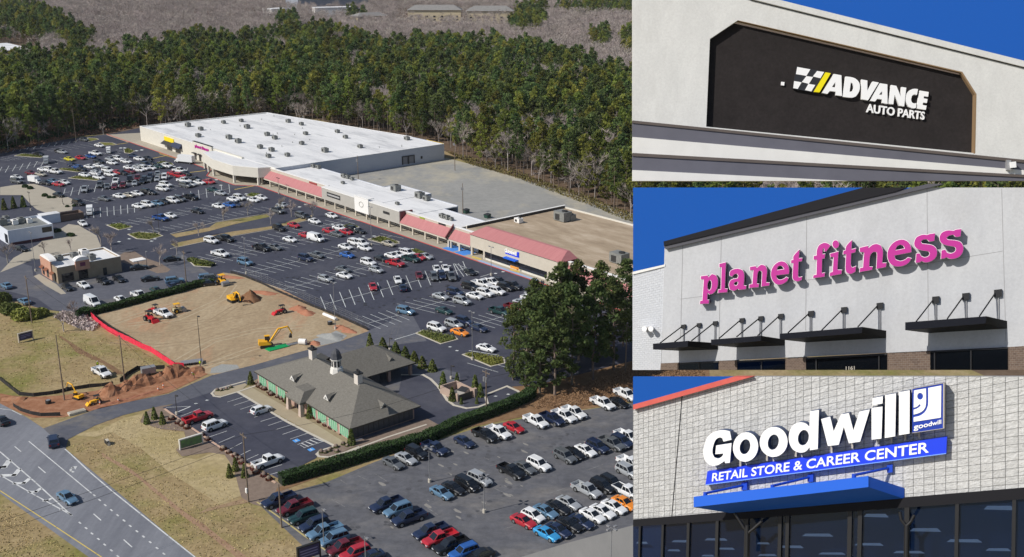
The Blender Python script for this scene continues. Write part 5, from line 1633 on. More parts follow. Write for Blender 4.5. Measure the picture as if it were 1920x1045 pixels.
# rear wing with drive-through roof
WGx, WGy = 20.4, 14.0
def f(b):
    e = [(20.0, 14, EV), (20.0, 31.5, EV), (5.5, 31.5, EV), (5.5, 14, EV)]
    r1, r2 = (12.8, 13.0, 7.3), (12.8, 24.5, 7.3)
    b.face([e[0], e[1], r2, r1]); b.face([e[1], e[2], r2]); b.face([e[2], e[3], r1, r2])
    b.face([(19.8, 18, EV - .06), (5.7, 18, EV - .06), (5.7, 31.3, EV - .06), (19.8, 31.3, EV - .06)])
part(BK, 'wing_roof', M_SHING, f)
part(BK, 'wing_gutter', MATS['dark_gutter'], lambda b: [b.box(19.9, 20.05, 17.8, 31.6, EV - .3, EV - .01), b.box(5.5, 19.9, 31.45, 31.6, EV - .3, EV - .01)])
part(BK, 'wing_wall', M_DKBR, lambda b: b.box(7, 18.4, 17.8, 22.5, 0, EV - .1))
for x, y in ((19, 30.6), (13, 30.6), (7, 30.6), (19, 24.5), (7, 26)):
    part(BK, 'drive_through_column', M_BRICKB, lambda b: b.box(x - .35, x + .35, y - .35, y + .35, 0, EV - .08))
dd = G(708, 682, 5.0) - BKO
part(BK, 'dormer', M_SHING, lambda b: b.hexa([(18, 25, 3.9), (18, 27.4, 3.9), (15, 26.3, 5.8), (15, 26.1, 5.8)], [(17.9, 26.0, 5.0), (17.9, 26.4, 5.0), (15, 26.3, 5.9), (15, 26.1, 5.9)]))
# ---- taco-style fast food place with white roof
def local_frame(px, py):
    return G(px, py)
FO = G(110, 533)
FF = thing('fast_food_restaurant', 'tan stucco fast food restaurant with pinkish tower fronts and white flat roof', 'restaurant', FO, R(90) - R(139.5))
fl, fd_ = None, None
dl = G(222, 506) - FO
FL_, FW_ = dl.dot(DB), 0
dw = G(75, 515) - FO
FW_ = -dw.dot(DA)
M_TANS = nmat('tan_stucco', [(0.3, (0.27, 0.215, 0.15)), (0.7, (0.34, 0.275, 0.20))], 0.6, 6, .9)
M_PINKS = nmat('salmon_stucco', [(0.3, (0.46, 0.25, 0.175)), (0.7, (0.54, 0.31, 0.22))], 0.6, 6, .9)
HF = 5.0
part(FF, 'wall', M_TANS, lambda b: [b.box(-FW_, 0, 0, .3, 0, HF), b.box(-.3, 0, .3, FL_, 0, HF), b.box(-FW_, -FW_ + .3, .3, FL_, 0, HF), b.box(-FW_ + .3, -.3, FL_ - .3, FL_, 0, HF)])
part(FF, 'roof', M_ROOFW, lambda b: b.box(-FW_ + .3, -.3, .3, FL_ - .3, 4.2, 4.5))
part(FF, 'parapet_cap', M_WCAP, lambda b: [b.box(-FW_ + .05, .05, FL_ - .36, FL_ + .06, HF, HF + .15), b.box(-.36, .06, .3, FL_ - .4, HF, HF + .12), b.box(-FW_ - .06, -FW_ + .36, .3, FL_ - .4, HF, HF + .12)])
part(FF, 'front_tower', M_PINKS, lambda b: b.box(-FW_ - .15, -FW_ * .32, -.35, -.003, 0, 6.0))
part(FF, 'side_tower', M_PINKS, lambda b: b.box(.003, .5, FL_ * .28, FL_ * .5, 3.2, 6.1))
def f(b):
    for k in range(8):
        a0, a1 = math.pi * k / 8, math.pi * (k + 1) / 8
        c_, r_ = FL_ * .39, FL_ * .11
        b.hexa([(-1.8, c_ - r_ * math.cos(a0), 6.1), (.5, c_ - r_ * math.cos(a0), 6.1), (.5, c_ - r_ * math.cos(a1), 6.1), (-1.8, c_ - r_ * math.cos(a1), 6.1)],
               [(-1.8, c_ - r_ * math.cos(a0), 6.102 + 1.1 * math.sin(a0)), (.5, c_ - r_ * math.cos(a0), 6.102 + 1.1 * math.sin(a0)), (.5, c_ - r_ * math.cos(a1), 6.102 + 1.1 * math.sin(a1)), (-1.8, c_ - r_ * math.cos(a1), 6.102 + 1.1 * math.sin(a1))])
part(FF, 'arched_crown', M_WCAP, f)
def f(b):
    c_, r_ = -FW_ * .66, FW_ * .33
    for k in range(8):
        a0, a1 = math.pi * k / 8, math.pi * (k + 1) / 8
        b.hexa([(c_ - r_ * math.cos(a0), -.35, 6.0), (c_ - r_ * math.cos(a1), -.35, 6.0), (c_ - r_ * math.cos(a1), 1.6, 6.0), (c_ - r_ * math.cos(a0), 1.6, 6.0)],
               [(c_ - r_ * math.cos(a0), -.35, 6.002 + 1.0 * math.sin(a0)), (c_ - r_ * math.cos(a1), -.35, 6.002 + 1.0 * math.sin(a1)), (c_ - r_ * math.cos(a1), 1.6, 6.002 + 1.0 * math.sin(a1)), (c_ - r_ * math.cos(a0), 1.6, 6.002 + 1.0 * math.sin(a0))])
part(FF, 'arched_crown', M_WCAP, f)
part(FF, 'round_sign', mat('sign_purple', srgb(110, 50, 80), .6), lambda b: b.box(.5, .58, FL_ * .35, FL_ * .43, 4.3, 5.5))
for a, c, z0, z1 in ((.06, .24, .4, 2.9), (.32, .46, .2, 3.0)):
    part(FF, 'window', M_DKWIN, lambda b: b.box(.003, .07, FL_ * a, FL_ * c, z0, z1))
part(FF, 'side_door', M_UNITD, lambda b: b.box(.003, .06, FL_ * .70, FL_ * .76, .1, 2.4))
for q in (.86, .58, .2):
    part(FF, 'window', M_DKWIN, lambda b: b.box(-FW_ * q - 1, -FW_ * q + 1, -.40, -.352, .4, 2.8))
    part(FF, 'awning', mat('bronze_awning', srgb(120, 72, 45), .7), lambda b: b.hexa([(-FW_ * q - 1.2, -1.3, 2.6), (-FW_ * q + 1.2, -1.3, 2.6), (-FW_ * q + 1.2, -.36, 3.2), (-FW_ * q - 1.2, -.36, 3.2)], [(-FW_ * q - 1.2, -1.3, 2.7), (-FW_ * q + 1.2, -1.3, 2.7), (-FW_ * q + 1.2, -.36, 3.3), (-FW_ * q - 1.2, -.36, 3.3)]))
for i, (px, py, sc) in enumerate(((112, 488, .9), (140, 484, 1.0), (158, 480, 1.2), (172, 487, 1.0))):
    rooftop_unit(px, py, 4.5, '%s unit on the tan restaurant roof, %s from the left' % ('large grey' if sc > 1.1 else 'small grey', ORD[i]), sc, 'units on the tan restaurant roof', M_WCAP if i == 2 else None)
# ---- white building at the left edge
WO = G(18, 461)
WB = thing('white_burger_restaurant', 'white single storey restaurant at the left edge with rooftop machines behind a screen', 'restaurant', WO, LROT)
wl_ = (G(90, 440) - WO).dot(DB)
M_WHB = nmat('white_painted_wall', [(0.3, (0.62, 0.66, 0.74)), (0.7, (0.70, 0.73, 0.80))], .5, 5, .8)
part(WB, 'wall', M_WHB, lambda b: [b.box(-16, 0, 0, .3, 0, 5.2), b.box(-.3, 0, .3, wl_, 0, 5.2), b.box(-16, -15.7, .3, wl_, 0, 5.2), b.box(-15.7, -.3, wl_ - .3, wl_, 0, 5.2)])
part(WB, 'roof', M_UNIT, lambda b: b.box(-15.7, -.3, .3, wl_ - .3, 4.0, 4.4))
part(WB, 'dark_window', M_DKWIN, lambda b: [b.box(-4, -.8, -.06, -.003, .5, 3.6)])
part(WB, 'dark_window', M_DKWIN, lambda b: [b.box(.003, .06, wl_ * .75, wl_ * .97, 2.6, 4.4)])
part(WB, 'base_band', mat('maroon_band', (0.10, 0.035, 0.045), .8), lambda b: b.box(.003, .12, .4, wl_ - .4, 0, .9))
for i, (px, py, sc) in enumerate(((5, 422, 1.3), (28, 421, 1.0), (40, 418, 1.1), (55, 418, .9), (12, 414, 1.0))):
    rooftop_unit(px, py, 4.4, 'rooftop machine on the white restaurant at the left edge, %s of its cluster' % ORD[i], sc, 'machines on the white restaurant roof', M_WCAP if i % 2 else None)
SHD = thing('storage_shed', 'small white shed with a brown brick enclosure behind the left restaurants', 'shed', G(80, 422), LROT)
part(SHD, 'white_shed', M_WHB, lambda b: b.box(-4, 0, 0, 6.5, 0, 3.2))
part(SHD, 'shed_roof', M_ROOFW, lambda b: b.box(-4.1, .1, -.1, 6.6, 3.2, 3.4))
part(SHD, 'brick_enclosure', nmat('brown_brick', [(0.3, (0.15, 0.10, 0.075)), (0.7, (0.2, 0.14, 0.11))], 2, 5, .9), lambda b: [b.box(-.3, 0, 6.7, 15, 0, 2.4), b.box(-5, -4.7, 6.7, 15, 0, 2.4), b.box(-4.7, -.3, 14.7, 15, 0, 2.4)])
DT = thing('drive_through_canopy', 'small white drive-through canopy over a parked car by the tan restaurant', 'canopy', G(258, 505), LROT)
part(DT, 'canopy_top', M_WCAP, lambda b: b.box(-2.0, 1.2, -1.5, 2.6, 2.8, 3.05))
part(DT, 'post', M_UNIT, lambda b: b.cyl((-.4, .5, 0), (-.4, .5, 2.8), .12))
# ---- bin enclosure of the bank
BE = thing('bin_enclosure', 'pinkish brick bin enclosure with a pale bin inside by the bank drive', 'enclosure', G(859, 754), LROT)
M_PBR = mat('pale_pink_wall', (0.43, 0.32, 0.26), .9)
part(BE, 'brick_wall', M_PBR, lambda b: [b.box(-6.5, 0, -.15, .15, 0, 1.9), b.box(-6.5, -6.2, .15, 4.6, 0, 1.9), b.box(-6.2, .0, 4.3, 4.6, 0, 1.9)])
part(BE, 'brick_pier', M_PBR, lambda b: [b.box(-.2, .6, 4.2, 5.0, 0, 2.1)])
part(BE, 'gate', mat('gate_brown', (0.09, 0.075, 0.06), .8), lambda b: b.box(.0, .12, .2, 4.1, .1, 1.6))
dumpster(869, 741, 'pale bin standing inside the pinkish brick enclosure', 0.3, mat('pale_bin', (0.55, 0.53, 0.5), .7))
# ---- far buildings
def far_block(name, label, cat, pts, z0, h, wall, roof, hip=0.0, win=True):
    """pts: base line left and right pixels; depth in metres behind"""
    (a, c), dep = pts
    A_, C_ = G(*a), G(*c)
    d = (C_ - A_)
    L2 = d.length
    rz = math.atan2(d.y, d.x)
    t = thing(name, label, cat, A_, rz)
    part(t, 'wall', wall, lambda b: b.box(0, L2, 0, dep, z0, h))
    if hip:
        o_ = 1.5
        part(t, 'roof', roof, lambda b: b.hexa([(-o_, -o_, h + .01), (L2 + o_, -o_, h + .01), (L2 + o_, dep + o_, h + .01), (-o_, dep + o_, h + .01)], [(dep * .4, dep * .45, h + hip), (L2 - dep * .4, dep * .45, h + hip), (L2 - dep * .4, dep * .55, h + hip), (dep * .4, dep * .55, h + hip)]))
    else:
        part(t, 'roof', roof, lambda b: b.box(-.3, L2 + .3, -.3, dep + .3, h, h + .6))
    if win:
        n = max(3, int(L2 / 9))
        for k in range(n):
            for zz in ([2.2, 6.0] if h > 7 else [1.6]):
                x = L2 * (k + .5) / n
                part(t, 'window', M_DKWIN, lambda b: b.box(x - 1.6, x + 1.6, -.15, -.01, zz, zz + 2.2))
    return t
M_YELW = nmat('pale_yellow_siding', [(0.3, (0.50, 0.43, 0.29)), (0.7, (0.58, 0.5, 0.35))], .3, 5, .9)
M_GREYRF = nmat('grey_shingle_far', [(0.3, (0.20, 0.195, 0.19)), (0.7, (0.26, 0.25, 0.24))], .3, 5, .9)
ZB = 10.0
far_block('apartment_building', 'pale yellow apartment block with a grey hip roof on the skyline, left of two', 'apartments', (((765, 42), (864, 42)), 22), 0, 15, M_YELW, M_GREYRF, 6)
far_block('apartment_building', 'pale yellow apartment block with a grey hip roof on the skyline, right of two', 'apartments', (((876, 44), (962, 44)), 22), 0, 15, M_YELW, M_GREYRF, 6)
far_block('apartment_building', 'pale apartment block half hidden by bare trees below the skyline', 'apartments', (((672, 55), (728, 52)), 18), 0, 14, M_YELW, M_GREYRF, 4)
far_block('white_warehouse', 'long low white warehouse on the skyline above the pines', 'warehouse', (((592, 36), (670, 34)), 20), 0, 14, M_WCAP, M_ROOFW, 0, False)
far_block('white_warehouse', 'small white warehouse at the left of the skyline buildings', 'warehouse', (((510, 37), (540, 35)), 18), 0, 13, M_WCAP, M_ROOFW, 0, False)
far_block('grey_factory', 'large grey factory hall at the top edge behind bare trees', 'factory', (((560, 26), (690, 22)), 60), 0, 22, nmat('grey_cladding', [(0.3, (0.22, 0.24, 0.29)), (0.7, (0.3, 0.32, 0.37))], .05, 5, .7), M_GREYRF, 0, True)
far_block('white_roof_hall', 'white flat roofed hall among trees at the left edge', 'hall', (((-60, 121), (64, 113)), 75), 0, 9, M_WALLB, M_ROOFW, 0, False)
# ================================================================== vehicles
PAINTC = {'white': (0.74, 0.75, 0.76), 'silver': (0.42, 0.44, 0.46), 'grey': (0.135, 0.145, 0.155), 'black': (0.012, 0.013, 0.016), 'blue': (0.022, 0.085, 0.30), 'navy': (0.018, 0.030, 0.075), 'red': (0.42, 0.020, 0.032), 'maroon': (0.16, 0.014, 0.024), 'yellow': (0.62, 0.56, 0.035), 'dark green': (0.016, 0.055, 0.055), 'light blue': (0.13, 0.24, 0.36), 'orange': (0.80, 0.25, 0.015), 'beige': (0.48, 0.44, 0.36), 'sky blue': (0.05, 0.36, 0.72), 'bright blue': (0.03, 0.13, 0.44)}
CODE = {'W': 'white', 'S': 'silver', 'G': 'grey', 'K': 'black', 'B': 'blue', 'N': 'navy', 'R': 'red', 'M': 'maroon', 'Y': 'yellow', 'T': 'dark green', 'L': 'light blue', 'O': 'orange', 'E': 'beige', 'C': 'sky blue', 'I': 'bright blue'}
M_CGL = mat('car_glass', (0.010, 0.013, 0.018), 0.05, spec=0.8)
M_TYRE = mat('tyre_rubber', (0.012, 0.012, 0.012), 0.85)
M_RIM = mat('wheel_rim', (0.30, 0.31, 0.32), 0.35, 0.6)
M_HEADL = mat('headlight_glass', (0.62, 0.64, 0.66), 0.15)
M_TAILL = mat('tail_light_red', (0.30, 0.012, 0.014), 0.25)
M_TRIM = mat('black_trim', (0.014, 0.014, 0.015), 0.6)

def paint(c):
    k = 'paint_' + c.replace(' ', '_')
    if k in MATS:
        return MATS[k]
    m = mat(k, PAINTC[c], 0.32, 0.0 if c in ('white', 'yellow', 'orange', 'red') else 0.25, 0.5, 0.7)
    m.node_tree.nodes['Principled BSDF'].inputs['Coat Roughness'].default_value = 0.08
    return m

def loft(b, st, m=0):
    """body from cross sections (x, half width, bottom, top, crown half width factor)"""
    rings = []
    for x, hw, zb, zt, cr in st:
        zm = zb + (zt - zb) * .35
        zs = zb + (zt - zb) * .78
        half = [(hw * .90, zb), (hw, zm), (hw * .985, zs), (hw * cr, zt)]
        rings.append([(x, -y, z) for y, z in half] + [(x, 0, zt + .02)] + [(x, y, z) for y, z in half[::-1]])
    n = len(rings[0])
    vs = [p for r in rings for p in r]
    fs = []
    for i in range(len(rings) - 1):
        for k in range(n):
            a, c = i * n + k, i * n + (k + 1) % n
            fs.append((a, c, c + n, a + n))
    fs.append(tuple(range(n - 1, -1, -1)))
    fs.append(tuple(range((len(rings) - 1) * n, len(rings) * n)))
    b.mesh(vs, [f[::-1] for f in fs], m)

SPEC = {
 # length, half width, wheel radius, front axle, rear axle, body stations, cabin(base rear, base front, roof rear, roof front, belt, roof, base hw, roof hw)
 'sedan': (4.7, .90, .33, 1.42, -1.38, [(-2.35, .74, .42, .80, .8), (-2.18, .86, .26, .98, .84), (-1.5, .90, .2, 1.0, .88), (0, .91, .18, .96, .92), (1.2, .90, .2, .93, .86), (2.05, .85, .22, .80, .8), (2.34, .70, .36, .66, .8)], (-1.85, 1.05, -1.0, .10, .94, 1.44, .80, .62)),
 'hatchback': (4.2, .88, .33, 1.28, -1.28, [(-2.1, .78, .4, .92, .85), (-1.95, .86, .25, 1.0, .88), (0, .89, .2, .98, .92), (1.1, .88, .2, .96, .86), (1.8, .83, .22, .84, .8), (2.1, .70, .36, .68, .8)], (-2.0, 1.05, -1.5, .15, .97, 1.52, .80, .64)),
 'suv': (4.8, .95, .37, 1.45, -1.42, [(-2.4, .84, .45, 1.05, .9), (-2.28, .92, .32, 1.1, .92), (0, .96, .28, 1.08, .94), (1.2, .95, .28, 1.07, .9), (2.1, .90, .30, .98, .86), (2.4, .78, .42, .80, .85)], (-2.28, 1.10, -2.02, .35, 1.07, 1.76, .87, .72)),
 'pickup': (5.8, .99, .40, 1.82, -1.75, [(-.72, .97, .38, 1.12, .96), (.2, .99, .36, 1.12, .96), (1.45, .98, .36, 1.14, .9), (2.5, .95, .38, 1.06, .86), (2.88, .86, .45, .86, .88)], (-.70, 1.55, -.52, .72, 1.11, 1.88, .88, .74)),
 'minivan': (5.0, .96, .34, 1.55, -1.45, [(-2.5, .86, .4, 1.0, .9), (-2.4, .94, .28, 1.06, .92), (0, .97, .24, 1.05, .94), (1.5, .95, .24, 1.04, .88), (2.2, .88, .28, .92, .84), (2.5, .74, .4, .74, .85)], (-2.4, 1.75, -2.15, .85, 1.04, 1.78, .88, .74)),
 'cargo_van': (5.7, 1.0, .37, 1.85, -1.65, [(-2.85, .94, .45, 1.2, .96), (-2.75, .99, .32, 1.25, .97), (0, 1.0, .3, 1.25, .97), (1.9, .98, .3, 1.2, .9), (2.6, .90, .32, 1.02, .86), (2.85, .78, .45, .84, .85)], (-2.78, 2.15, -2.6, 1.25, 1.22, 2.28, .95, .82)),
}

def lq(p, q, t):
    return tuple(lerp(a, c, t) for a, c in zip(p, q))

def car_builders(kind):
    L, hw, wr, ax, rx, st, cab = SPEC[kind]
    xb0, xb1, xr0, xr1, zb, zr, bw, rw = cab
    out = {}
    b = MB()
    loft(b, st)
    base = [(xb0, -bw, zb), (xb1, -bw * .93, zb - .02), (xb1, bw * .93, zb - .02), (xb0, bw, zb)]
    roof = [(xr0, -rw, zr - .03), (xr1, -rw * .96, zr - .03), (xr1, rw * .96, zr - .03), (xr0, rw, zr - .03)]
    b.mesh(base + roof, [(0, 1, 5, 4), (1, 2, 6, 5), (2, 3, 7, 6), (3, 0, 4, 7)])
    ri = [(xr0 + .08, -rw * .82, zr), (xr1 - .08, -rw * .8, zr + .015), (xr1 - .08, rw * .8, zr + .015), (xr0 + .08, rw * .82, zr)]
    b.mesh(roof + ri, [(4, 5, 6, 7), (0, 1, 5, 4), (1, 2, 6, 5), (2, 3, 7, 6), (3, 0, 4, 7)])
    if kind == 'pickup':
        b.box(-2.9, -.73, -.97, -.87, .45, 1.18)
        b.box(-2.9, -.73, .87, .97, .45, 1.18)
        b.box(-2.9, -2.8, -.87, .87, .45, 1.16)
        b.box(-2.8, -.73, -.87, .87, .5, .62)
    if kind == 'suv':
        for s in (-1, 1):
            b.cyl((xr0 + .2, s * .62, zr + .05), (xr1 - .2, s * .62, zr + .05), .022, None, 5)
    for s in (-1, 1):
        b.box(xb1 - .38, xb1 - .22, min(s * bw, s * (bw + .2)), max(s * bw, s * (bw + .2)), zb + .02, zb + .16)
    b_wheel_arch = []
    out['body'] = b
    def quad_on(a, c, d, e, ins, o):
        """inset quad a b (bottom) d e (top), pushed out by o"""
        A, B_, D, E_ = Vector(a), Vector(c), Vector(d), Vector(e)
        n = (B_ - A).cross(E_ - A).normalized()
        f = lambda u, v: A.lerp(B_, u).lerp(E_.lerp(D, u), v) + n * o
        return [f(ins[0], ins[2]), f(ins[1], ins[2]), f(ins[1], ins[3]), f(ins[0], ins[3])]
    b = MB()
    b.face(quad_on(base[1], base[2], roof[2], roof[1], (.06, .94, .06, .96), .008))
    out['windshield'] = b
    b = MB()
    if kind != 'cargo_van':
        b.face(quad_on(base[3], base[0], roof[0], roof[3], (.08, .92, .14, .93), .008))
        out['rear_window'] = b
    for s, nm in ((0, 'side_window'), (1, 'side_window_b')):
        b = MB()
        q = (base[0], base[1], roof[1], roof[0]) if s == 0 else (base[2], base[3], roof[3], roof[2])
        cuts = {'sedan': ((.10, .47), (.50, .90)), 'hatchback': ((.06, .26), (.29, .56), (.59, .92)), 'suv': ((.05, .28), (.31, .60), (.63, .94)), 'pickup': ((.07, .44), (.48, .93)), 'minivan': ((.05, .33), (.36, .63), (.66, .93)), 'cargo_van': ((.73, .95),)}[kind]
        for u0, u1 in cuts:
            if s:
                u0, u1 = 1 - u1, 1 - u0
            b.face(quad_on(*q, (u0, u1, .10, .92), .008))
        out[nm] = b
    for i, (x, s) in enumerate(((ax, -1), (ax, 1), (rx, -1), (rx, 1))):
        b = MB()
        y1 = s * (hw + .012)
        y0 = s * (hw - .24)
        b.cyl((x, y0, wr), (x, y1, wr), wr, None, 14, 0)
        b.cyl((x, y1, wr), (x, y1 + s * .012, wr), wr * .66, wr * .6, 10, 1)
        b.cyl((x, s * (hw - .16), wr + .03), (x, s * (hw + .003), wr + .03), wr * 1.2, None, 14, 0)
        out['wheel%d' % i] = b
    xf, xr = st[-1][0], (st[0][0] if kind != 'pickup' else -2.9)
    zf = st[-1][3] - .02
    for i, s in enumerate((-1, 1)):
        b = MB()
        y0, y1 = sorted((s * st[-1][1] * .52, s * (st[-1][1] + .04)))
        b.box(xf - .22, xf + .012, y0, y1, zf - .16, zf - .03)
        out['headlight%d' % i] = b
        b = MB()
        w0 = st[0][1] if kind != 'pickup' else .97
        y0, y1 = sorted((s * w0 * (.66 if kind != 'pickup' else .9), s * (w0 + .012)))
        zt = st[0][3] if kind != 'pickup' else 1.12
        b.box(xr - .012, xr + (.16 if kind != 'pickup' else .08), y0, y1, zt - (.2 if kind in ('sedan',) else .38), zt - .05)
        out['tail_light%d' % i] = b
    b = MB()
    b.box(xf - .1, xf + .015, -st[-1][1] * .48, st[-1][1] * .48, st[-1][2] + .02, zf - .08)
    out['grille'] = b
    return out

PARTMAT = lambda k, c: {'body': [paint(c)], 'windshield': [M_CGL], 'rear_window': [M_CGL], 'side_window': [M_CGL], 'wheel': [M_TYRE, M_RIM], 'headlight': [M_HEADL], 'tail_light': [M_TAILL], 'grille': [M_TRIM]}[k]
CARM = {}

def car_mesh(kind, key):
    if (kind, key) not in CARM:
        bs = car_builders(kind)
        for k, b in bs.items():
            base = k.rstrip('0123456789').replace('_b', '') if k != 'body' else 'body'
            CARM[(kind, k)] = (base, b)
    return CARM[(kind, key)]

MESHES = {}
def car_scale(loc):
    k = 1.12 + .16 * min(1, max(0, (loc[1] - 200) / 250))
    return (k, k, k)

def car_obj(kind, color, detail, loc, rz, label, cat, group):
    car_mesh(kind, 'body')
    keys = [k for (kd, k) in CARM if kd == kind]
    nm = {'sedan': 'parked_sedan', 'hatchback': 'parked_hatchback', 'suv': 'parked_suv', 'pickup': 'parked_pickup', 'minivan': 'parked_minivan', 'cargo_van': 'parked_van'}[kind]
    if detail:
        t = thing(nm, label, cat, loc, rz, group)
        t.scale = car_scale(loc)
        for k in keys:
            base, b = CARM[(kind, k)]
            mk = (kind, k, color if k == 'body' else '')
            if mk not in MESHES:
                MESHES[mk] = b.data(base, PARTMAT(base, color))
            put(base, MESHES[mk], t)
        return t
    mk = (kind, 'all', color)
    if mk not in MESHES:
        allb = MB()
        mats = [paint(color), M_CGL, M_TYRE, M_RIM, M_HEADL, M_TAILL, M_TRIM]
        mi = {'body': [0], 'windshield': [1], 'rear_window': [1], 'side_window': [1], 'wheel': [2, 3], 'headlight': [4], 'tail_light': [5], 'grille': [6]}
        for k in keys:
            base, b = CARM[(kind, k)]
            o = len(allb.v)
            allb.v += b.v
            allb.f += [tuple(i + o for i in f) for f in b.f]
            allb.m += [mi[base][m] for m in b.m]
            allb.s += b.s
        MESHES[mk] = allb.data(nm, mats)
    o = put(nm, MESHES[mk], None, loc, rz)
    o.scale = car_scale(loc)
    return tag(o, label, cat, group)

KIND = {'s': 'sedan', 'h': 'hatchback', 'u': 'suv', 'p': 'pickup', 'v': 'minivan', 'w': 'cargo_van'}
KNAME = {'sedan': 'sedan', 'hatchback': 'hatchback', 'suv': 'SUV', 'pickup': 'pickup', 'minivan': 'minivan', 'cargo_van': 'cargo van'}
COUNT = {}

def row(name, cv, vec, cars, detail=True, group=None, dy=0.0):
    """cars: string of x,y,colour,kind entries in crop coordinates; vec: pixel direction of the bonnet"""
    L = []
    for e in cars.split():
        x, y, ck = e.split(',')
        (px, py), = cv((float(x), float(y)))
        L.append((px, py + dy, ck[0], ck[1], ck[2:] if len(ck) > 2 else ''))
    L.sort()
    tot = {}
    for q in L:
        tot[(q[2], q[3])] = tot.get((q[2], q[3]), 0) + 1
    for px, py, c, k, flip in L:
        color, kind = CODE[c], KIND[k]
        hz = {'sedan': .75, 'hatchback': .8, 'suv': .9, 'pickup': .9, 'minivan': .95, 'cargo_van': 1.15}[kind]
        p = G(px, py, hz)
        v = G(px + vec[0], py + vec[1], hz) - G(px - vec[0], py - vec[1], hz)
        rz = math.atan2(v.y, v.x) + random.uniform(-.03, .03) + (math.pi if flip == 'f' else 0)
        n = tot[(c, k)]
        key = (name, c, k)
        COUNT[key] = COUNT.get(key, 0) + 1
        if n == 1:
            lab = '%s %s in %s' % (color, KNAME[kind], name)
        else:
            lab = '%s %s %s from left in %s' % (ORD[COUNT[key] - 1], color, KNAME[kind], name)
        lab = lab.replace('grey', 'dark grey') if c == 'G' else lab
        car_obj(kind, color, detail, (p.x, p.y, 0.062), rz, lab, {'pickup': 'pickup', 'cargo_van': 'van', 'minivan': 'minivan'}.get(kind, 'car'), group or 'cars in the shopping centre car park')

H1 = (10, 1.6)
row('the scattered rows nearest the wood', k3, H1, '750,105,Gs 885,158,Ws 530,208,Ks 555,215,Ss 350,235,Ks', False)
row('the row with the yellow car', k3, H1, '620,280,Ys 718,268,Rs 810,255,Bs 850,228,Wp 1185,252,Ns 1240,277,Ws 1315,272,Ks', False)
row('the crowded row below the yellow car', k3, H1, '985,280,Ss 1050,275,Wu 1000,312,Ws 1125,300,Ws 880,300,Ks 650,332,Ns 690,350,Bsf 725,370,Ks 800,347,Ws 880,337,Ws', False)
row('the crowded row before the gym doors', k3, H1, '1150,355,Ws 1160,387,Ms 1235,345,Ss 1240,374,Ws 1300,330,Nu 1285,360,Wu 1345,358,Ws 1350,315,Ks 1415,345,Ts 1475,338,Wp', False)
row('the row between the two long grass islands', k3, H1, '960,378,Wu 985,414,Wu 1045,397,Rs 1090,402,Ks 860,392,Ss 845,405,Wsf 755,420,Ws 880,441,Ws', False)
row('the left row near the white box truck', k3, H1, '275,404,Ms 385,372,Ws 440,374,Wu 490,390,Wp 365,414,Es 150,442,Ws 150,475,Gu 470,478,Ls 520,503,Rs 570,487,Ws 410,492,Ks', False)
row('the nose-in row below the grass islands', k3, (-2.5, 8), '1155,457,Ku 1225,447,Mu 1285,462,Ku 1340,432,Np 1405,417,Spf 1465,437,Wu 1330,462,Gs 1400,457,Ss 1200,494,Ss 1265,478,Ks 755,548,Sp 890,507,Gp 955,522,Gs 1030,475,Wp 1020,525,Ms 1095,512,Mu', False)
row('the cluster by the last pale kerb line', k3, H1, '1540,407,Rs 1600,382,Wp 1600,427,Ru 1655,407,Ks 1640,470,Wp 1655,512,Gu 1745,457,Ks 1775,487,Ws 1850,482,Rs 1705,502,Ss', False)
row('the loose row below the nose-in row', k3, H1, '930,632,Gs 1065,608,Ws 1150,600,Es 1220,585,Ws 1310,572,Ku 1345,577,Ks 1450,542,Wu 1475,507,Wu')
row('the row behind the low block wall', k3, (10, 2), '525,597,Ks 700,668,Ku')
row('the row of ten above the green island', k3, (10, 2.0), '1235,697,Ws 1315,682,Wu 1400,672,Ls 1460,657,Ks 1540,647,Wu 1600,635,Gu 1700,618,Kp')
row('the sparse row beside the bare trees', k3, (10, 2.0), '1430,802,Bp 1515,782,Ws 1760,742,Ks')
row('the drive by the brown enclosure', k3, (10, 6), '738,852,Ws')
row('the bays before the gym canopy', k4, (9, 2.0), '15,480,Rs 45,552,Ts 115,582,Ss 225,637,Ws 280,622,Wu 405,642,Ws 475,622,Ws 95,697,Ws 190,687,Is 250,682,Ns')
row('the row under the leafless trees', k4, (10, 3.0), '620,737,Gp 660,688,Ssf 830,780,Gu 870,792,Ks 1100,782,Ws 950,832,Ws 765,867,Rs 635,892,Ku')
row('the row by the central shops', k4, (10, 2.4), '1080,917,Rs 1170,892,Ws 1230,927,Rs 1150,945,Gs 1345,918,Ks 1290,905,Ku')
row('the double row below the grass strip', k7, (10, 2.4), '870,54,Rs 960,77,Ww 730,92,Ws 30,100,Wu 100,75,Ksf 170,85,Ku 480,165,Kp 600,162,Gs 110,217,Wp 330,292,Lu')
row('the row before the red awnings', k7, (10, 2.6), '1225,157,Ws 1310,118,Wu 1370,125,Wu 1395,167,Ws 1610,130,Es 870,257,Nu 970,230,Gs 1240,230,Is')
row('the row by the grassy kerb before the charity shop', k7, (10, 2.6), '1430,295,Wu 1545,262,Ks 1640,237,Ws 1690,227,Ws 1780,212,Wu 1810,262,Tp 1670,302,Rp 1875,248,Rs 1940,243,Ss')
row('the middle row above the angled bays', k7, (10, 2.6), '1205,357,Gs 1500,362,Sh 1045,440,Sh 1215,412,Ws')
row('the angled bays in the middle of the car park', k7, (4, 10), '1690,452,Ws 1470,512,Rs 1735,520,Nsf 1880,410,Ms')
row('the angled bays before the charity shop', k8, (4, 10), '180,345,Ws 255,340,Ws 155,412,Gu 225,402,Nu 305,408,Gp')
row('the hatched bay before the charity shop', k8, (10, 5), '470,370,Ks')
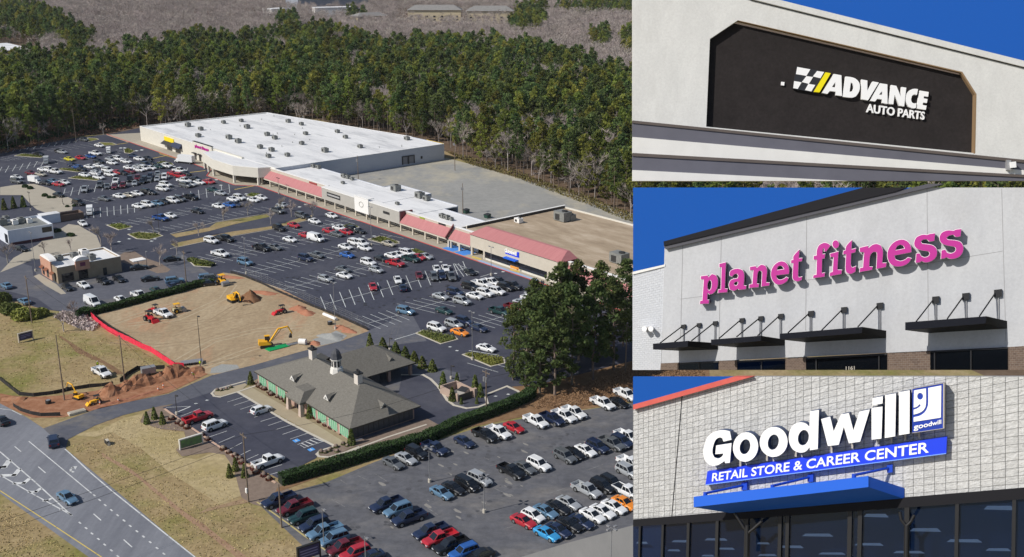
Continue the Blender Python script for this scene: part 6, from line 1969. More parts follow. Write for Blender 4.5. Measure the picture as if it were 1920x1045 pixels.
row('the packed row before the charity shop', k8, (10, 2.6), '470,495,Ku 570,472,Wp 650,460,Wp 720,455,Ku 775,503,Ku 835,490,Kp 340,547,Nu 215,582,Ss 510,577,Ws 600,552,Wu 700,537,Wu 400,622,Su')
row('the row beside the tall pines', k8, (10, 2.8), '1000,602,Wp 915,637,Ss 860,677,Mp 725,712,Tp 245,707,Ts 610,1030,Ws')
row('the row by the triangular island', k8, (10, 3.0), '180,852,Wu 330,822,Su 420,797,Nu 380,892,Os 545,857,Ns')
row('the row below the angled bays', k7, (10, 2.4), '1760,727,Lu')
# fast food
row('the tan restaurant lot', k6, (10, 5), '55,502,Lsf 215,640,Lsf 600,517,Ks 745,497,Ws 920,457,Ku 1060,442,Ks 1395,547,Ts 1240,587,Wp 1080,627,Ws 820,642,Ww 1545,512,Ns', group='cars at the tan restaurant')
row('the tan restaurant drive lane', k6, (10, -1.2), '1340,440,Ks 1555,457,Lu 1850,430,Lu 1240,340,Ks 1530,265,Ks', group='cars at the tan restaurant')
row('the lane beside the plot', k7, (10, -1), '40,435,Gu 15,480,Ks', group='cars at the tan restaurant')
row('the dark drive left of the tan restaurant', k6, (10, 3), '195,172,Ks', group='cars at the tan restaurant')
# highway
row('the right turn lane of the highway', k9, (-1.0, -7), '475,930,Nu', group='cars on the highway')
row('the middle lane of the highway', k12, (10, 7), '600,512,Ls', group='cars on the highway')
row('the far left lane of the highway at the edge', k9, (-10, -8), '15,750,Ks', group='cars on the highway')
row('the dry grass field beside the trench', k9, (10, 6.2), '905,320,Wp', group='work vehicles')
row('the construction plot beside the red tractors', k6, (10, 4), '1455,748,Wp', group='work vehicles')
# bank
row('the bank front car park near the porch', k10, (10, -3.3), '475,655,Wh', group='cars at the bank')
row('the bank front car park by the pink kerb', k10, (10, -3.4), '60,790,Wu', group='cars at the bank')
row('the bank front car park near the road', k9, (10, -3.2), '1765,722,Rp', group='cars at the bank')
row('the bank front car park by the hedge', k13, (10, -3.4), '535,187,Wp', group='cars at the bank')
# lower lot
DG = 'cars in the lower car park'
LV = (10, 5.0)
row('the lower lot row along the hedge', k11, LV, '165,972,Np 420,917,Ns 600,857,Kp 715,832,Wp 850,792,Rs', group=DG)
row('the lower lot row below the brown bank', k11, LV, '1040,737,Wp 1180,717,Np 1285,692,Wp 1370,662,Wp 1620,582,Wp 1760,577,Ks 1820,507,Wp', group=DG)
row('the lower lot corner by the hedge', k13, LV, '1650,205,Gs 1765,165,Ss 1860,112,Ku', group=DG)
row('the lower lot front row by the verge', k13, (-10, 3.4), '630,532,Np 770,597,Mp 850,682,Tu 945,752,Nu 1040,812,Lp 1120,877,Lu 1220,952,Mp 1310,1007,Ru 1440,1042,Ns', group=DG)
row('the lower lot pair in the middle', k13, (-10, 3.4), '1590,572,Np 1690,622,Lu 1790,692,Np', group=DG)
row('the lower lot bottom row', k14, (-10, 3.6), '130,800,Np 210,862,Rp 310,922,Kp 420,982,Iu 560,1012,Ks', group=DG)
row('the lower lot group of four by the lamp', k14, LV, '225,462,Ls 330,422,Ks 450,382,Kv 560,342,Su', group=DG)
row('the lower lot group of three', k14, LV, '840,272,Kp 955,242,Gs 1080,212,Wu', group=DG)
row('the lower lot upper right group', k14, LV, '1310,142,Gu 1390,117,Ks 1490,92,Ws 1595,57,Nu 1720,30,Gp 1810,12,Nu 1860,-30,Wp', group=DG)
row('the lower lot right hand row', k14, LV, '1500,437,Sp 1640,402,Ku 1720,375,Ku 1860,452,Wp 1860,272,Su 1890,205,Wp', group=DG)
row('the lower lot display rear line', k14, LV, '1030,662,Wh 1140,627,Ls 1250,592,Ks 1340,552,Ss 945,712,Rs', group=DG)
row('the lower lot display front line', k14, LV, '1150,822,Cs 1250,792,Ns 1350,742,Ks 1450,717,Ns 1550,662,Ws 1640,627,Ws 1740,587,Ws 1830,552,Os', group=DG)

# ---- bigger vehicles
def truck(name, label, cat, px, py, vec, L, W, H, cabc, boxc, group='trucks in the car park', hz=1.4):
    p = G(px, py, hz)
    v = G(px + vec[0], py + vec[1], hz) - G(px - vec[0], py - vec[1], hz)
    t = thing(name, label, cat, (p.x, p.y, .06), math.atan2(v.y, v.x), group)
    x0, x1 = -L / 2, L / 2
    xc = x1 - 2.1
    b = MB()
    b.hexa([(x0, -W / 2, .95), (xc - .15, -W / 2, .95), (xc - .15, W / 2, .95), (x0, W / 2, .95)], [(x0, -W / 2, H), (xc - .15, -W / 2, H), (xc - .15, W / 2, H), (x0, W / 2, H)])
    b.build('cargo_box', mat('box_' + boxc, PAINTC[boxc], .5), t)
    b = MB()
    b.hexa([(xc, -W * .45, .5), (x1, -W * .43, .5), (x1, W * .43, .5), (xc, W * .45, .5)], [(xc, -W * .45, 1.35), (x1 - .1, -W * .43, 1.2), (x1 - .1, W * .43, 1.2), (xc, W * .45, 1.35)])
    b.hexa([(xc, -W * .44, 1.352), (x1 - .75, -W * .43, 1.33), (x1 - .75, W * .43, 1.33), (xc, W * .44, 1.352)], [(xc, -W * .40, 2.2), (x1 - 1.25, -W * .38, 2.2), (x1 - 1.25, W * .38, 2.2), (xc, W * .40, 2.2)])
    cb = b.build('cab', paint(cabc), t)
    b = MB()
    b.face([(x1 - .78, -W * .38, 1.42), (x1 - .78, W * .38, 1.42), (x1 - 1.22, W * .34, 2.1), (x1 - 1.22, -W * .34, 2.1)])
    b.build('windshield', M_CGL, cb)
    b = MB()
    b.box(x0 + .1, xc + .2, -.45, .45, .55, .95)
    b.build('chassis', M_TRIM, t)
    for x in (x1 - .9, x0 + 1.3):
        for s in (-1, 1):
            b = MB()
            b.cyl((x, s * (W / 2 - .32), .45), (x, s * (W / 2 - .02), .45), .45, None, 14, 0)
            b.cyl((x, s * (W / 2 - .02), .45), (x, s * W / 2, .45), .26, None, 10, 1)
            b.build('wheel', [M_TYRE, M_RIM], t)
    return t
p_ = k3((1672, 278))[0]
truck('box_truck', 'long white box truck parked along the pavement by the gym', 'truck', p_[0] - 6, p_[1], (-10, -1.0), 10.5, 2.5, 3.9, 'white', 'white', hz=2)
p_ = k3((305, 468))[0]
truck('box_truck', 'white box truck in the left row above the block wall', 'truck', p_[0] + 2, p_[1], (10, 1.6), 7.0, 2.3, 3.2, 'white', 'white')
p_ = k3((410, 290))[0]
truck('delivery_van', 'grey delivery van facing the viewer left of the yellow car', 'van', p_[0], p_[1], (-1.5, 8), 7.0, 2.2, 3.0, 'silver', 'silver')
p_ = k3((965, 200))[0]
truck('delivery_van', 'small white delivery van facing the viewer near the wood', 'van', p_[0], p_[1], (0, 8), 6.0, 2.1, 2.7, 'white', 'white')
p_ = k3((797, 735))[0]
truck('delivery_van', 'white shuttle van facing the viewer in the striped bay above the enclosure', 'van', p_[0], p_[1], (-0.6, 8), 7.0, 2.2, 2.8, 'white', 'white')
# ================================================================== trees and planting
M_PINE = nmat('pine_needles', [(0.3, (0.110, 0.140, 0.030)), (0.5, (0.215, 0.245, 0.052)), (0.70, (0.335, 0.350, 0.080))], 0.35, 5, 0.75, rand=0.45, spec=0.15, glow=.45)
M_PINED = nmat('dark_pine_needles', [(0.3, (0.052, 0.092, 0.034)), (0.5, (0.108, 0.160, 0.052)), (0.70, (0.195, 0.245, 0.078))], 0.35, 5, 0.75, rand=0.34, spec=0.15, glow=.35)
M_PINEB = nmat('tall_pine_needles', [(0.3, (0.040, 0.068, 0.026)), (0.5, (0.085, 0.120, 0.040)), (0.70, (0.165, 0.195, 0.060))], 0.35, 5, 0.75, rand=0.2, spec=0.15, glow=.35)
M_PTRUNK = nmat('pine_bark', [(0.3, (0.15, 0.115, 0.09)), (0.7, (0.27, 0.22, 0.18))], 1.0, 5, 0.95, rand=0.25, spec=0.1)
M_BTRUNK = nmat('pale_bare_bark', [(0.3, (0.30, 0.265, 0.245)), (0.7, (0.46, 0.42, 0.39))], 0.8, 5, 0.95, rand=0.25, spec=0.1)
M_TWIG = nmat('grey_twigs', [(0.3, (0.30, 0.258, 0.235)), (0.7, (0.48, 0.42, 0.388))], 0.3, 5, 0.95, rand=0.28, spec=0.1)
M_HEDGE = nmat('hedge_leaves', [(0.3, (0.022, 0.050, 0.016)), (0.7, (0.055, 0.098, 0.030))], 0.7, 5, 0.7, spec=0.2)
M_CONE = nmat('arborvitae_leaves', [(0.3, (0.085, 0.110, 0.028)), (0.7, (0.17, 0.20, 0.055))], 0.9, 5, 0.8, rand=0.2, spec=0.15)
M_BUSH = nmat('round_bush_leaves', [(0.3, (0.11, 0.135, 0.03)), (0.7, (0.22, 0.24, 0.06))], 0.7, 5, 0.8, rand=0.25, spec=0.15)
M_RBUSH = nmat('russet_shrub', [(0.3, (0.095, 0.030, 0.018)), (0.7, (0.16, 0.062, 0.036))], 0.9, 5, 0.85, rand=0.25, spec=0.1)
M_BRUSH = nmat('dry_brush', [(0.3, (0.19, 0.105, 0.055)), (0.7, (0.38, 0.245, 0.15))], 0.8, 5, 0.95, rand=0.2, spec=0.1)

def wander(h, amp, n=5):
    pts, x, y = [], 0, 0
    for i in range(n + 1):
        pts.append(Vector((x, y, h * i / n)))
        x += random.uniform(-amp, amp)
        y += random.uniform(-amp, amp)
    return pts

def pine_parts(h, r, base, nclump, nleaf, leaf, trunk_r=0.24, cm=1.0):
    t, c = MB(), MB()
    sp = wander(h * .96, h * .012)
    for i, (p, q) in enumerate(zip(sp[:-1], sp[1:])):
        t.cyl(p, q, trunk_r * (1 - .16 * i), trunk_r * (1 - .16 * (i + 1)), 6, 0, False)
    for k in range(nclump):
        u = (k + random.random()) / nclump
        z = lerp(base, 1.0, u ** .85)
        prof = math.sin(math.pi * min(1, max(0, (z - base) / (1 - base))) ** .78 * .93 + .12)
        rr = r * max(.12, prof) * random.uniform(.35, 1.0)
        a = random.uniform(0, 6.283)
        cx, cy, cz = rr * math.cos(a), rr * math.sin(a), z * h
        q = min(1, z / .96) * 5
        ax = sp[min(4, int(q))].lerp(sp[min(5, int(q) + 1)], q - int(q))
        cx, cy = cx + ax.x, cy + ax.y
        if rr > .3 * r:
            t.cyl((ax.x, ax.y, cz - rr * .25 - .3), (cx, cy, cz), trunk_r * .22, trunk_r * .08, 4, 0, False)
        cr = r * random.uniform(.18, .40) * cm
        for j in range(nleaf):
            d = Vector((random.gauss(0, 1), random.gauss(0, 1), random.gauss(0, .75)))
            d.normalize()
            d *= cr * random.uniform(.45, 1.0)
            c.leaf((cx + d.x, cy + d.y, cz + d.z * .75), leaf * random.uniform(.7, 1.25), 0, .5)
    return t, c

def bare_parts(h, r, ntw, tw_r=0.03, trunk_r=0.2, levels=4, first=.3):
    t, c = MB(), MB()
    ends = []
    def grow(p, d, L, rad, lev):
        q = p + d * L
        (t if lev < 2 else c).cyl(p, q, rad, rad * .65, 5 if lev < 2 else 3, 0, False)
        if lev >= levels:
            ends.append((q, d))
            return
        for _ in range(random.choice((2, 3)) if lev else 4):
            e = (d + Vector((random.gauss(0, .45), random.gauss(0, .45), random.gauss(.12, .28)))).normalized()
            grow(p.lerp(q, random.uniform(.55, 1.0)), e, L * random.uniform(.6, .82), rad * .55, lev + 1)
    grow(Vector((0, 0, 0)), Vector((random.uniform(-.05, .05), random.uniform(-.05, .05), 1)).normalized(), h * first, trunk_r, 0)
    for q, d in ends:
        for _ in range(max(1, ntw // max(1, len(ends)))):
            e = (d + Vector((random.gauss(0, .55), random.gauss(0, .55), random.gauss(.15, .4)))).normalized()
            L = h * random.uniform(.05, .12)
            s = e.orthogonal().normalized() * tw_r
            s = Matrix.Rotation(random.uniform(0, 6.28), 3, e) @ s
            p = q - d * random.uniform(0, .5)
            c.face([p - s, p + s, p + e * L + s * .3, p + e * L - s * .3])
    zmax = max(v[2] for v in c.v)
    k = h / zmax
    for m_ in (t, c):
        m_.v = [(v[0] * k, v[1] * k, v[2] * k) for v in m_.v]
    return t, c

PINES, BARES = [], []
for i in range(5):
    t, c = pine_parts(random.uniform(21, 25), random.uniform(3.6, 4.6), (.32, .18, .42, .24, .36)[i], 38, 30, .58)
    PINES.append((t.data('trunk', [M_PTRUNK]), c.data('crown', [M_PINE if i % 2 else M_PINED])))
for i in range(3):
    t, c = bare_parts(random.uniform(17, 21), 4, 420, .035, .17)
    BARES.append((t.data('trunk', [M_BTRUNK]), c.data('crown', [M_TWIG])))

def proj(p):
    dz = p[2] - CAM_H
    f = p[1] * cP - dz * sP
    return CX + FPX * p[0] / f, CY - FPX * (p[1] * sP + dz * cP) / f

def pl(poly, x):
    for (x0, y0), (x1, y1) in zip(poly[:-1], poly[1:]):
        if x0 <= x <= x1:
            return lerp(y0, y1, (x - x0) / (x1 - x0))
    return poly[0][1] if x < poly[0][0] else poly[-1][1]

FRONT_ = [(-900, 332), (-200, 318), (0, 288), (140, 255), (215, 240), (262, 238), (300, 243), (520, 228), (700, 250), (838, 278), (862, 298), (900, 312), (960, 328), (1040, 356), (1110, 382), (1190, 414), (1300, 466), (2300, 900)]
TOPB = [(-200, 105), (0, 105), (60, 98), (110, 95), (150, 90), (200, 82), (300, 76), (330, 58), (420, 56), (490, 58), (530, 44), (600, 40), (640, 50), (680, 66), (740, 74), (800, 64), (940, 66), (1010, 82), (1100, 100), (1130, 116), (1186, 128), (2000, 128)]
ISL = [(45, 35, 80, 34), (150, 62, 30, 14), (120, 45, 22, 14), (985, 28, 38, 20), (1125, 62, 20, 12), (1185, 70, 22, 24), (1120, 6, 80, 8), (670, 18, 18, 8), (540, 30, 22, 10), (1000, 8, 25, 6)]
def wave(x, y):
    return math.sin(x * .031 + 1.3) * math.sin(y * .027 + .4) + .6 * math.sin(x * .073 + y * .05) + .5 * math.sin(y * .11 - x * .06 + 2)
cand = []
y = 330.0
while y < 2250:
    sp = 5.6 if y < 650 else (6.6 if y < 900 else (8.5 if y < 1300 else 11))
    x = -.56 * y
    while x < .5 * y:
        jx, jy = x + random.uniform(-.45, .45) * sp, y + random.uniform(-.45, .45) * sp
        x += sp
        px, py = proj((jx, jy, 0))
        if px < -140 or px > 1990:
            continue
        fr_ = pl(FRONT_, px)
        if py > fr_ - 1:
            continue
        if px > 1215 and not 325 < py < 445:
            continue
        cx_, cy_ = proj((jx, jy, 17))
        bare = cy_ < pl(TOPB, px)
        if bare:
            for ex, ey, rx, ry in ISL:
                if ((px - ex) / rx) ** 2 + ((cy_ - ey) / ry) ** 2 < 1:
                    bare = random.random() < .08
        else:
            w_ = wave(jx, jy)
            bare = w_ > 1.0 or random.random() < (.13 if w_ < .2 else .32)
            if 820 < px < 1190 and fr_ - py < 40:
                bare = random.random() < (.42 if px < 1010 else .26)
            elif px < 520 and fr_ - py < 12:
                bare = random.random() < .12
            if 290 < px < 345 and 120 < cy_ < 200:
                bare = random.random() < .6
        # clearings round the far buildings
        skip = False
        for bx0, bx1, by0, by1 in ((745, 970, 22, 62), (585, 680, 18, 46), (505, 545, 26, 44), (-140, 78, 84, 128)):
            if bx0 < px < bx1 and by0 < py < by1 and random.random() < (.75 if by1 < 70 else 1):
                skip = True
        if not skip:
            cand.append((fr_ - py, jx, jy, bare, px))
    y += sp
front = sorted(q for q in cand if -20 < q[4] < 1188)
NP, NBA = 215, 85
ind_p = [q for q in front if not q[3]][:NP]
ind_b = [q for q in front if q[3]][:NBA]
taken = set((q[1], q[2]) for q in ind_p + ind_b)
def small_tree(name, ms, label, group, q):
    o = thing(name, label, 'tree', (q[1], q[2], 0), random.uniform(0, 6.28), group)
    s = random.uniform(.62, 1.14)
    o.scale = (s, s, s * random.uniform(.94, 1.08))
    put('trunk', ms[0], o)
    put('crown', ms[1], o)
for q in ind_p:
    small_tree('pine_tree', PINES[random.choice((0, 2, 4, 1, 3) if q[4] < 840 else (1, 3, 1, 0))], 'tall green pine at the front edge of the wood behind the shopping centre', 'pines at the front edge of the wood', q)  # right-hand pines get mostly yellower needles, sunlight put into the colour
for q in ind_b:
    small_tree('bare_tree', random.choice(BARES), 'bare grey winter tree standing among the pines at the edge of the wood', 'bare trees at the edge of the wood', q)

# the rest of the wood: two stuff objects that instance joined tree meshes
def joined(tp, cp, name, m1, m2):
    b = MB()
    for k, q in enumerate((tp, cp)):
        o = len(b.v)
        b.v += q.v
        b.f += [tuple(i + o for i in f) for f in q.f]
        b.m += [k] * len(q.f)
        b.s += q.s
    return bpy.data.objects.new(name, b.data(name, [m1, m2]))
def wood(name, pts, protos, label):
    col = bpy.data.collections.new(name + '_kinds')
    for o in protos:
        col.objects.link(o)
    me = bpy.data.meshes.new(name)
    me.from_pydata([(p[1], p[2], 0) for p in pts], [], [])
    o = bpy.data.objects.new(name, me)
    COL.objects.link(o)
    ng = bpy.data.node_groups.new(name, 'GeometryNodeTree')
    ng.interface.new_socket('Geometry', in_out='INPUT', socket_type='NodeSocketGeometry')
    ng.interface.new_socket('Geometry', in_out='OUTPUT', socket_type='NodeSocketGeometry')
    N, L = ng.nodes.new, ng.links.new
    gi, go = N('NodeGroupInput'), N('NodeGroupOutput')
    ip = N('GeometryNodeInstanceOnPoints')
    ci = N('GeometryNodeCollectionInfo')
    ci.inputs['Collection'].default_value = col
    ci.inputs['Separate Children'].default_value = True
    ci.inputs['Reset Children'].default_value = True
    rv = N('FunctionNodeRandomValue')
    rv.data_type = 'FLOAT_VECTOR'
    rv.inputs[0].default_value = (0, 0, 0)
    rv.inputs[1].default_value = (0, 0, 6.28)
    rs = N('FunctionNodeRandomValue')
    rs.data_type = 'FLOAT'
    rs.inputs[2].default_value = .62
    rs.inputs[3].default_value = 1.16
    rs.inputs['Seed'].default_value = 5
    L(gi.outputs[0], ip.inputs['Points'])
    L(ci.outputs[0], ip.inputs['Instance'])
    ip.inputs['Pick Instance'].default_value = True
    L(rv.outputs[0], ip.inputs['Rotation'])
    L(rs.outputs[1], ip.inputs['Scale'])
    L(ip.outputs[0], go.inputs[0])
    md = o.modifiers.new('trees', 'NODES')
    md.node_group = ng
    return tag(o, label, 'woodland', kind='stuff')
rest = [q for q in cand if (q[1], q[2]) not in taken]
pp, bb = [], []
for i in range(4):
    t, c = pine_parts(random.uniform(20, 24), random.uniform(3.9, 5.0), random.uniform(.30, .42), 30, 22, .72)
    pp.append(joined(t, c, 'pine_kind', M_PTRUNK, M_PINE if i % 2 else M_PINED))
for i in range(3):
    t, c = bare_parts(random.uniform(15, 18), 4, 330, .055, .16)
    bb.append(joined(t, c, 'bare_kind', M_BTRUNK, M_TWIG))
wood('pine_wood', [q for q in rest if not q[3]], pp, 'dense green pine wood stretching behind the white roofed stores')
wood('bare_wood', [q for q in rest if q[3]], bb, 'grey leafless winter wood in the distance between the pines')

# ---- the tall pines on the right
def solo(name, label, cat, px, py, parts, mats, group=None, rz=None, z=0.0, sc=1.0):
    o = thing(name, label, cat, G(px, py, z), random.uniform(0, 6.28) if rz is None else rz, group)
    if sc != 1.0:
        o.scale = (sc, sc, sc)
    for (nm, me) in parts:
        put(nm, me, o)
    return o
BIG = []
for i in range(4):
    t, c = pine_parts(25.0, 5.2, (.06, .08, .14, .20)[i], 66, 66, .42, .34, .85)
    BIG.append((('trunk', t.data('trunk', [M_PTRUNK])), ('crown', c.data('crown', [M_PINEB]))))
for i, (px, py, k, sc, wd) in enumerate(((962, 713, 0, .74, 'shorter bushy pine at the left flank of the tall clump'), (985, 728, 0, .86, 'bushy pine near the hedge end, front left of the tall clump'), (1012, 738, 1, .95, 'tall pine rising behind the curved hedge end'), (1003, 698, 1, .9, 'pine on the car park side of the tall clump, second from the left'), (1040, 742, 2, 1.0, 'tall pine above the brown bank, left of its middle'), (1046, 690, 1, 1.04, 'tall pine at the crest of the clump, left of the highest'), (1072, 722, 2, 1.05, 'tall pine standing in the middle of the clump above the brown bank'), (1085, 676, 1, 1.08, 'highest pine of the clump, near the red end awning'), (1112, 712, 3, 1.04, 'tall pine right of the middle of the clump on the brown bank'), (1125, 668, 1, 1.02, 'tall pine before the white roofed end shop'), (1150, 694, 2, 1.0, 'tall pine left of the leaning wooden pole'), (1168, 650, 3, .98, 'tall pine behind the wooden pole near the close-up pictures'), (1195, 684, 3, 1.0, 'tall pine right of the wooden pole, half hidden'), (1022, 668, 0, .72, 'shorter pine overhanging the parked pickups'), (1060, 650, 0, .8, 'bushy pine overhanging the lane before the charity shop'))):
    solo('pine_tree', wd, 'tree', px, py, BIG[k], None, 'tall pines between the two car parks', sc=sc * (.93 if px > 1060 else 1))
# ---- leafless trees in the car park
ORN = []
for i in range(3):
    t, c = bare_parts(6.0, 3, 380, .022, .12, 4, .25)
    ORN.append((('trunk', t.data('trunk', [M_BTRUNK])), ('crown', c.data('crown', [M_TWIG]))))
for i, (px, py, sc, wd) in enumerate(((190, 461, 1.3, 'large leafless tree behind the tan restaurant roof'), (210, 474, 1.25, 'leafless tree at the right corner of the tan restaurant'), (301, 499, 1.2, 'leafless tree in the mulch bed right of the tan restaurant'), (133, 471, .8, 'small leafless tree on the pale yard above the tan restaurant'), (15, 494, 1.15, 'leafless tree at the left edge below the white restaurant'), (84, 478, .8, 'small leafless tree left of the tan restaurant roof'), (419, 416, 1.0, 'leafless tree on the grass strip, leftmost'), (465, 404, .95, 'leafless tree on the upper grass strip, second from the left'), (508, 421, 1.0, 'leafless tree on the lower grass strip near its left half'), (526, 397, 1.05, 'leafless tree beside the dark pickup at the strip end'), (586, 408, 1.1, 'leafless tree at the right end of the lower grass strip'), (547, 407, 1.1, 'leafless tree between the grey cars and the strip'), (288, 437, .9, 'leafless tree on the kerbed bed at the drive corner'), (373, 443, .9, 'leafless tree at the left end of the lower grass strip'), (194, 253, 1.1, 'reddish leafless tree at the corner of the pavement by the wood'), (332, 478, .9, 'leafless tree by the drive below the bed'), (120, 622, 1.0, 'tangled leafless shrub tree by the brush pile'), (140, 600, 1.0, 'purple grey leafless shrub beside the dark hedge'))):
    solo('bare_tree', wd, 'tree', px, py, ORN[i % 3], None, 'leafless ornamental trees', sc=sc)
# ---- cone evergreens, bushes, hedges
def leafy(vol, n, leaf, m=None):
    b = MB()
    for _ in range(n):
        b.leaf(vol(), leaf * random.uniform(.7, 1.2), 0, .3)
    return b
def cone_vol(h, r):
    def f():
        u = random.random() ** 1.5
        z = h * (.02 + .96 * u)
        rr = r * (1 - u) ** .75 * random.uniform(.75, 1.0) + .04
        a = random.uniform(0, 6.28)
        return (rr * math.cos(a), rr * math.sin(a), z)
    return f
def ball_vol(rx, rz):
    def f():
        a, s = random.uniform(0, 6.28), random.uniform(-.25, 1)
        q = math.sqrt(max(0, 1 - s * s)) * random.uniform(.88, 1.03)
        return (rx * q * math.cos(a), rx * q * math.sin(a), rz * (.3 + .7 * s))
    return f
def shrub(name, label, px, py, vol, n, leaf, m, core, group, key, sc=1.0, z=0.0):
    if key not in MESHES:
        b = leafy(vol, n, leaf)
        MESHES[key] = b.data('foliage', [m])
        c = MB()
        core(c)
        MESHES[key + '_core'] = c.data('stem', [M_PTRUNK])
    return solo(name, label, 'shrub', px, py, [('foliage', MESHES[key]), ('stem', MESHES[key + '_core'])], None, group, sc=sc, z=z)
cone_core = lambda c: c.cyl((0, 0, 0), (0, 0, 2.4), .3, .05, 6)
for px, py, sc, wd in ((470.5, 721, .95, 'cone evergreen at the left front corner of the bank'), (581, 784, .95, 'cone evergreen right of the bank porch'), (594, 782, .7, 'smaller cone evergreen by the bank window right of the porch'), (538, 756, .7, 'small cone evergreen left of the bank porch'), (659, 834, 1.05, 'cone evergreen at the right front corner of the bank'), (290, 786, .85, 'cone evergreen in the mulch bed, middle of the three by the road'), (276, 795, .85, 'cone evergreen in the mulch bed, leftmost of the three by the road'), (305, 795, .85, 'cone evergreen in the mulch bed, rightmost of the three by the road'), (442, 883, .85, 'cone evergreen by the pink kerb, upper of three near the wooden pole'), (431, 895, .85, 'cone evergreen by the pink kerb, left of three near the wooden pole'), (459, 895, .85, 'cone evergreen by the pink kerb, close to the wooden pole'),
                       (694, 652, 1.15, 'tall light green evergreen behind the bank wing, first of the row'), (831, 728, 1.2, 'tall narrow evergreen left of the bin enclosure'), (857, 716, .7, 'small evergreen behind the bin enclosure'), (891, 731, 1.1, 'tall evergreen right of the bin enclosure'), (901, 744, .95, 'broad evergreen at the right corner of the bin enclosure'), (848, 752, 1.0, 'evergreen at the left side of the bin enclosure'), (865, 758, .5, 'low evergreen at the front of the bin enclosure, left one'), (894, 757, .5, 'low evergreen at the front of the bin enclosure, right one')):
    shrub('cone_evergreen', wd, px, py, cone_vol(3.4, .85), 420, .26, M_CONE, cone_core, 'cone evergreens round the bank', 'cone', sc)
for i, (px, py) in enumerate(((718, 654), (742, 662), (760, 671), (777, 680), (792, 690), (811, 696))):
    shrub('cone_evergreen', 'broad evergreen in the row along the bank drive, %s from the left' % ORD[i], px, py, cone_vol(3.0, 1.25), 420, .3, M_CONE, cone_core, 'evergreens along the bank drive', 'wide', 1.0)
ball_core = lambda c: c.blob((0, 0, .5), .55, .55, .5)
for px, py, rs, m, wd in ((4, 566, 2.0, 'M', 'round clipped bush at the left edge, topmost of the bush group'), (8, 583, 1.7, 'M', 'round clipped bush at the left edge below the topmost one'), (24, 588, 2.1, 'M', 'large round clipped bush second row of the left group'), (44, 598, 2.3, 'B', 'bright green round bush left of the utility pole'), (62, 596, 1.9, 'B', 'bright green round bush behind the utility pole'), (78, 592, 1.6, 'B', 'bright green bush at the right end of the bush group'), (160, 590, 1.6, 'H', 'dark bush at the corner of the dark hedge by the plot')):
    mt = {'M': nmat('clipped_bush', [(0.3, (0.08, 0.105, 0.024)), (0.7, (0.16, 0.18, 0.05))], .7, 5, .8), 'B': M_BUSH, 'H': M_HEDGE}[m]
    shrub('round_bush', wd, px, py, ball_vol(1.25, 1.3), 620, .26, mt, ball_core, 'bushes at the left edge', 'ball' + m, rs)
RB = k10((435, 430), (455, 455), (478, 470), (505, 482), (545, 510), (565, 530), (620, 550), (655, 565), (690, 585), (960, 735), (1000, 770), (1050, 800), (1100, 825), (1150, 850), (1195, 880), (1235, 895))
for i, (px, py) in enumerate(RB):
    shrub('russet_shrub', 'low russet shrub before the bank windows, %s from the left' % ORD[i], px, py, ball_vol(.7, .65), 160, .2, M_RBUSH, ball_core, 'russet shrubs before the bank', 'russet', random.uniform(.8, 1.1))
RB = k9((1530, 745), (1590, 780), (1625, 800), (1665, 825), (1800, 890), (1850, 930), (1990, 1015), (2040, 1045), (2095, 1075), (2140, 1100)) + k13((255, 175), (305, 210), (410, 265), (500, 325), (545, 358), (430, 300))
for i, (px, py) in enumerate(sorted(RB)):
    shrub('russet_shrub', 'low russet shrub along the pink kerb, %s from the left' % ORD[i], px, py, ball_vol(.7, .65), 160, .2, M_RBUSH, ball_core, 'russet shrubs along the pink kerb', 'russet', random.uniform(.8, 1.1))
RB = k13((1010, 115), (1045, 120), (1080, 105), (1095, 85), (1140, 70), (1150, 110), (1205, 45), (1240, 60)) + k10((85, 490), (120, 490), (165, 480), (205, 465))
for i, (px, py) in enumerate(sorted(RB)):
    shrub('low_shrub', 'small brown green shrub in a kerbed bank bed, %s from the left' % ORD[i], px, py, ball_vol(.6, .6), 140, .2, MATS['clipped_bush'], ball_core, 'small shrubs in the bank beds', 'lowsh', random.uniform(.6, .9))
EV = k3((40, 730), (125, 715), (210, 705))
for i, (px, py) in enumerate(EV):
    shrub('cone_evergreen', 'dark cone evergreen behind the white restaurant, %s from the left' % ORD[i], px, py, cone_vol(3.4, .85), 420, .26, M_CONE, cone_core, 'dark evergreens behind the white restaurant', 'cone', 1.35)
EV = k3((500, 930), (520, 925), (620, 960), (640, 965), (400, 910), (225, 530), (270, 545), (400, 610), (440, 625), (480, 625), (600, 705), (660, 700))
for i, (px, py) in enumerate(sorted(EV)):
    shrub('round_bush', 'dark green bush in the beds round the left restaurants, %s from the left' % ORD[i], px, py, ball_vol(1.25, 1.3), 620, .26, M_HEDGE, ball_core, 'bushes round the left restaurants', 'ballH', random.uniform(.6, 1.0))
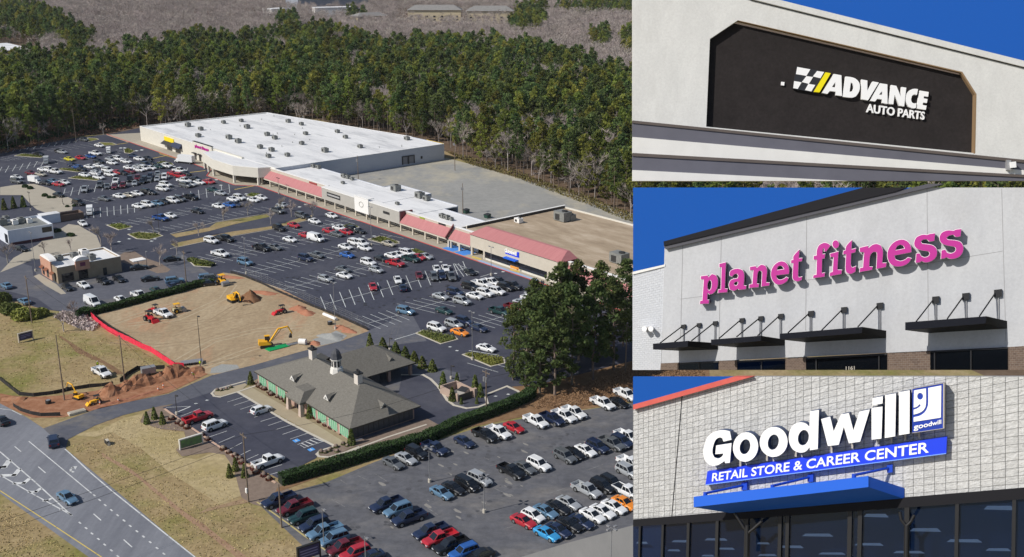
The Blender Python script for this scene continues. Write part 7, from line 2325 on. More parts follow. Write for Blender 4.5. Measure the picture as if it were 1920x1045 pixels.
# low bushes that fill the islands
for i, pts in enumerate(ISLES):
    if i in (7, 8, 12):
        continue
    cx_ = sum(p[0] for p in pts) / len(pts)
    cy_ = sum(p[1] for p in pts) / len(pts)
    b = MB()
    n_ = 0
    P_ = [G(*p) for p in pts]
    c_ = sum(P_, Vector()) / len(P_)
    for _ in range(900 if cy_ > 560 else 420):
        k = random.randrange(len(P_))
        u, v = math.sqrt(random.random()) * .9, random.random()
        q = c_.lerp(P_[k].lerp(P_[(k + 1) % len(P_)], v), u)
        b.leaf((q.x, q.y, .14 + random.uniform(0, .5 if cy_ > 560 else .35)), .28, 0, .8)
    tag(b.build('ground_cover', M_BUSH if i % 2 else MATS['clipped_bush']), kind='stuff')
def hedge(name, label, pts, wd, h, n, m, leaf=.26):
    P_ = [G(*p) for p in pts]
    t = thing(name, label, 'hedge', P_[0])
    b, c = MB(), MB()
    tot = sum((q - p).length for p, q in zip(P_[:-1], P_[1:]))
    o = P_[0]
    for p, q in zip(P_[:-1], P_[1:]):
        d = (q - p)
        L2 = d.length
        d.normalize()
        s = Vector((-d.y, d.x, 0))
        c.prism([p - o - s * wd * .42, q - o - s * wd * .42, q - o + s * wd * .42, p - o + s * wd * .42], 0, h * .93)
        for _ in range(int(n * L2 / tot)):
            u, v = random.random(), random.uniform(-.5, .5)
            r_ = random.random()
            z = random.random()
            hh = h * (1 + .05 * math.sin(u * L2 * .9) + random.uniform(-.03, .03))
            if r_ < .45:
                off, zz = v * wd, hh
            else:
                off, zz = (-.5 if r_ < .75 else .5) * wd, z * hh
            q2 = p - o + d * (u * L2) + s * (off + random.uniform(-.08, .08))
            b.leaf((q2.x, q2.y, zz), leaf, 0, .2)
    b.build('foliage', m, t)
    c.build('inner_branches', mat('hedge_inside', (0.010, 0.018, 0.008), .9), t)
    return t
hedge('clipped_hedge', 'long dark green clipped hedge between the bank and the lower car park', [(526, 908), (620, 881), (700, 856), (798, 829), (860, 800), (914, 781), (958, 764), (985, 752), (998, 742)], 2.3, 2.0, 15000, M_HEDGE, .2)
hedge('rough_hedge', 'rough dark green hedge between the construction plot and the tan restaurant', k6((680, 790), (880, 745), (1100, 690), (1350, 620), (1600, 560), (1720, 520), (1900, 490)), 2.2, 1.7, 5200, M_HEDGE, .3)
hedge('rough_hedge', 'short green hedge by the drive right of the tan restaurant', k6((1690, 280), (1790, 310), (1900, 330)), 2.0, 1.0, 900, MATS['clipped_bush'], .3)
# dry brush on the bank and along the wood edge: nobody could count it
def brush(name, poly, n, m, hmax, leaf):
    P_ = GP(poly)
    b = MB()
    tris = tessellate_polygon([[Vector((p.x, p.y, 0)) for p in P_]])
    ar = []
    for t in tris:
        a, c, d = (P_[i] for i in t)
        ar.append(((c - a).cross(d - a)).length)
    for _ in range(n):
        t = random.choices(tris, ar)[0]
        u, v = random.random(), random.random()
        if u + v > 1:
            u, v = 1 - u, 1 - v
        a, c, d = (P_[i] for i in t)
        q = a + (c - a) * u + (d - a) * v
        k = .55 + .45 * math.sin(q.x * .5) * math.sin(q.y * .4)
        b.leaf((q.x, q.y, random.uniform(.02, hmax * max(.25, k))), leaf, 0, .2)
    return tag(b.build(name, m), kind='stuff')
brush('dry_brush', [(1010, 752), (1000, 768), (1050, 766), (1105, 762), (1190, 748), (1320, 725), (1320, 660), (1190, 690), (1100, 722)], 17000, M_BRUSH, 1.5, .17)
brush('dry_brush', [(835, 284), (880, 309), (960, 332), (1040, 362), (1110, 388), (1190, 420), (1190, 405), (1110, 372), (1040, 348), (960, 318), (880, 296)], 4200, nmat('ochre_brush', [(0.3, (0.11, 0.085, 0.038)), (0.5, (0.15, 0.135, 0.05)), (0.7, (0.24, 0.165, 0.085))], .15, 5, .95, spec=.1), 1.5, .45)
brush('under_growth', [(-60, 300), (0, 290), (140, 258), (215, 248), (262, 236), (262, 226), (140, 246), (0, 276), (-60, 286)], 3000, M_BRUSH, 2.0, .6)
TUFT = nmat('dry_grass_tufts', [(0.3, (0.29, 0.24, 0.095)), (0.5, (0.42, 0.33, 0.16)), (0.7, (0.56, 0.46, 0.25))], .12, 9, .95, spec=.1, grain=.8)
brush('grass_tufts', [(130, 835), (180, 830), (300, 900), (470, 945), (530, 1000), (600, 1060), (390, 1060), (250, 945)], 2200, TUFT, .12, .2)
brush('grass_tufts', [(0, 600), (100, 605), (240, 650), (330, 690), (230, 712), (40, 735), (0, 715)], 1800, TUFT, .12, .22)
brush('grass_tufts', [(-40, 915), (0, 935), (150, 1045), (160, 1060), (-60, 1060)], 1400, TUFT, .12, .2)
brush('lawn_tufts', [(180, 805), (290, 772), (340, 805), (330, 860), (430, 900), (440, 940), (300, 890), (210, 850)], 1500, nmat('pale_tufts', [(0.3, (0.42, 0.34, 0.18)), (0.7, (0.60, 0.49, 0.29))], .12, 9, .95, spec=.1), .1, .18)
brush('under_growth', [(-60, 296), (0, 286), (140, 252), (215, 245), (262, 236), (262, 222), (140, 240), (0, 268), (-60, 278)], 4200, M_HEDGE, 4.0, .7)
brush('brush_pile', k6((480, 790), (560, 730), (640, 750), (800, 800), (880, 860), (830, 910), (740, 900), (620, 850)), 1500, M_TWIG, 1.1, .4)
# ================================================================== poles, machines, signs, people
M_WOOD = nmat('weathered_pole', [(0.3, (0.16, 0.12, 0.09)), (0.7, (0.24, 0.19, 0.15))], .8, 5, .9, stretch=(4, 4, .3))
M_GALV = mat('galvanised_grey', (0.32, 0.32, 0.33), .5, .4)
M_BRZ = mat('dark_bronze', (0.05, 0.043, 0.036), .5)

def pole(px, py, tx, ty, kind, label):
    b0 = G(px, py)
    r = ray(tx, ty)
    h = max(3.5, CAM_H + r.z * (b0.y / r.y))
    nm, cat = ('utility_pole', 'utility pole') if kind.startswith('u') else ('light_pole', 'light pole')
    t = thing(nm, label, cat, b0, LROT)
    b = MB()
    if kind.startswith('u'):
        b.cyl((0, 0, 0), (0, 0, h), .17, .11, 8)
        b.build('pole', M_WOOD, t)
        if 'x' in kind:
            b = MB()
            b.box(-1.2, 1.2, -.06, .06, h - .7, h - .55)
            ca_ = b.build('cross_arm', M_WOOD, t)
            for x in (-1.1, 0.4, 1.1):
                b = MB()
                b.cyl((x, 0, h - .55), (x, 0, h - .3), .06, .04, 6)
                b.build('insulator', M_GALV, ca_)
        if 't' in kind:
            for s in (-.35, .35):
                b = MB()
                b.cyl((s, -.3, h - 2.6), (s, -.3, h - 1.6), .26, None, 10)
                b.build('transformer', M_GALV, t)
        if 'b' in kind:
            b = MB()
            b.box(-.25, .25, -.35, -.12, 2.0, 2.9)
            b.build('meter_box', M_WCAP, t)
    else:
        m = M_BRZ if 'd' in kind else M_GALV
        b = MB()
        b.cyl((0, 0, 0), (0, 0, h), .10, .06, 8)
        b.build('pole', m, t)
        b = MB()
        b.cyl((0, 0, 0), (0, 0, .75), .32, None, 10)
        b.build('concrete_base', M_KERB, t)
        n = 2 if '2' in kind else (4 if '4' in kind else 1)
        for k in range(n):
            a = 2 * math.pi * k / n
            c_, s_ = math.cos(a), math.sin(a)
            b = MB()
            b.cyl((0, 0, h - .08), (c_ * .55, s_ * .55, h - .02), .035, None, 5)
            b.hexa([(c_ * .5 - s_ * .2, s_ * .5 + c_ * .2, h - .1), (c_ * .5 + s_ * .2, s_ * .5 - c_ * .2, h - .1), (c_ * 1.15 + s_ * .2, s_ * 1.15 - c_ * .2, h - .1), (c_ * 1.15 - s_ * .2, s_ * 1.15 + c_ * .2, h - .1)],
                   [(c_ * .5 - s_ * .18, s_ * .5 + c_ * .18, h + .1), (c_ * .5 + s_ * .18, s_ * .5 - c_ * .18, h + .1), (c_ * 1.1 + s_ * .18, s_ * 1.1 - c_ * .18, h + .1), (c_ * 1.1 - s_ * .18, s_ * 1.1 + c_ * .18, h + .1)])
            b.build('lamp_head', m, t)
    return b0 + Vector((0, 0, h))
TOPS = {}
for k, a in enumerate((
    (143, 266, 145, 203, 'u', 'tall plain pole before the wood at the far edge of the car park'),
    (868, 402, 870, 344, 'ut', 'utility pole with transformers behind the shop row roof'),
    (853, 320, 855, 262, 'ut', 'utility pole with transformers at the corner of the rear yard'),
    (672, 340, 673, 292, 'ut', 'utility pole with transformers between the store side wall and the shop row'),
    (677, 256, 678, 232, 'ut', 'utility pole with transformers behind the right end of the big store'),
    (570, 236, 571, 212, 'ut', 'utility pole with a white drum behind the back of the big store'),
    (728, 262, 729, 208, 'ux', 'utility pole with a cross arm among the bare trunks behind the store'),
    (523, 364, 524, 334, 'l2d', 'dark twin lamp post before the first red awning'),
    (697, 461, 699, 388, 'l2', 'grey lamp post with twin heads beside the central shops'),
    (299, 440, 299, 388, 'ld', 'thin lamp post in the bed at the drive corner'),
    (118, 384, 118, 342, 'ld', 'thin lamp post beside the pale paved corner'),
    (58, 395, 58, 361, 'l2d', 'twin lamp post between the dark evergreens and the paved corner'),
    (921, 517, 923, 463, 'l2', 'grey lamp post before the charity shop windows'),
    (886, 675, 888, 585, 'l2', 'grey lamp post on the grass island left of the tall pines'),
    (462, 514, 462, 446, 'l2', 'grey lamp post in the stalls above the construction plot'),
    (629, 618, 629, 530, 'l2', 'grey lamp post at the white pipe beside the construction plot'),
    (276, 502, 275, 471, 'l', 'pale lamp post beside the mulch bed right of the tan restaurant'),
    (350, 536, 350, 470, 'uxt', 'utility pole with transformers above the dark hedge'),
    (67, 509, 66, 436, 'l2', 'pale lamp post left of the tan restaurant front'),
    (378, 684, 378, 592, 'ld', 'thin brown pole on the construction plot'),
    (60, 606, 57, 517, 'ux', 'wooden utility pole among the bright bushes at the left'),
    (121, 751, 117, 628, 'u', 'tall leaning pole beside the trench on the dry field'),
    (234, 717, 232, 628, 'ux', 'wooden utility pole beside the black fencing and trench'),
    (466, 942, 462.5, 812, 'uxb', 'tall wooden utility pole with a meter box by the pink kerb'),
    (528, 990, 527, 908, 'u', 'plain wooden pole at the lower car park verge'),
    (608, 1028, 610, 953, 'l', 'white lamp post in the front row of the lower car park, left one'),
    (686, 1060, 689, 1006, 'l', 'white lamp post in the front row of the lower car park, right one'),
    (912, 778, 916, 694, 'uxt', 'utility pole with a transformer rising from the long hedge'),
    (1172.5, 697, 1179, 607, 'ux', 'pale leaning utility pole right of the tall pines'),
    (805.6, 905, 805.6, 840, 'l4', 'lamp post with four heads left in the lower car park'),
    (908, 962, 913, 894, 'l4', 'lamp post with four heads in the middle of the lower car park'),
    (1145, 1060, 1145, 990, 'l4', 'lamp post with four heads at the side street corner'),
    (332, 778, 331, 740, 'ld', 'thin dark lamp post at the bank car park corner'),
    (731, 658, 731, 644, 'ld', 'short lamp post between the evergreens behind the bank wing'),
    (846, 711, 846, 697, 'ld', 'short lamp post behind the bin enclosure'))):
    TOPS[k] = pole(*a)

# tractors, diggers
M_YELM = mat('machine_yellow', srgb(235, 175, 30), .5)
M_REDM = mat('machine_red', srgb(190, 30, 40), .5)
M_BLKM = mat('machine_black', (0.02, 0.02, 0.02), .6)

def heading(px, py, vec):
    v = G(px + vec[0], py + vec[1]) - G(px - vec[0], py - vec[1])
    return math.atan2(v.y, v.x)

def excavator(px, py, vec, s, label, boom=((0, 0), (2.2, 3.2), (4.6, 3.6), (5.6, 1.6), (5.0, .6))):
    t = thing('excavator', label, 'excavator', G(px, py), heading(px, py, vec), 'construction machines')
    t.scale = (s, s, s)
    for sd_ in (-1, 1):
        b = MB()
        prof = [(-1.7, .35), (-1.45, .05), (1.45, .05), (1.7, .35), (1.5, .75), (-1.5, .75)]
        y0, y1 = sorted((sd_ * .75, sd_ * 1.3))
        b.hexa([(x, y0, z) for x, z in prof], [(x, y1, z) for x, z in prof])
        b.build('track', M_BLKM, t)
    b = MB()
    b.box(-.7, .7, -.74, .74, .5, .9)
    b.hexa([(-2.0, -1.2, .9), (1.2, -1.2, .9), (1.2, 1.2, .9), (-2.0, 1.2, .9)], [(-1.9, -1.15, 1.9), (.2, -1.15, 1.7), (.2, 1.15, 1.7), (-1.9, 1.15, 1.9)])
    b.build('body', M_YELM, t)
    b = MB()
    b.hexa([(-.3, .2, 1.3), (1.25, .2, 1.3), (1.25, 1.15, 1.3), (-.3, 1.15, 1.3)], [(-.3, .25, 2.75), (.85, .25, 2.75), (.85, 1.1, 2.75), (-.3, 1.1, 2.75)])
    cb = b.build('cab', M_CGL, t)
    b = MB()
    b.box(-.4, .95, .15, 1.2, 2.752, 2.85)
    b.build('cab_roof', M_YELM, cb)
    b = MB()
    pts = [Vector((.9 + x, -.3, 1.5 + z)) for x, z in boom]
    for p, q in zip(pts[:2], pts[1:3]):
        b.cyl(p, q, .26, .22, 6)
    b.build('boom', M_YELM, t)
    b = MB()
    b.cyl(pts[2], pts[3], .2, .15, 6)
    st_ = b.build('arm', M_YELM, t)
    b = MB()
    e, g_ = pts[3], pts[4]
    b.hexa([(e.x - .1, -.85, e.z), (e.x - .1, .25, e.z), (g_.x + .5, .25, g_.z), (g_.x + .5, -.85, g_.z)], [(e.x - .5, -.85, e.z - .1), (e.x - .5, .25, e.z - .1), (g_.x - .3, .25, g_.z + .1), (g_.x - .3, -.85, g_.z + .1)])
    b.build('bucket', M_BLKM, st_)
    b = MB()
    b.cyl(pts[0] + Vector((.6, 0, .2)), pts[1].lerp(pts[2], .35) + Vector((0, 0, -.2)), .07, None, 5)
    b.build('hydraulic_ram', M_BLKM, t)
    return t
excavator(500, 651, (10, -1.0), 1.0, 'yellow excavator with raised boom beside green pipes on the plot')
excavator(438, 566, (8, 4), .95, 'yellow excavator digging by the brown soil heap', ((0, 0), (2.0, 2.4), (3.8, 2.0), (4.3, .2), (3.9, -.4)))
excavator(147, 748, (-9, -3), .62, 'small orange digger on the trench left of the soil bank')

def loader(px, py, vec, s, m, label, roll=False):
    t = thing('loader' if not roll else 'soil_roller', label, 'tractor' if not roll else 'roller', G(px, py), heading(px, py, vec), 'construction machines')
    t.scale = (s, s, s)
    for x, r in ((-.9, .75), (1.2, .5)):
        for sd_ in (-1, 1):
            if roll and x > 0:
                continue
            b = MB()
            y0, y1 = sorted((sd_ * .75, sd_ * 1.15))
            b.cyl((x, y0, r), (x, y1, r), r, None, 14, 0)
            b.cyl((x, sd_ * 1.15, r), (x, sd_ * 1.17, r), r * .5, None, 8, 1)
            b.build('wheel', [M_TYRE, M_YELM if roll else M_RIM], t)
    if roll:
        b = MB()
        b.cyl((1.5, -.95, .7), (1.5, .95, .7), .7, None, 18)
        b.build('drum', M_GALV, t)
    b = MB()
    b.hexa([(-1.6, -.7, .7), (1.9, -.5, .6), (1.9, .5, .6), (-1.6, .7, .7)], [(-1.5, -.65, 1.5), (1.7, -.42, 1.3), (1.7, .42, 1.3), (-1.5, .65, 1.5)])
    b.build('body', m, t)
    b = MB()
    for x in (-1.1, .3):
        for y_ in (-.6, .6):
            b.cyl((x, y_, 1.4), (x, y_, 2.7), .05, None, 5)
    b.box(-1.3, .5, -.75, .75, 2.7, 2.8)
    b.build('canopy_frame', M_BLKM if not roll else M_YELM, t)
    b = MB()
    b.box(-.8, -.2, -.3, .3, 1.5, 1.65)
    b.box(-.85, -.7, -.3, .3, 1.65, 2.1)
    b.build('seat', M_BLKM, t)
    if not roll:
        b = MB()
        b.hexa([(2.3, -1.0, .1), (3.1, -1.0, .1), (3.1, 1.0, .1), (2.3, 1.0, .1)], [(2.2, -1.0, .9), (2.4, -1.0, .9), (2.4, 1.0, .9), (2.2, 1.0, .9)])
        b.cyl((1.6, -.6, 1.0), (2.3, -.7, .5), .08, None, 5)
        b.cyl((1.6, .6, 1.0), (2.3, .7, .5), .08, None, 5)
        b.build('front_bucket', m, t)
    return t
loader(282, 602, (10, 4), 1.0, M_REDM, 'red tractor with a bucket at the left of the plot machines')
loader(291, 586, (-10, -4), .85, M_REDM, 'red tractor behind the white pickup on the plot')
loader(527, 588, (-9, 2), .85, M_REDM, 'red skid loader alone below the soil heap')
loader(335, 586, (10, -2), .95, mat('cream_paint', (0.5, 0.45, 0.28), .6), 'cream soil roller with a canopy right of the white pickup', True)
loader(418, 534, (10, 5), 1.1, M_YELM, 'yellow soil roller by the drive at the top of the plot', True)
loader(180, 757, (-8, 2), .7, M_YELM, 'small yellow loader at the foot of the soil bank')

def pile(name, label, px, py, rx, ry, h, m, rz=0.0, seed=1, peak=1.6):
    rnd = random.Random(seed)
    b = MB()
    n, k = 20, 7
    vs = []
    for j in range(k + 1):
        r = j / k
        for i in range(n):
            a = 2 * math.pi * i / n
            q = 1 + .14 * math.sin(3 * a + seed) + .10 * math.sin(7 * a + 2 * seed) + rnd.uniform(-.06, .06)
            z = h * (1 - r) ** (1 / peak if peak < 1 else 1.0) * (1 + rnd.uniform(-.12, .12)) if j < k else -.05
            vs.append((rx * r * q * math.cos(a), ry * r * q * math.sin(a), z))
    fs = []
    for j in range(k):
        for i in range(n):
            a, c = j * n + i, j * n + (i + 1) % n
            fs.append((a, a + n, c + n, c))
    b.mesh(vs, fs, 0, True)
    return tag(b.build(name, m, None, G(px, py), LROT + rz), label, 'soil heap', 'soil heaps')
M_BRNS = nmat('brown_soil', [(0.3, (0.17, 0.085, 0.045)), (0.7, (0.25, 0.14, 0.08))], .7, 8, .95, .6, 3, spec=.1)
M_ORGS = nmat('orange_clay', [(0.3, (0.33, 0.135, 0.08)), (0.7, (0.43, 0.205, 0.13))], .6, 8, .95, .7, 2.5, spec=.1)
pile('soil_heap', 'pointed brown soil heap beside the digging excavator', 470, 562, 3.6, 3.2, 2.9, M_BRNS, 0, 2)
pile('soil_heap', 'orange clay mound by the fence, left of the white pipe', 560, 580, 3.0, 2.2, 1.2, M_ORGS, .4, 3, 1)
pile('soil_heap', 'low orange clay mound right of the left mound by the white pipe', 575, 588, 3.2, 2.0, 1.1, M_ORGS, .2, 4, 1)
pile('soil_heap', 'orange clay streak mound near the top of the plot', 496, 550, 5.0, 1.8, .7, M_ORGS, .5, 5, 1)
pile('soil_heap', 'flat orange clay patch at the top corner of the plot', 432, 520, 5.5, 1.6, .5, M_ORGS, .5, 6, 1)
pile('soil_heap', 'orange clay mound at the right corner of the plot', 640, 616, 3.2, 1.6, 1.0, M_ORGS, .3, 7, 1)
pile('soil_heap', 'orange clay mound at the gravel by the road', 655, 622, 2.6, 1.6, .8, M_ORGS, .3, 8, 1)
pile('soil_heap', 'pinkish soil mound beside the white tank on the plot', 590, 645, 2.0, 1.6, .9, M_ORGS, .3, 9, 1)
pile('gravel_heap', 'flat grey gravel heap at the plot corner by the road', 622, 632, 4.2, 2.6, 1.0, MATS['grey_gravel'], .4, 10, 1)
# soil bank along the trench: one long rough ridge
def ridge(name, label, pts, wd, h, m, seed):
    rnd = random.Random(seed)
    b = MB()
    P_ = [G(*p) for p in pts]
    path = []
    for p, q in zip(P_[:-1], P_[1:]):
        n = max(2, int((q - p).length / .8))
        path += [p.lerp(q, i / n) for i in range(n)]
    path.append(P_[-1])
    k = 8
    vs = []
    for i, p in enumerate(path):
        d = (path[min(i + 1, len(path) - 1)] - path[max(i - 1, 0)]).normalized()
        s = Vector((-d.y, d.x, 0))
        e = min(1, i / 3, (len(path) - 1 - i) / 3) if len(path) > 6 else 1
        hh = h * e * (.75 + .25 * math.sin(i * .7) + rnd.uniform(-.18, .18))
        for j in range(k + 1):
            v = j / k * 2 - 1
            z = hh * (1 - abs(v) ** 1.6) + rnd.uniform(-.22, .22) * e * (1 - abs(v)) * h - .05
            q = p + s * (v * wd * (1 + rnd.uniform(-.1, .1)))
            vs.append((q.x - P_[0].x, q.y - P_[0].y, z))
    fs = []
    for i in range(len(path) - 1):
        for j in range(k):
            a = i * (k + 1) + j
            fs.append((a, a + k + 1, a + k + 2, a + 1))
    b.mesh(vs, fs)
    return tag(b.build(name, m, None, P_[0]), label, 'soil bank')
ridge('soil_bank', 'long rough reddish soil bank beside the access road trench', k9((880, 540), (1000, 500), (1200, 440), (1400, 390), (1560, 340), (1700, 320), (1830, 300)), 2.6, 2.3, M_RED, 4)
ridge('soil_bank', 'low reddish soil ridge at the highway corner', k9((30, 560), (120, 560), (230, 565)), 1.6, .6, M_RED, 6)
ridge('kerb_of_soil', 'thin tan ridge of spoil along the road edge below the trench', k9((640, 700), (900, 630), (1150, 560), (1400, 490), (1600, 440)), .7, .45, M_ORGS, 8)

# fences
def fence(name, label, pts, h, m, pm, step=2.4, lean=0.0):
    P_ = [G(*p) for p in pts]
    o = P_[0]
    t = thing(name, label, 'fence', o)
    b = MB()
    posts = []
    for p, q in zip(P_[:-1], P_[1:]):
        n = max(1, int((q - p).length / step))
        d = (q - p).normalized()
        s = Vector((-d.y, d.x, 0)) * .02
        for i in range(n):
            a, c = p.lerp(q, i / n) - o, p.lerp(q, (i + 1) / n) - o
            dz = random.uniform(-.10, .10)
            b.hexa([a - s, c - s, c + s, a + s], [a - s + Vector((0, 0, h + dz)), c - s + Vector((0, 0, h - dz)), c + s + Vector((0, 0, h - dz)), a + s + Vector((0, 0, h + dz))])
            posts.append(a)
    b.build('fabric', m, t)
    for a in posts[:90]:
        b = MB()
        b.cyl(a, a + Vector((0, 0, h + .2)), .035, None, 5)
        b.build('post', pm, t)
    return t
M_BARR = nmat('red_barrier_mesh', [(0.3, srgb(205, 40, 66)), (0.7, srgb(228, 62, 86))], 1.0, 5, .8)
M_SILT = nmat('black_silt_fabric', [(0.3, (0.018, 0.018, 0.02)), (0.7, (0.035, 0.033, 0.034))], .5, 5, .8)
fence('barrier_fence', 'bright red plastic barrier fence along the edge of the plot', k6((815, 785), (880, 850), (960, 910), (1060, 965), (1160, 1010), (1260, 1062)) + k9((1345, 145), (1450, 215), (1560, 290), (1640, 290)), 1.5, M_BARR, M_BLKM, 2.6)
fence('silt_fence', 'black silt fence along the dry grass field above the trench', k9((-30, 370), (0, 395), (80, 460), (170, 530), (300, 542), (480, 520), (640, 485), (800, 462), (1010, 440)), .9, M_SILT, M_WOOD, 2.4)
fence('silt_fence', 'black silt fence at the corner of highway and access road', k9((120, 630), (180, 670), (270, 700), (360, 718), (540, 715)), .9, M_SILT, M_WOOD, 2.4)
fence('silt_fence', 'black silt fence on the far side of the red barrier', k6((830, 770), (1000, 890), (1150, 970), (1300, 1062)), .8, M_SILT, M_WOOD, 2.4)
fence('silt_fence', 'black silt fence in the hollow beside the soil bank', k9((1070, 415), (1140, 350), (1230, 300), (1330, 300), (1470, 295)), 1.0, M_SILT, M_WOOD, 2.4)
fence('silt_fence', 'black silt fence between the plot and the big car park', k7((200, 390), (330, 430), (480, 490), (620, 560), (760, 620), (900, 680), (1050, 740), (1200, 800), (1420, 900)), .8, M_SILT, M_WOOD, 2.6)
# open chain link fence: posts, rails and a few crossing wires
P_ = [G(*p) for p in k7((330, 390), (480, 455), (640, 520), (800, 590), (960, 660), (1120, 730), (1280, 800), (1440, 880))]
t = thing('chain_link_fence', 'thin grey chain link fence between car park and construction plot', 'fence', P_[0])
b = MB()
for p, q in zip(P_[:-1], P_[1:]):
    for z in (.1, .7, 1.3, 1.9):
        b.cyl(p - P_[0] + Vector((0, 0, z)), q - P_[0] + Vector((0, 0, z)), .022, None, 4, caps=False)
    for i in range(12):
        a, c = p.lerp(q, i / 12) - P_[0], p.lerp(q, (i + 1) / 12) - P_[0]
        b.cyl(a, c + Vector((0, 0, 1.9)), .010, None, 3, caps=False)
        b.cyl(a + Vector((0, 0, 1.9)), c, .010, None, 3, caps=False)
b.build('wire_mesh', M_GALV, t)
for p, q in zip(P_[:-1], P_[1:]):
    for i in range(3):
        a = p.lerp(q, i / 3) - P_[0]
        b = MB()
        b.cyl(a, a + Vector((0, 0, 2.0)), .04, None, 5)
        b.build('post', M_GALV, t)
# pipes, tanks and barrels on the plot
def pipe_bundle(name, label, cat, p, q, r, n, m, gap=0.02):
    A_, B2 = G(*p), G(*q)
    d = (B2 - A_).normalized()
    s = Vector((-d.y, d.x, 0))
    t = thing(name, label, cat, A_)
    for i in range(n):
        b = MB()
        o = s * ((2 * r + gap) * i) + Vector((0, 0, r))
        b.cyl(o, B2 - A_ + o, r, None, 10)
        b.build('pipe', m, t)
    return t
pipe_bundle('pipe_stack', 'bright green pipes laid out beside the road below the excavator', 'pipes', (505, 660), (543, 650), .16, 7, mat('pipe_green', srgb(20, 165, 95), .5))
pipe_bundle('white_pipe', 'large white pipe lying by the fence of the plot', 'pipe', (607, 592), (631, 602), .45, 1, M_WCAP)
pipe_bundle('white_tank', 'white cylindrical tank lying at the road edge of the plot', 'tank', (561, 646), (574, 647), .8, 1, M_WCAP)
pipe_bundle('small_pipe', 'pale pipes lying by the tank at the road edge', 'pipes', (540, 650), (560, 645), .2, 3, M_GALV)
def inlet(px, py, label, s=1.0):
    t = thing('manhole_riser', label, 'manhole', G(px, py), LROT)
    b = MB()
    b.cyl((0, 0, 0), (0, 0, .9 * s), .7 * s, None, 14)
    b.build('ring', M_BLKM, t)
    b = MB()
    b.cyl((0, 0, .9 * s), (0, 0, 1.0 * s), .5 * s, None, 14)
    b.build('lid', M_GALV, t)
inlet(91, 757, 'black round manhole riser on the clay near the trench', .9)
inlet(619, 609, 'black upright pipe end below the white pipe', 1.0)
def stakes(pts, label):
    for i, (px, py) in enumerate(pts):
        b = MB()
        b.cyl((0, 0, 0), (0, 0, 1.05), .17, .10, 8, 0)
        b.cyl((0, 0, .45), (0, 0, .75), .165, .14, 8, 1)
        o = b.build('traffic_barrel', [mat('barrel_orange', srgb(225, 120, 70), .6), M_WCAP], None, G(px, py))
        tag(o, label % ORD[i], 'traffic barrel', 'orange traffic barrels')
stakes(k9((890, 612), (1055, 590), (1410, 490), (1455, 460)), 'orange traffic barrel along the access road, %s from the left')
t = thing('culvert_box', 'pale concrete box at the road edge below the trench', 'concrete box', G(*k9((685, 690))[0]), LROT)
b = MB()
b.box(-.7, .7, -1.8, 1.8, 0, .55)
b.build('box', M_KERB, t)
b = MB()
b.box(-.5, .5, -1.5, 1.5, .55, .62)
b.build('lid', M_CONC, t)
t = thing('site_trailer', 'grey flat trailer with pipes beside the red barrier end', 'trailer', G(*k9((1710, 250))[0]), LROT + R(70))
b = MB()
b.box(-2.6, 2.6, -1.1, 1.1, .6, .75)
b.build('deck', M_GALV, t)
for x in (-.6, .6):
    for s in (-1, 1):
        b = MB()
        b.cyl((x, s * .95, .35), (x, s * 1.15, .35), .35, None, 12)
        b.build('wheel', M_TYRE, t)
t = thing('site_trailer', 'pale grey box trailer in the hollow beside the soil bank', 'trailer', G(*k9((1325, 345))[0]), LROT + R(80))
b = MB()
b.box(-1.6, 1.6, -.9, .9, .5, 2.0)
b.build('box', M_GALV, t)
for s in (-1, 1):
    b = MB()
    b.cyl((0, s * .95, .35), (0, s * 1.1, .35), .35, None, 12)
    b.build('wheel', M_TYRE, t)
# signs on the ground
def ground_sign(px, py, vec, L, h, z0, frame, panel, label, words=()):
    t = thing('ground_sign', label, 'sign', G(px, py), heading(px, py, vec))
    b = MB()
    b.box(-L / 2, L / 2, -.18, .18, z0, z0 + h)
    for s in (-1, 1):
        x0, x1 = sorted((s * (L / 2), s * (L / 2 + .18)))
        b.box(x0, x1, -.24, .24, 0, z0 + h)
    b.box(-L / 2 - .18, L / 2 + .18, -.24, .24, z0 + h, z0 + h + .15)
    fm = b.build('sign_frame', frame, t)
    b = MB()
    b.box(-L / 2 + .08, L / 2 - .08, -.23, -.181, z0 + .1, z0 + h - .1)
    pn_ = b.build('sign_panel', panel, t)
    return t, pn_
M_SIGNN = mat('sign_navy', srgb(44, 44, 84), .5)
t, pn_ = ground_sign(49, 640, (10, -2.6), 3.4, 1.9, .5, mat('sign_stone', (0.42, 0.38, 0.32), .8), M_SIGNN, 'navy information sign in a stone frame on the dry grass field')
for z in (1.05, 1.35, 1.75):
    b = MB()
    b.box(-1.4, 1.3 if z > 1.1 else 0, -.25, -.231, z, z + .16)
    b.build('sign_text_band', mat('dim_sign_print', srgb(120, 120, 160), .6), pn_)
t, pn_ = ground_sign(359, 838, (10, -3.0), 4.6, 1.9, .3, mat('sign_cream', (0.62, 0.6, 0.55), .7), nmat('sign_green', [(0.35, (0.10, 0.12, 0.09)), (0.6, (0.13, 0.26, 0.08))], .6, 3, .6), 'cream framed monument sign with a green panel before the bank')
t, pn_ = ground_sign(580, 1052, (10, -3.4), 3.8, 2.3, .7, M_BLKM, M_SIGNN, 'black framed billboard sign by the lower car park verge')
for z in (1.2, 1.7, 2.2):
    b = MB()
    b.box(-1.6, 1.5, -.25, -.231, z, z + .2)
    b.build('sign_text_band', MATS['dim_sign_print'], pn_)
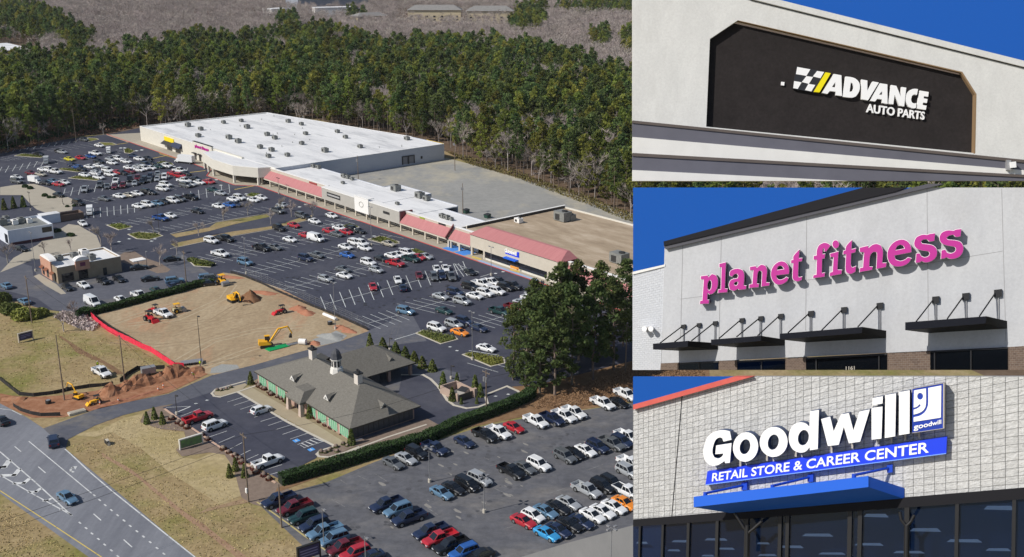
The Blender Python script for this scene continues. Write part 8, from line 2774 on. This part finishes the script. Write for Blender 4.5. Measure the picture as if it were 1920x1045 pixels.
# culvert in the verge, wires
t = thing('culvert_mouth', 'dark round culvert mouth in the grassy verge by the highway', 'culvert', G(201, 833), LROT)
b = MB()
for k in range(10):
    a0, a1 = math.pi * k / 10, math.pi * (k + 1) / 10
    b.hexa([(1.1 * math.cos(a0), -.2, 1.1 * math.sin(a0)), (1.1 * math.cos(a1), -.2, 1.1 * math.sin(a1)), (.9 * math.cos(a1), -.2, .9 * math.sin(a1)), (.9 * math.cos(a0), -.2, .9 * math.sin(a0))],
           [(1.1 * math.cos(a0), .3, 1.1 * math.sin(a0)), (1.1 * math.cos(a1), .3, 1.1 * math.sin(a1)), (.9 * math.cos(a1), .3, .9 * math.sin(a1)), (.9 * math.cos(a0), .3, .9 * math.sin(a0))])
b.build('pipe_rim', M_KERB, t)
b = MB()
b.prism([(-.95, -.21), (.95, -.21), (.7, .28), (-.7, .28)], 0, .9)
b.build('painted_dark_mouth', M_BLKM, t)  # solid black plug, the pipe's inner darkness put into its colour
def wire(a, c, sag, label):
    b = MB()
    pts = [a.lerp(c, i / 14) - a - Vector((0, 0, sag * 4 * (i / 14) * (1 - i / 14))) for i in range(15)]
    b.tube(pts, .03, 4)
    return tag(b.build('power_line', M_BLKM, None, a), label, 'power line', 'power lines')
wire(TOPS[27] - Vector((0, 0, .5)), TOPS[28] - Vector((0, 0, .5)), .8, 'upper power line crossing in front of the tall pines')
wire(TOPS[27] - Vector((0, 0, 1.9)), TOPS[28] - Vector((0, 0, 1.9)), 1.0, 'lower power line crossing in front of the tall pines')
wire(TOPS[23] - Vector((0, 0, .4)), TOPS[27] - Vector((0, 0, .4)), 1.6, 'power line from the wooden pole over the bank roof')
wire(TOPS[20] - Vector((0, 0, .4)), TOPS[22] - Vector((0, 0, .4)), 1.0, 'power line over the dry grass field on the left')
wire(TOPS[22] - Vector((0, 0, .4)), TOPS[23] - Vector((0, 0, .4)), 1.6, 'power line over the access road to the tall wooden pole')
WEST = TOPS[23] + DB * -75 + DA * 4
wire(WEST, TOPS[23] - Vector((0, 0, .4)), 1.0, 'upper power line crossing the highway to the tall wooden pole')
wire(WEST - Vector((0, 0, 1.6)), TOPS[23] - Vector((0, 0, 2.0)), 1.0, 'lower power line crossing the highway to the tall wooden pole')
# parking island hydrants etc: charity shop donation truck
# people: one continuous skinned body each
def person(px, py, vec, label, vest, z=0.0, bend=0.0, pants=(0.03, 0.035, 0.06)):
    J = {'pelvis': (0, 0, .95), 'chest': (.03 + bend * .35, 0, 1.30 - bend * .1), 'neck': (.03 + bend * .6, 0, 1.50 - bend * .25), 'head': (.05 + bend * .75, 0, 1.66 - bend * .33), 'crown': (.05 + bend * .8, 0, 1.76 - bend * .36)}
    E_ = [('pelvis', 'chest'), ('chest', 'neck'), ('neck', 'head'), ('head', 'crown')]
    for s, n in ((-1, 'r'), (1, 'l')):
        J['hip' + n] = (0, s * .10, .90)
        J['knee' + n] = (.06 * s, s * .12, .48)
        J['ank' + n] = (-.02 + .05 * s, s * .13, .08)
        J['toe' + n] = (.15 + .05 * s, s * .14, .03)
        J['sho' + n] = (.03 + bend * .5, s * .20, 1.44 - bend * .2)
        J['elb' + n] = (.03 + bend * .6, s * .27, 1.14 - bend * .25)
        J['wri' + n] = (.15 + bend * .7, s * .24, .92 - bend * .25)
        J['han' + n] = (.20 + bend * .75, s * .23, .85 - bend * .25)
        E_ += [('pelvis', 'hip' + n), ('hip' + n, 'knee' + n), ('knee' + n, 'ank' + n), ('ank' + n, 'toe' + n), ('neck', 'sho' + n), ('sho' + n, 'elb' + n), ('elb' + n, 'wri' + n), ('wri' + n, 'han' + n)]
    RAD = {'pelvis': .14, 'chest': .16, 'neck': .06, 'head': .10, 'crown': .06, 'hip': .10, 'knee': .065, 'ank': .045, 'toe': .04, 'sho': .07, 'elb': .048, 'wri': .035, 'han': .04}
    names = list(J)
    me = bpy.data.meshes.new('person')
    me.from_pydata([J[n] for n in names], [(names.index(a), names.index(c)) for a, c in E_], [])
    me.materials.append(mat('trousers_navy', pants, .85))
    o = bpy.data.objects.new('person', me)
    COL.objects.link(o)
    p = G(px, py, z)
    o.location = p
    o.rotation_euler = (0, 0, heading(px, py, vec))
    md = o.modifiers.new('skin', 'SKIN')
    for i, n in enumerate(names):
        key = n if n in RAD else n[:-1]
        me.skin_vertices[0].data[i].radius = (RAD[key], RAD[key])
    me.skin_vertices[0].data[names.index('pelvis')].use_root = True
    o.modifiers.new('smooth', 'SUBSURF').levels = 1
    tag(o, label, 'person', 'people')
    b = MB()
    def ring(x, z_, rx, ry):
        return [(x + rx * math.cos(2 * math.pi * k / 12), ry * math.sin(2 * math.pi * k / 12), z_) for k in range(12)]
    r0, r1, r2 = ring(.0, .92, .19, .22), ring(.03 + bend * .35, 1.28 - bend * .1, .20, .24), ring(.03 + bend * .55, 1.47 - bend * .2, .13, .20)
    b.hexa(r0, r1)
    b.hexa([(v[0], v[1], v[2] + .001) for v in r1], r2)
    b.build('vest', vest, o)
    b = MB()
    b.blob((.06 + bend * .76, 0, 1.71 - bend * .34), .13, .12, .11, 0, 10, 6, 0)
    b.build('hard_hat' if vest.name.startswith('hi') else 'hair', M_WCAP if vest.name.startswith('hi') else M_BLKM, o)
    return o
M_HIVIS = mat('hi_vis_yellow', srgb(210, 230, 40), .7)
person(*k9((872, 285))[0], (10, 6), 'worker in a yellow vest standing behind the white pickup on the field', M_HIVIS)
person(*k9((1730, 378))[0], (-10, 3), 'worker in a yellow vest bending at the foot of the soil bank', M_HIVIS, 0, .5)
person(*k9((1785, 275))[0], (-6, 6), 'worker in a yellow vest standing at the far end of the soil bank', M_HIVIS)
person(*k8((1090, 490))[0], (3, 10), 'person in dark clothes walking before the charity shop windows', mat('navy_jacket', (0.03, 0.04, 0.09), .8))
person(*k8((1105, 494))[0], (3, 10), 'person in dark clothes walking right of another before the charity shop', mat('grey_jacket', (0.06, 0.06, 0.08), .8))
# ------------------------------------------------------------------ air
hb = MB()
hb.box(-1700, 900, -60, 2600, -1.0, 116)
hz = hb.build('haze', bpy.data.materials.new('haze_air'))
hm = hz.data.materials[0]
hm.use_nodes = True
hm.node_tree.nodes.remove(hm.node_tree.nodes['Principled BSDF'])
hv = hm.node_tree.nodes.new('ShaderNodeVolumePrincipled')
hv.inputs['Color'].default_value = (0.86, 0.90, 0.96, 1)
hv.inputs['Density'].default_value = 0.00003
hm.node_tree.links.new(hv.outputs[0], hm.node_tree.nodes['Material Output'].inputs['Volume'])
tag(hz, kind='stuff')
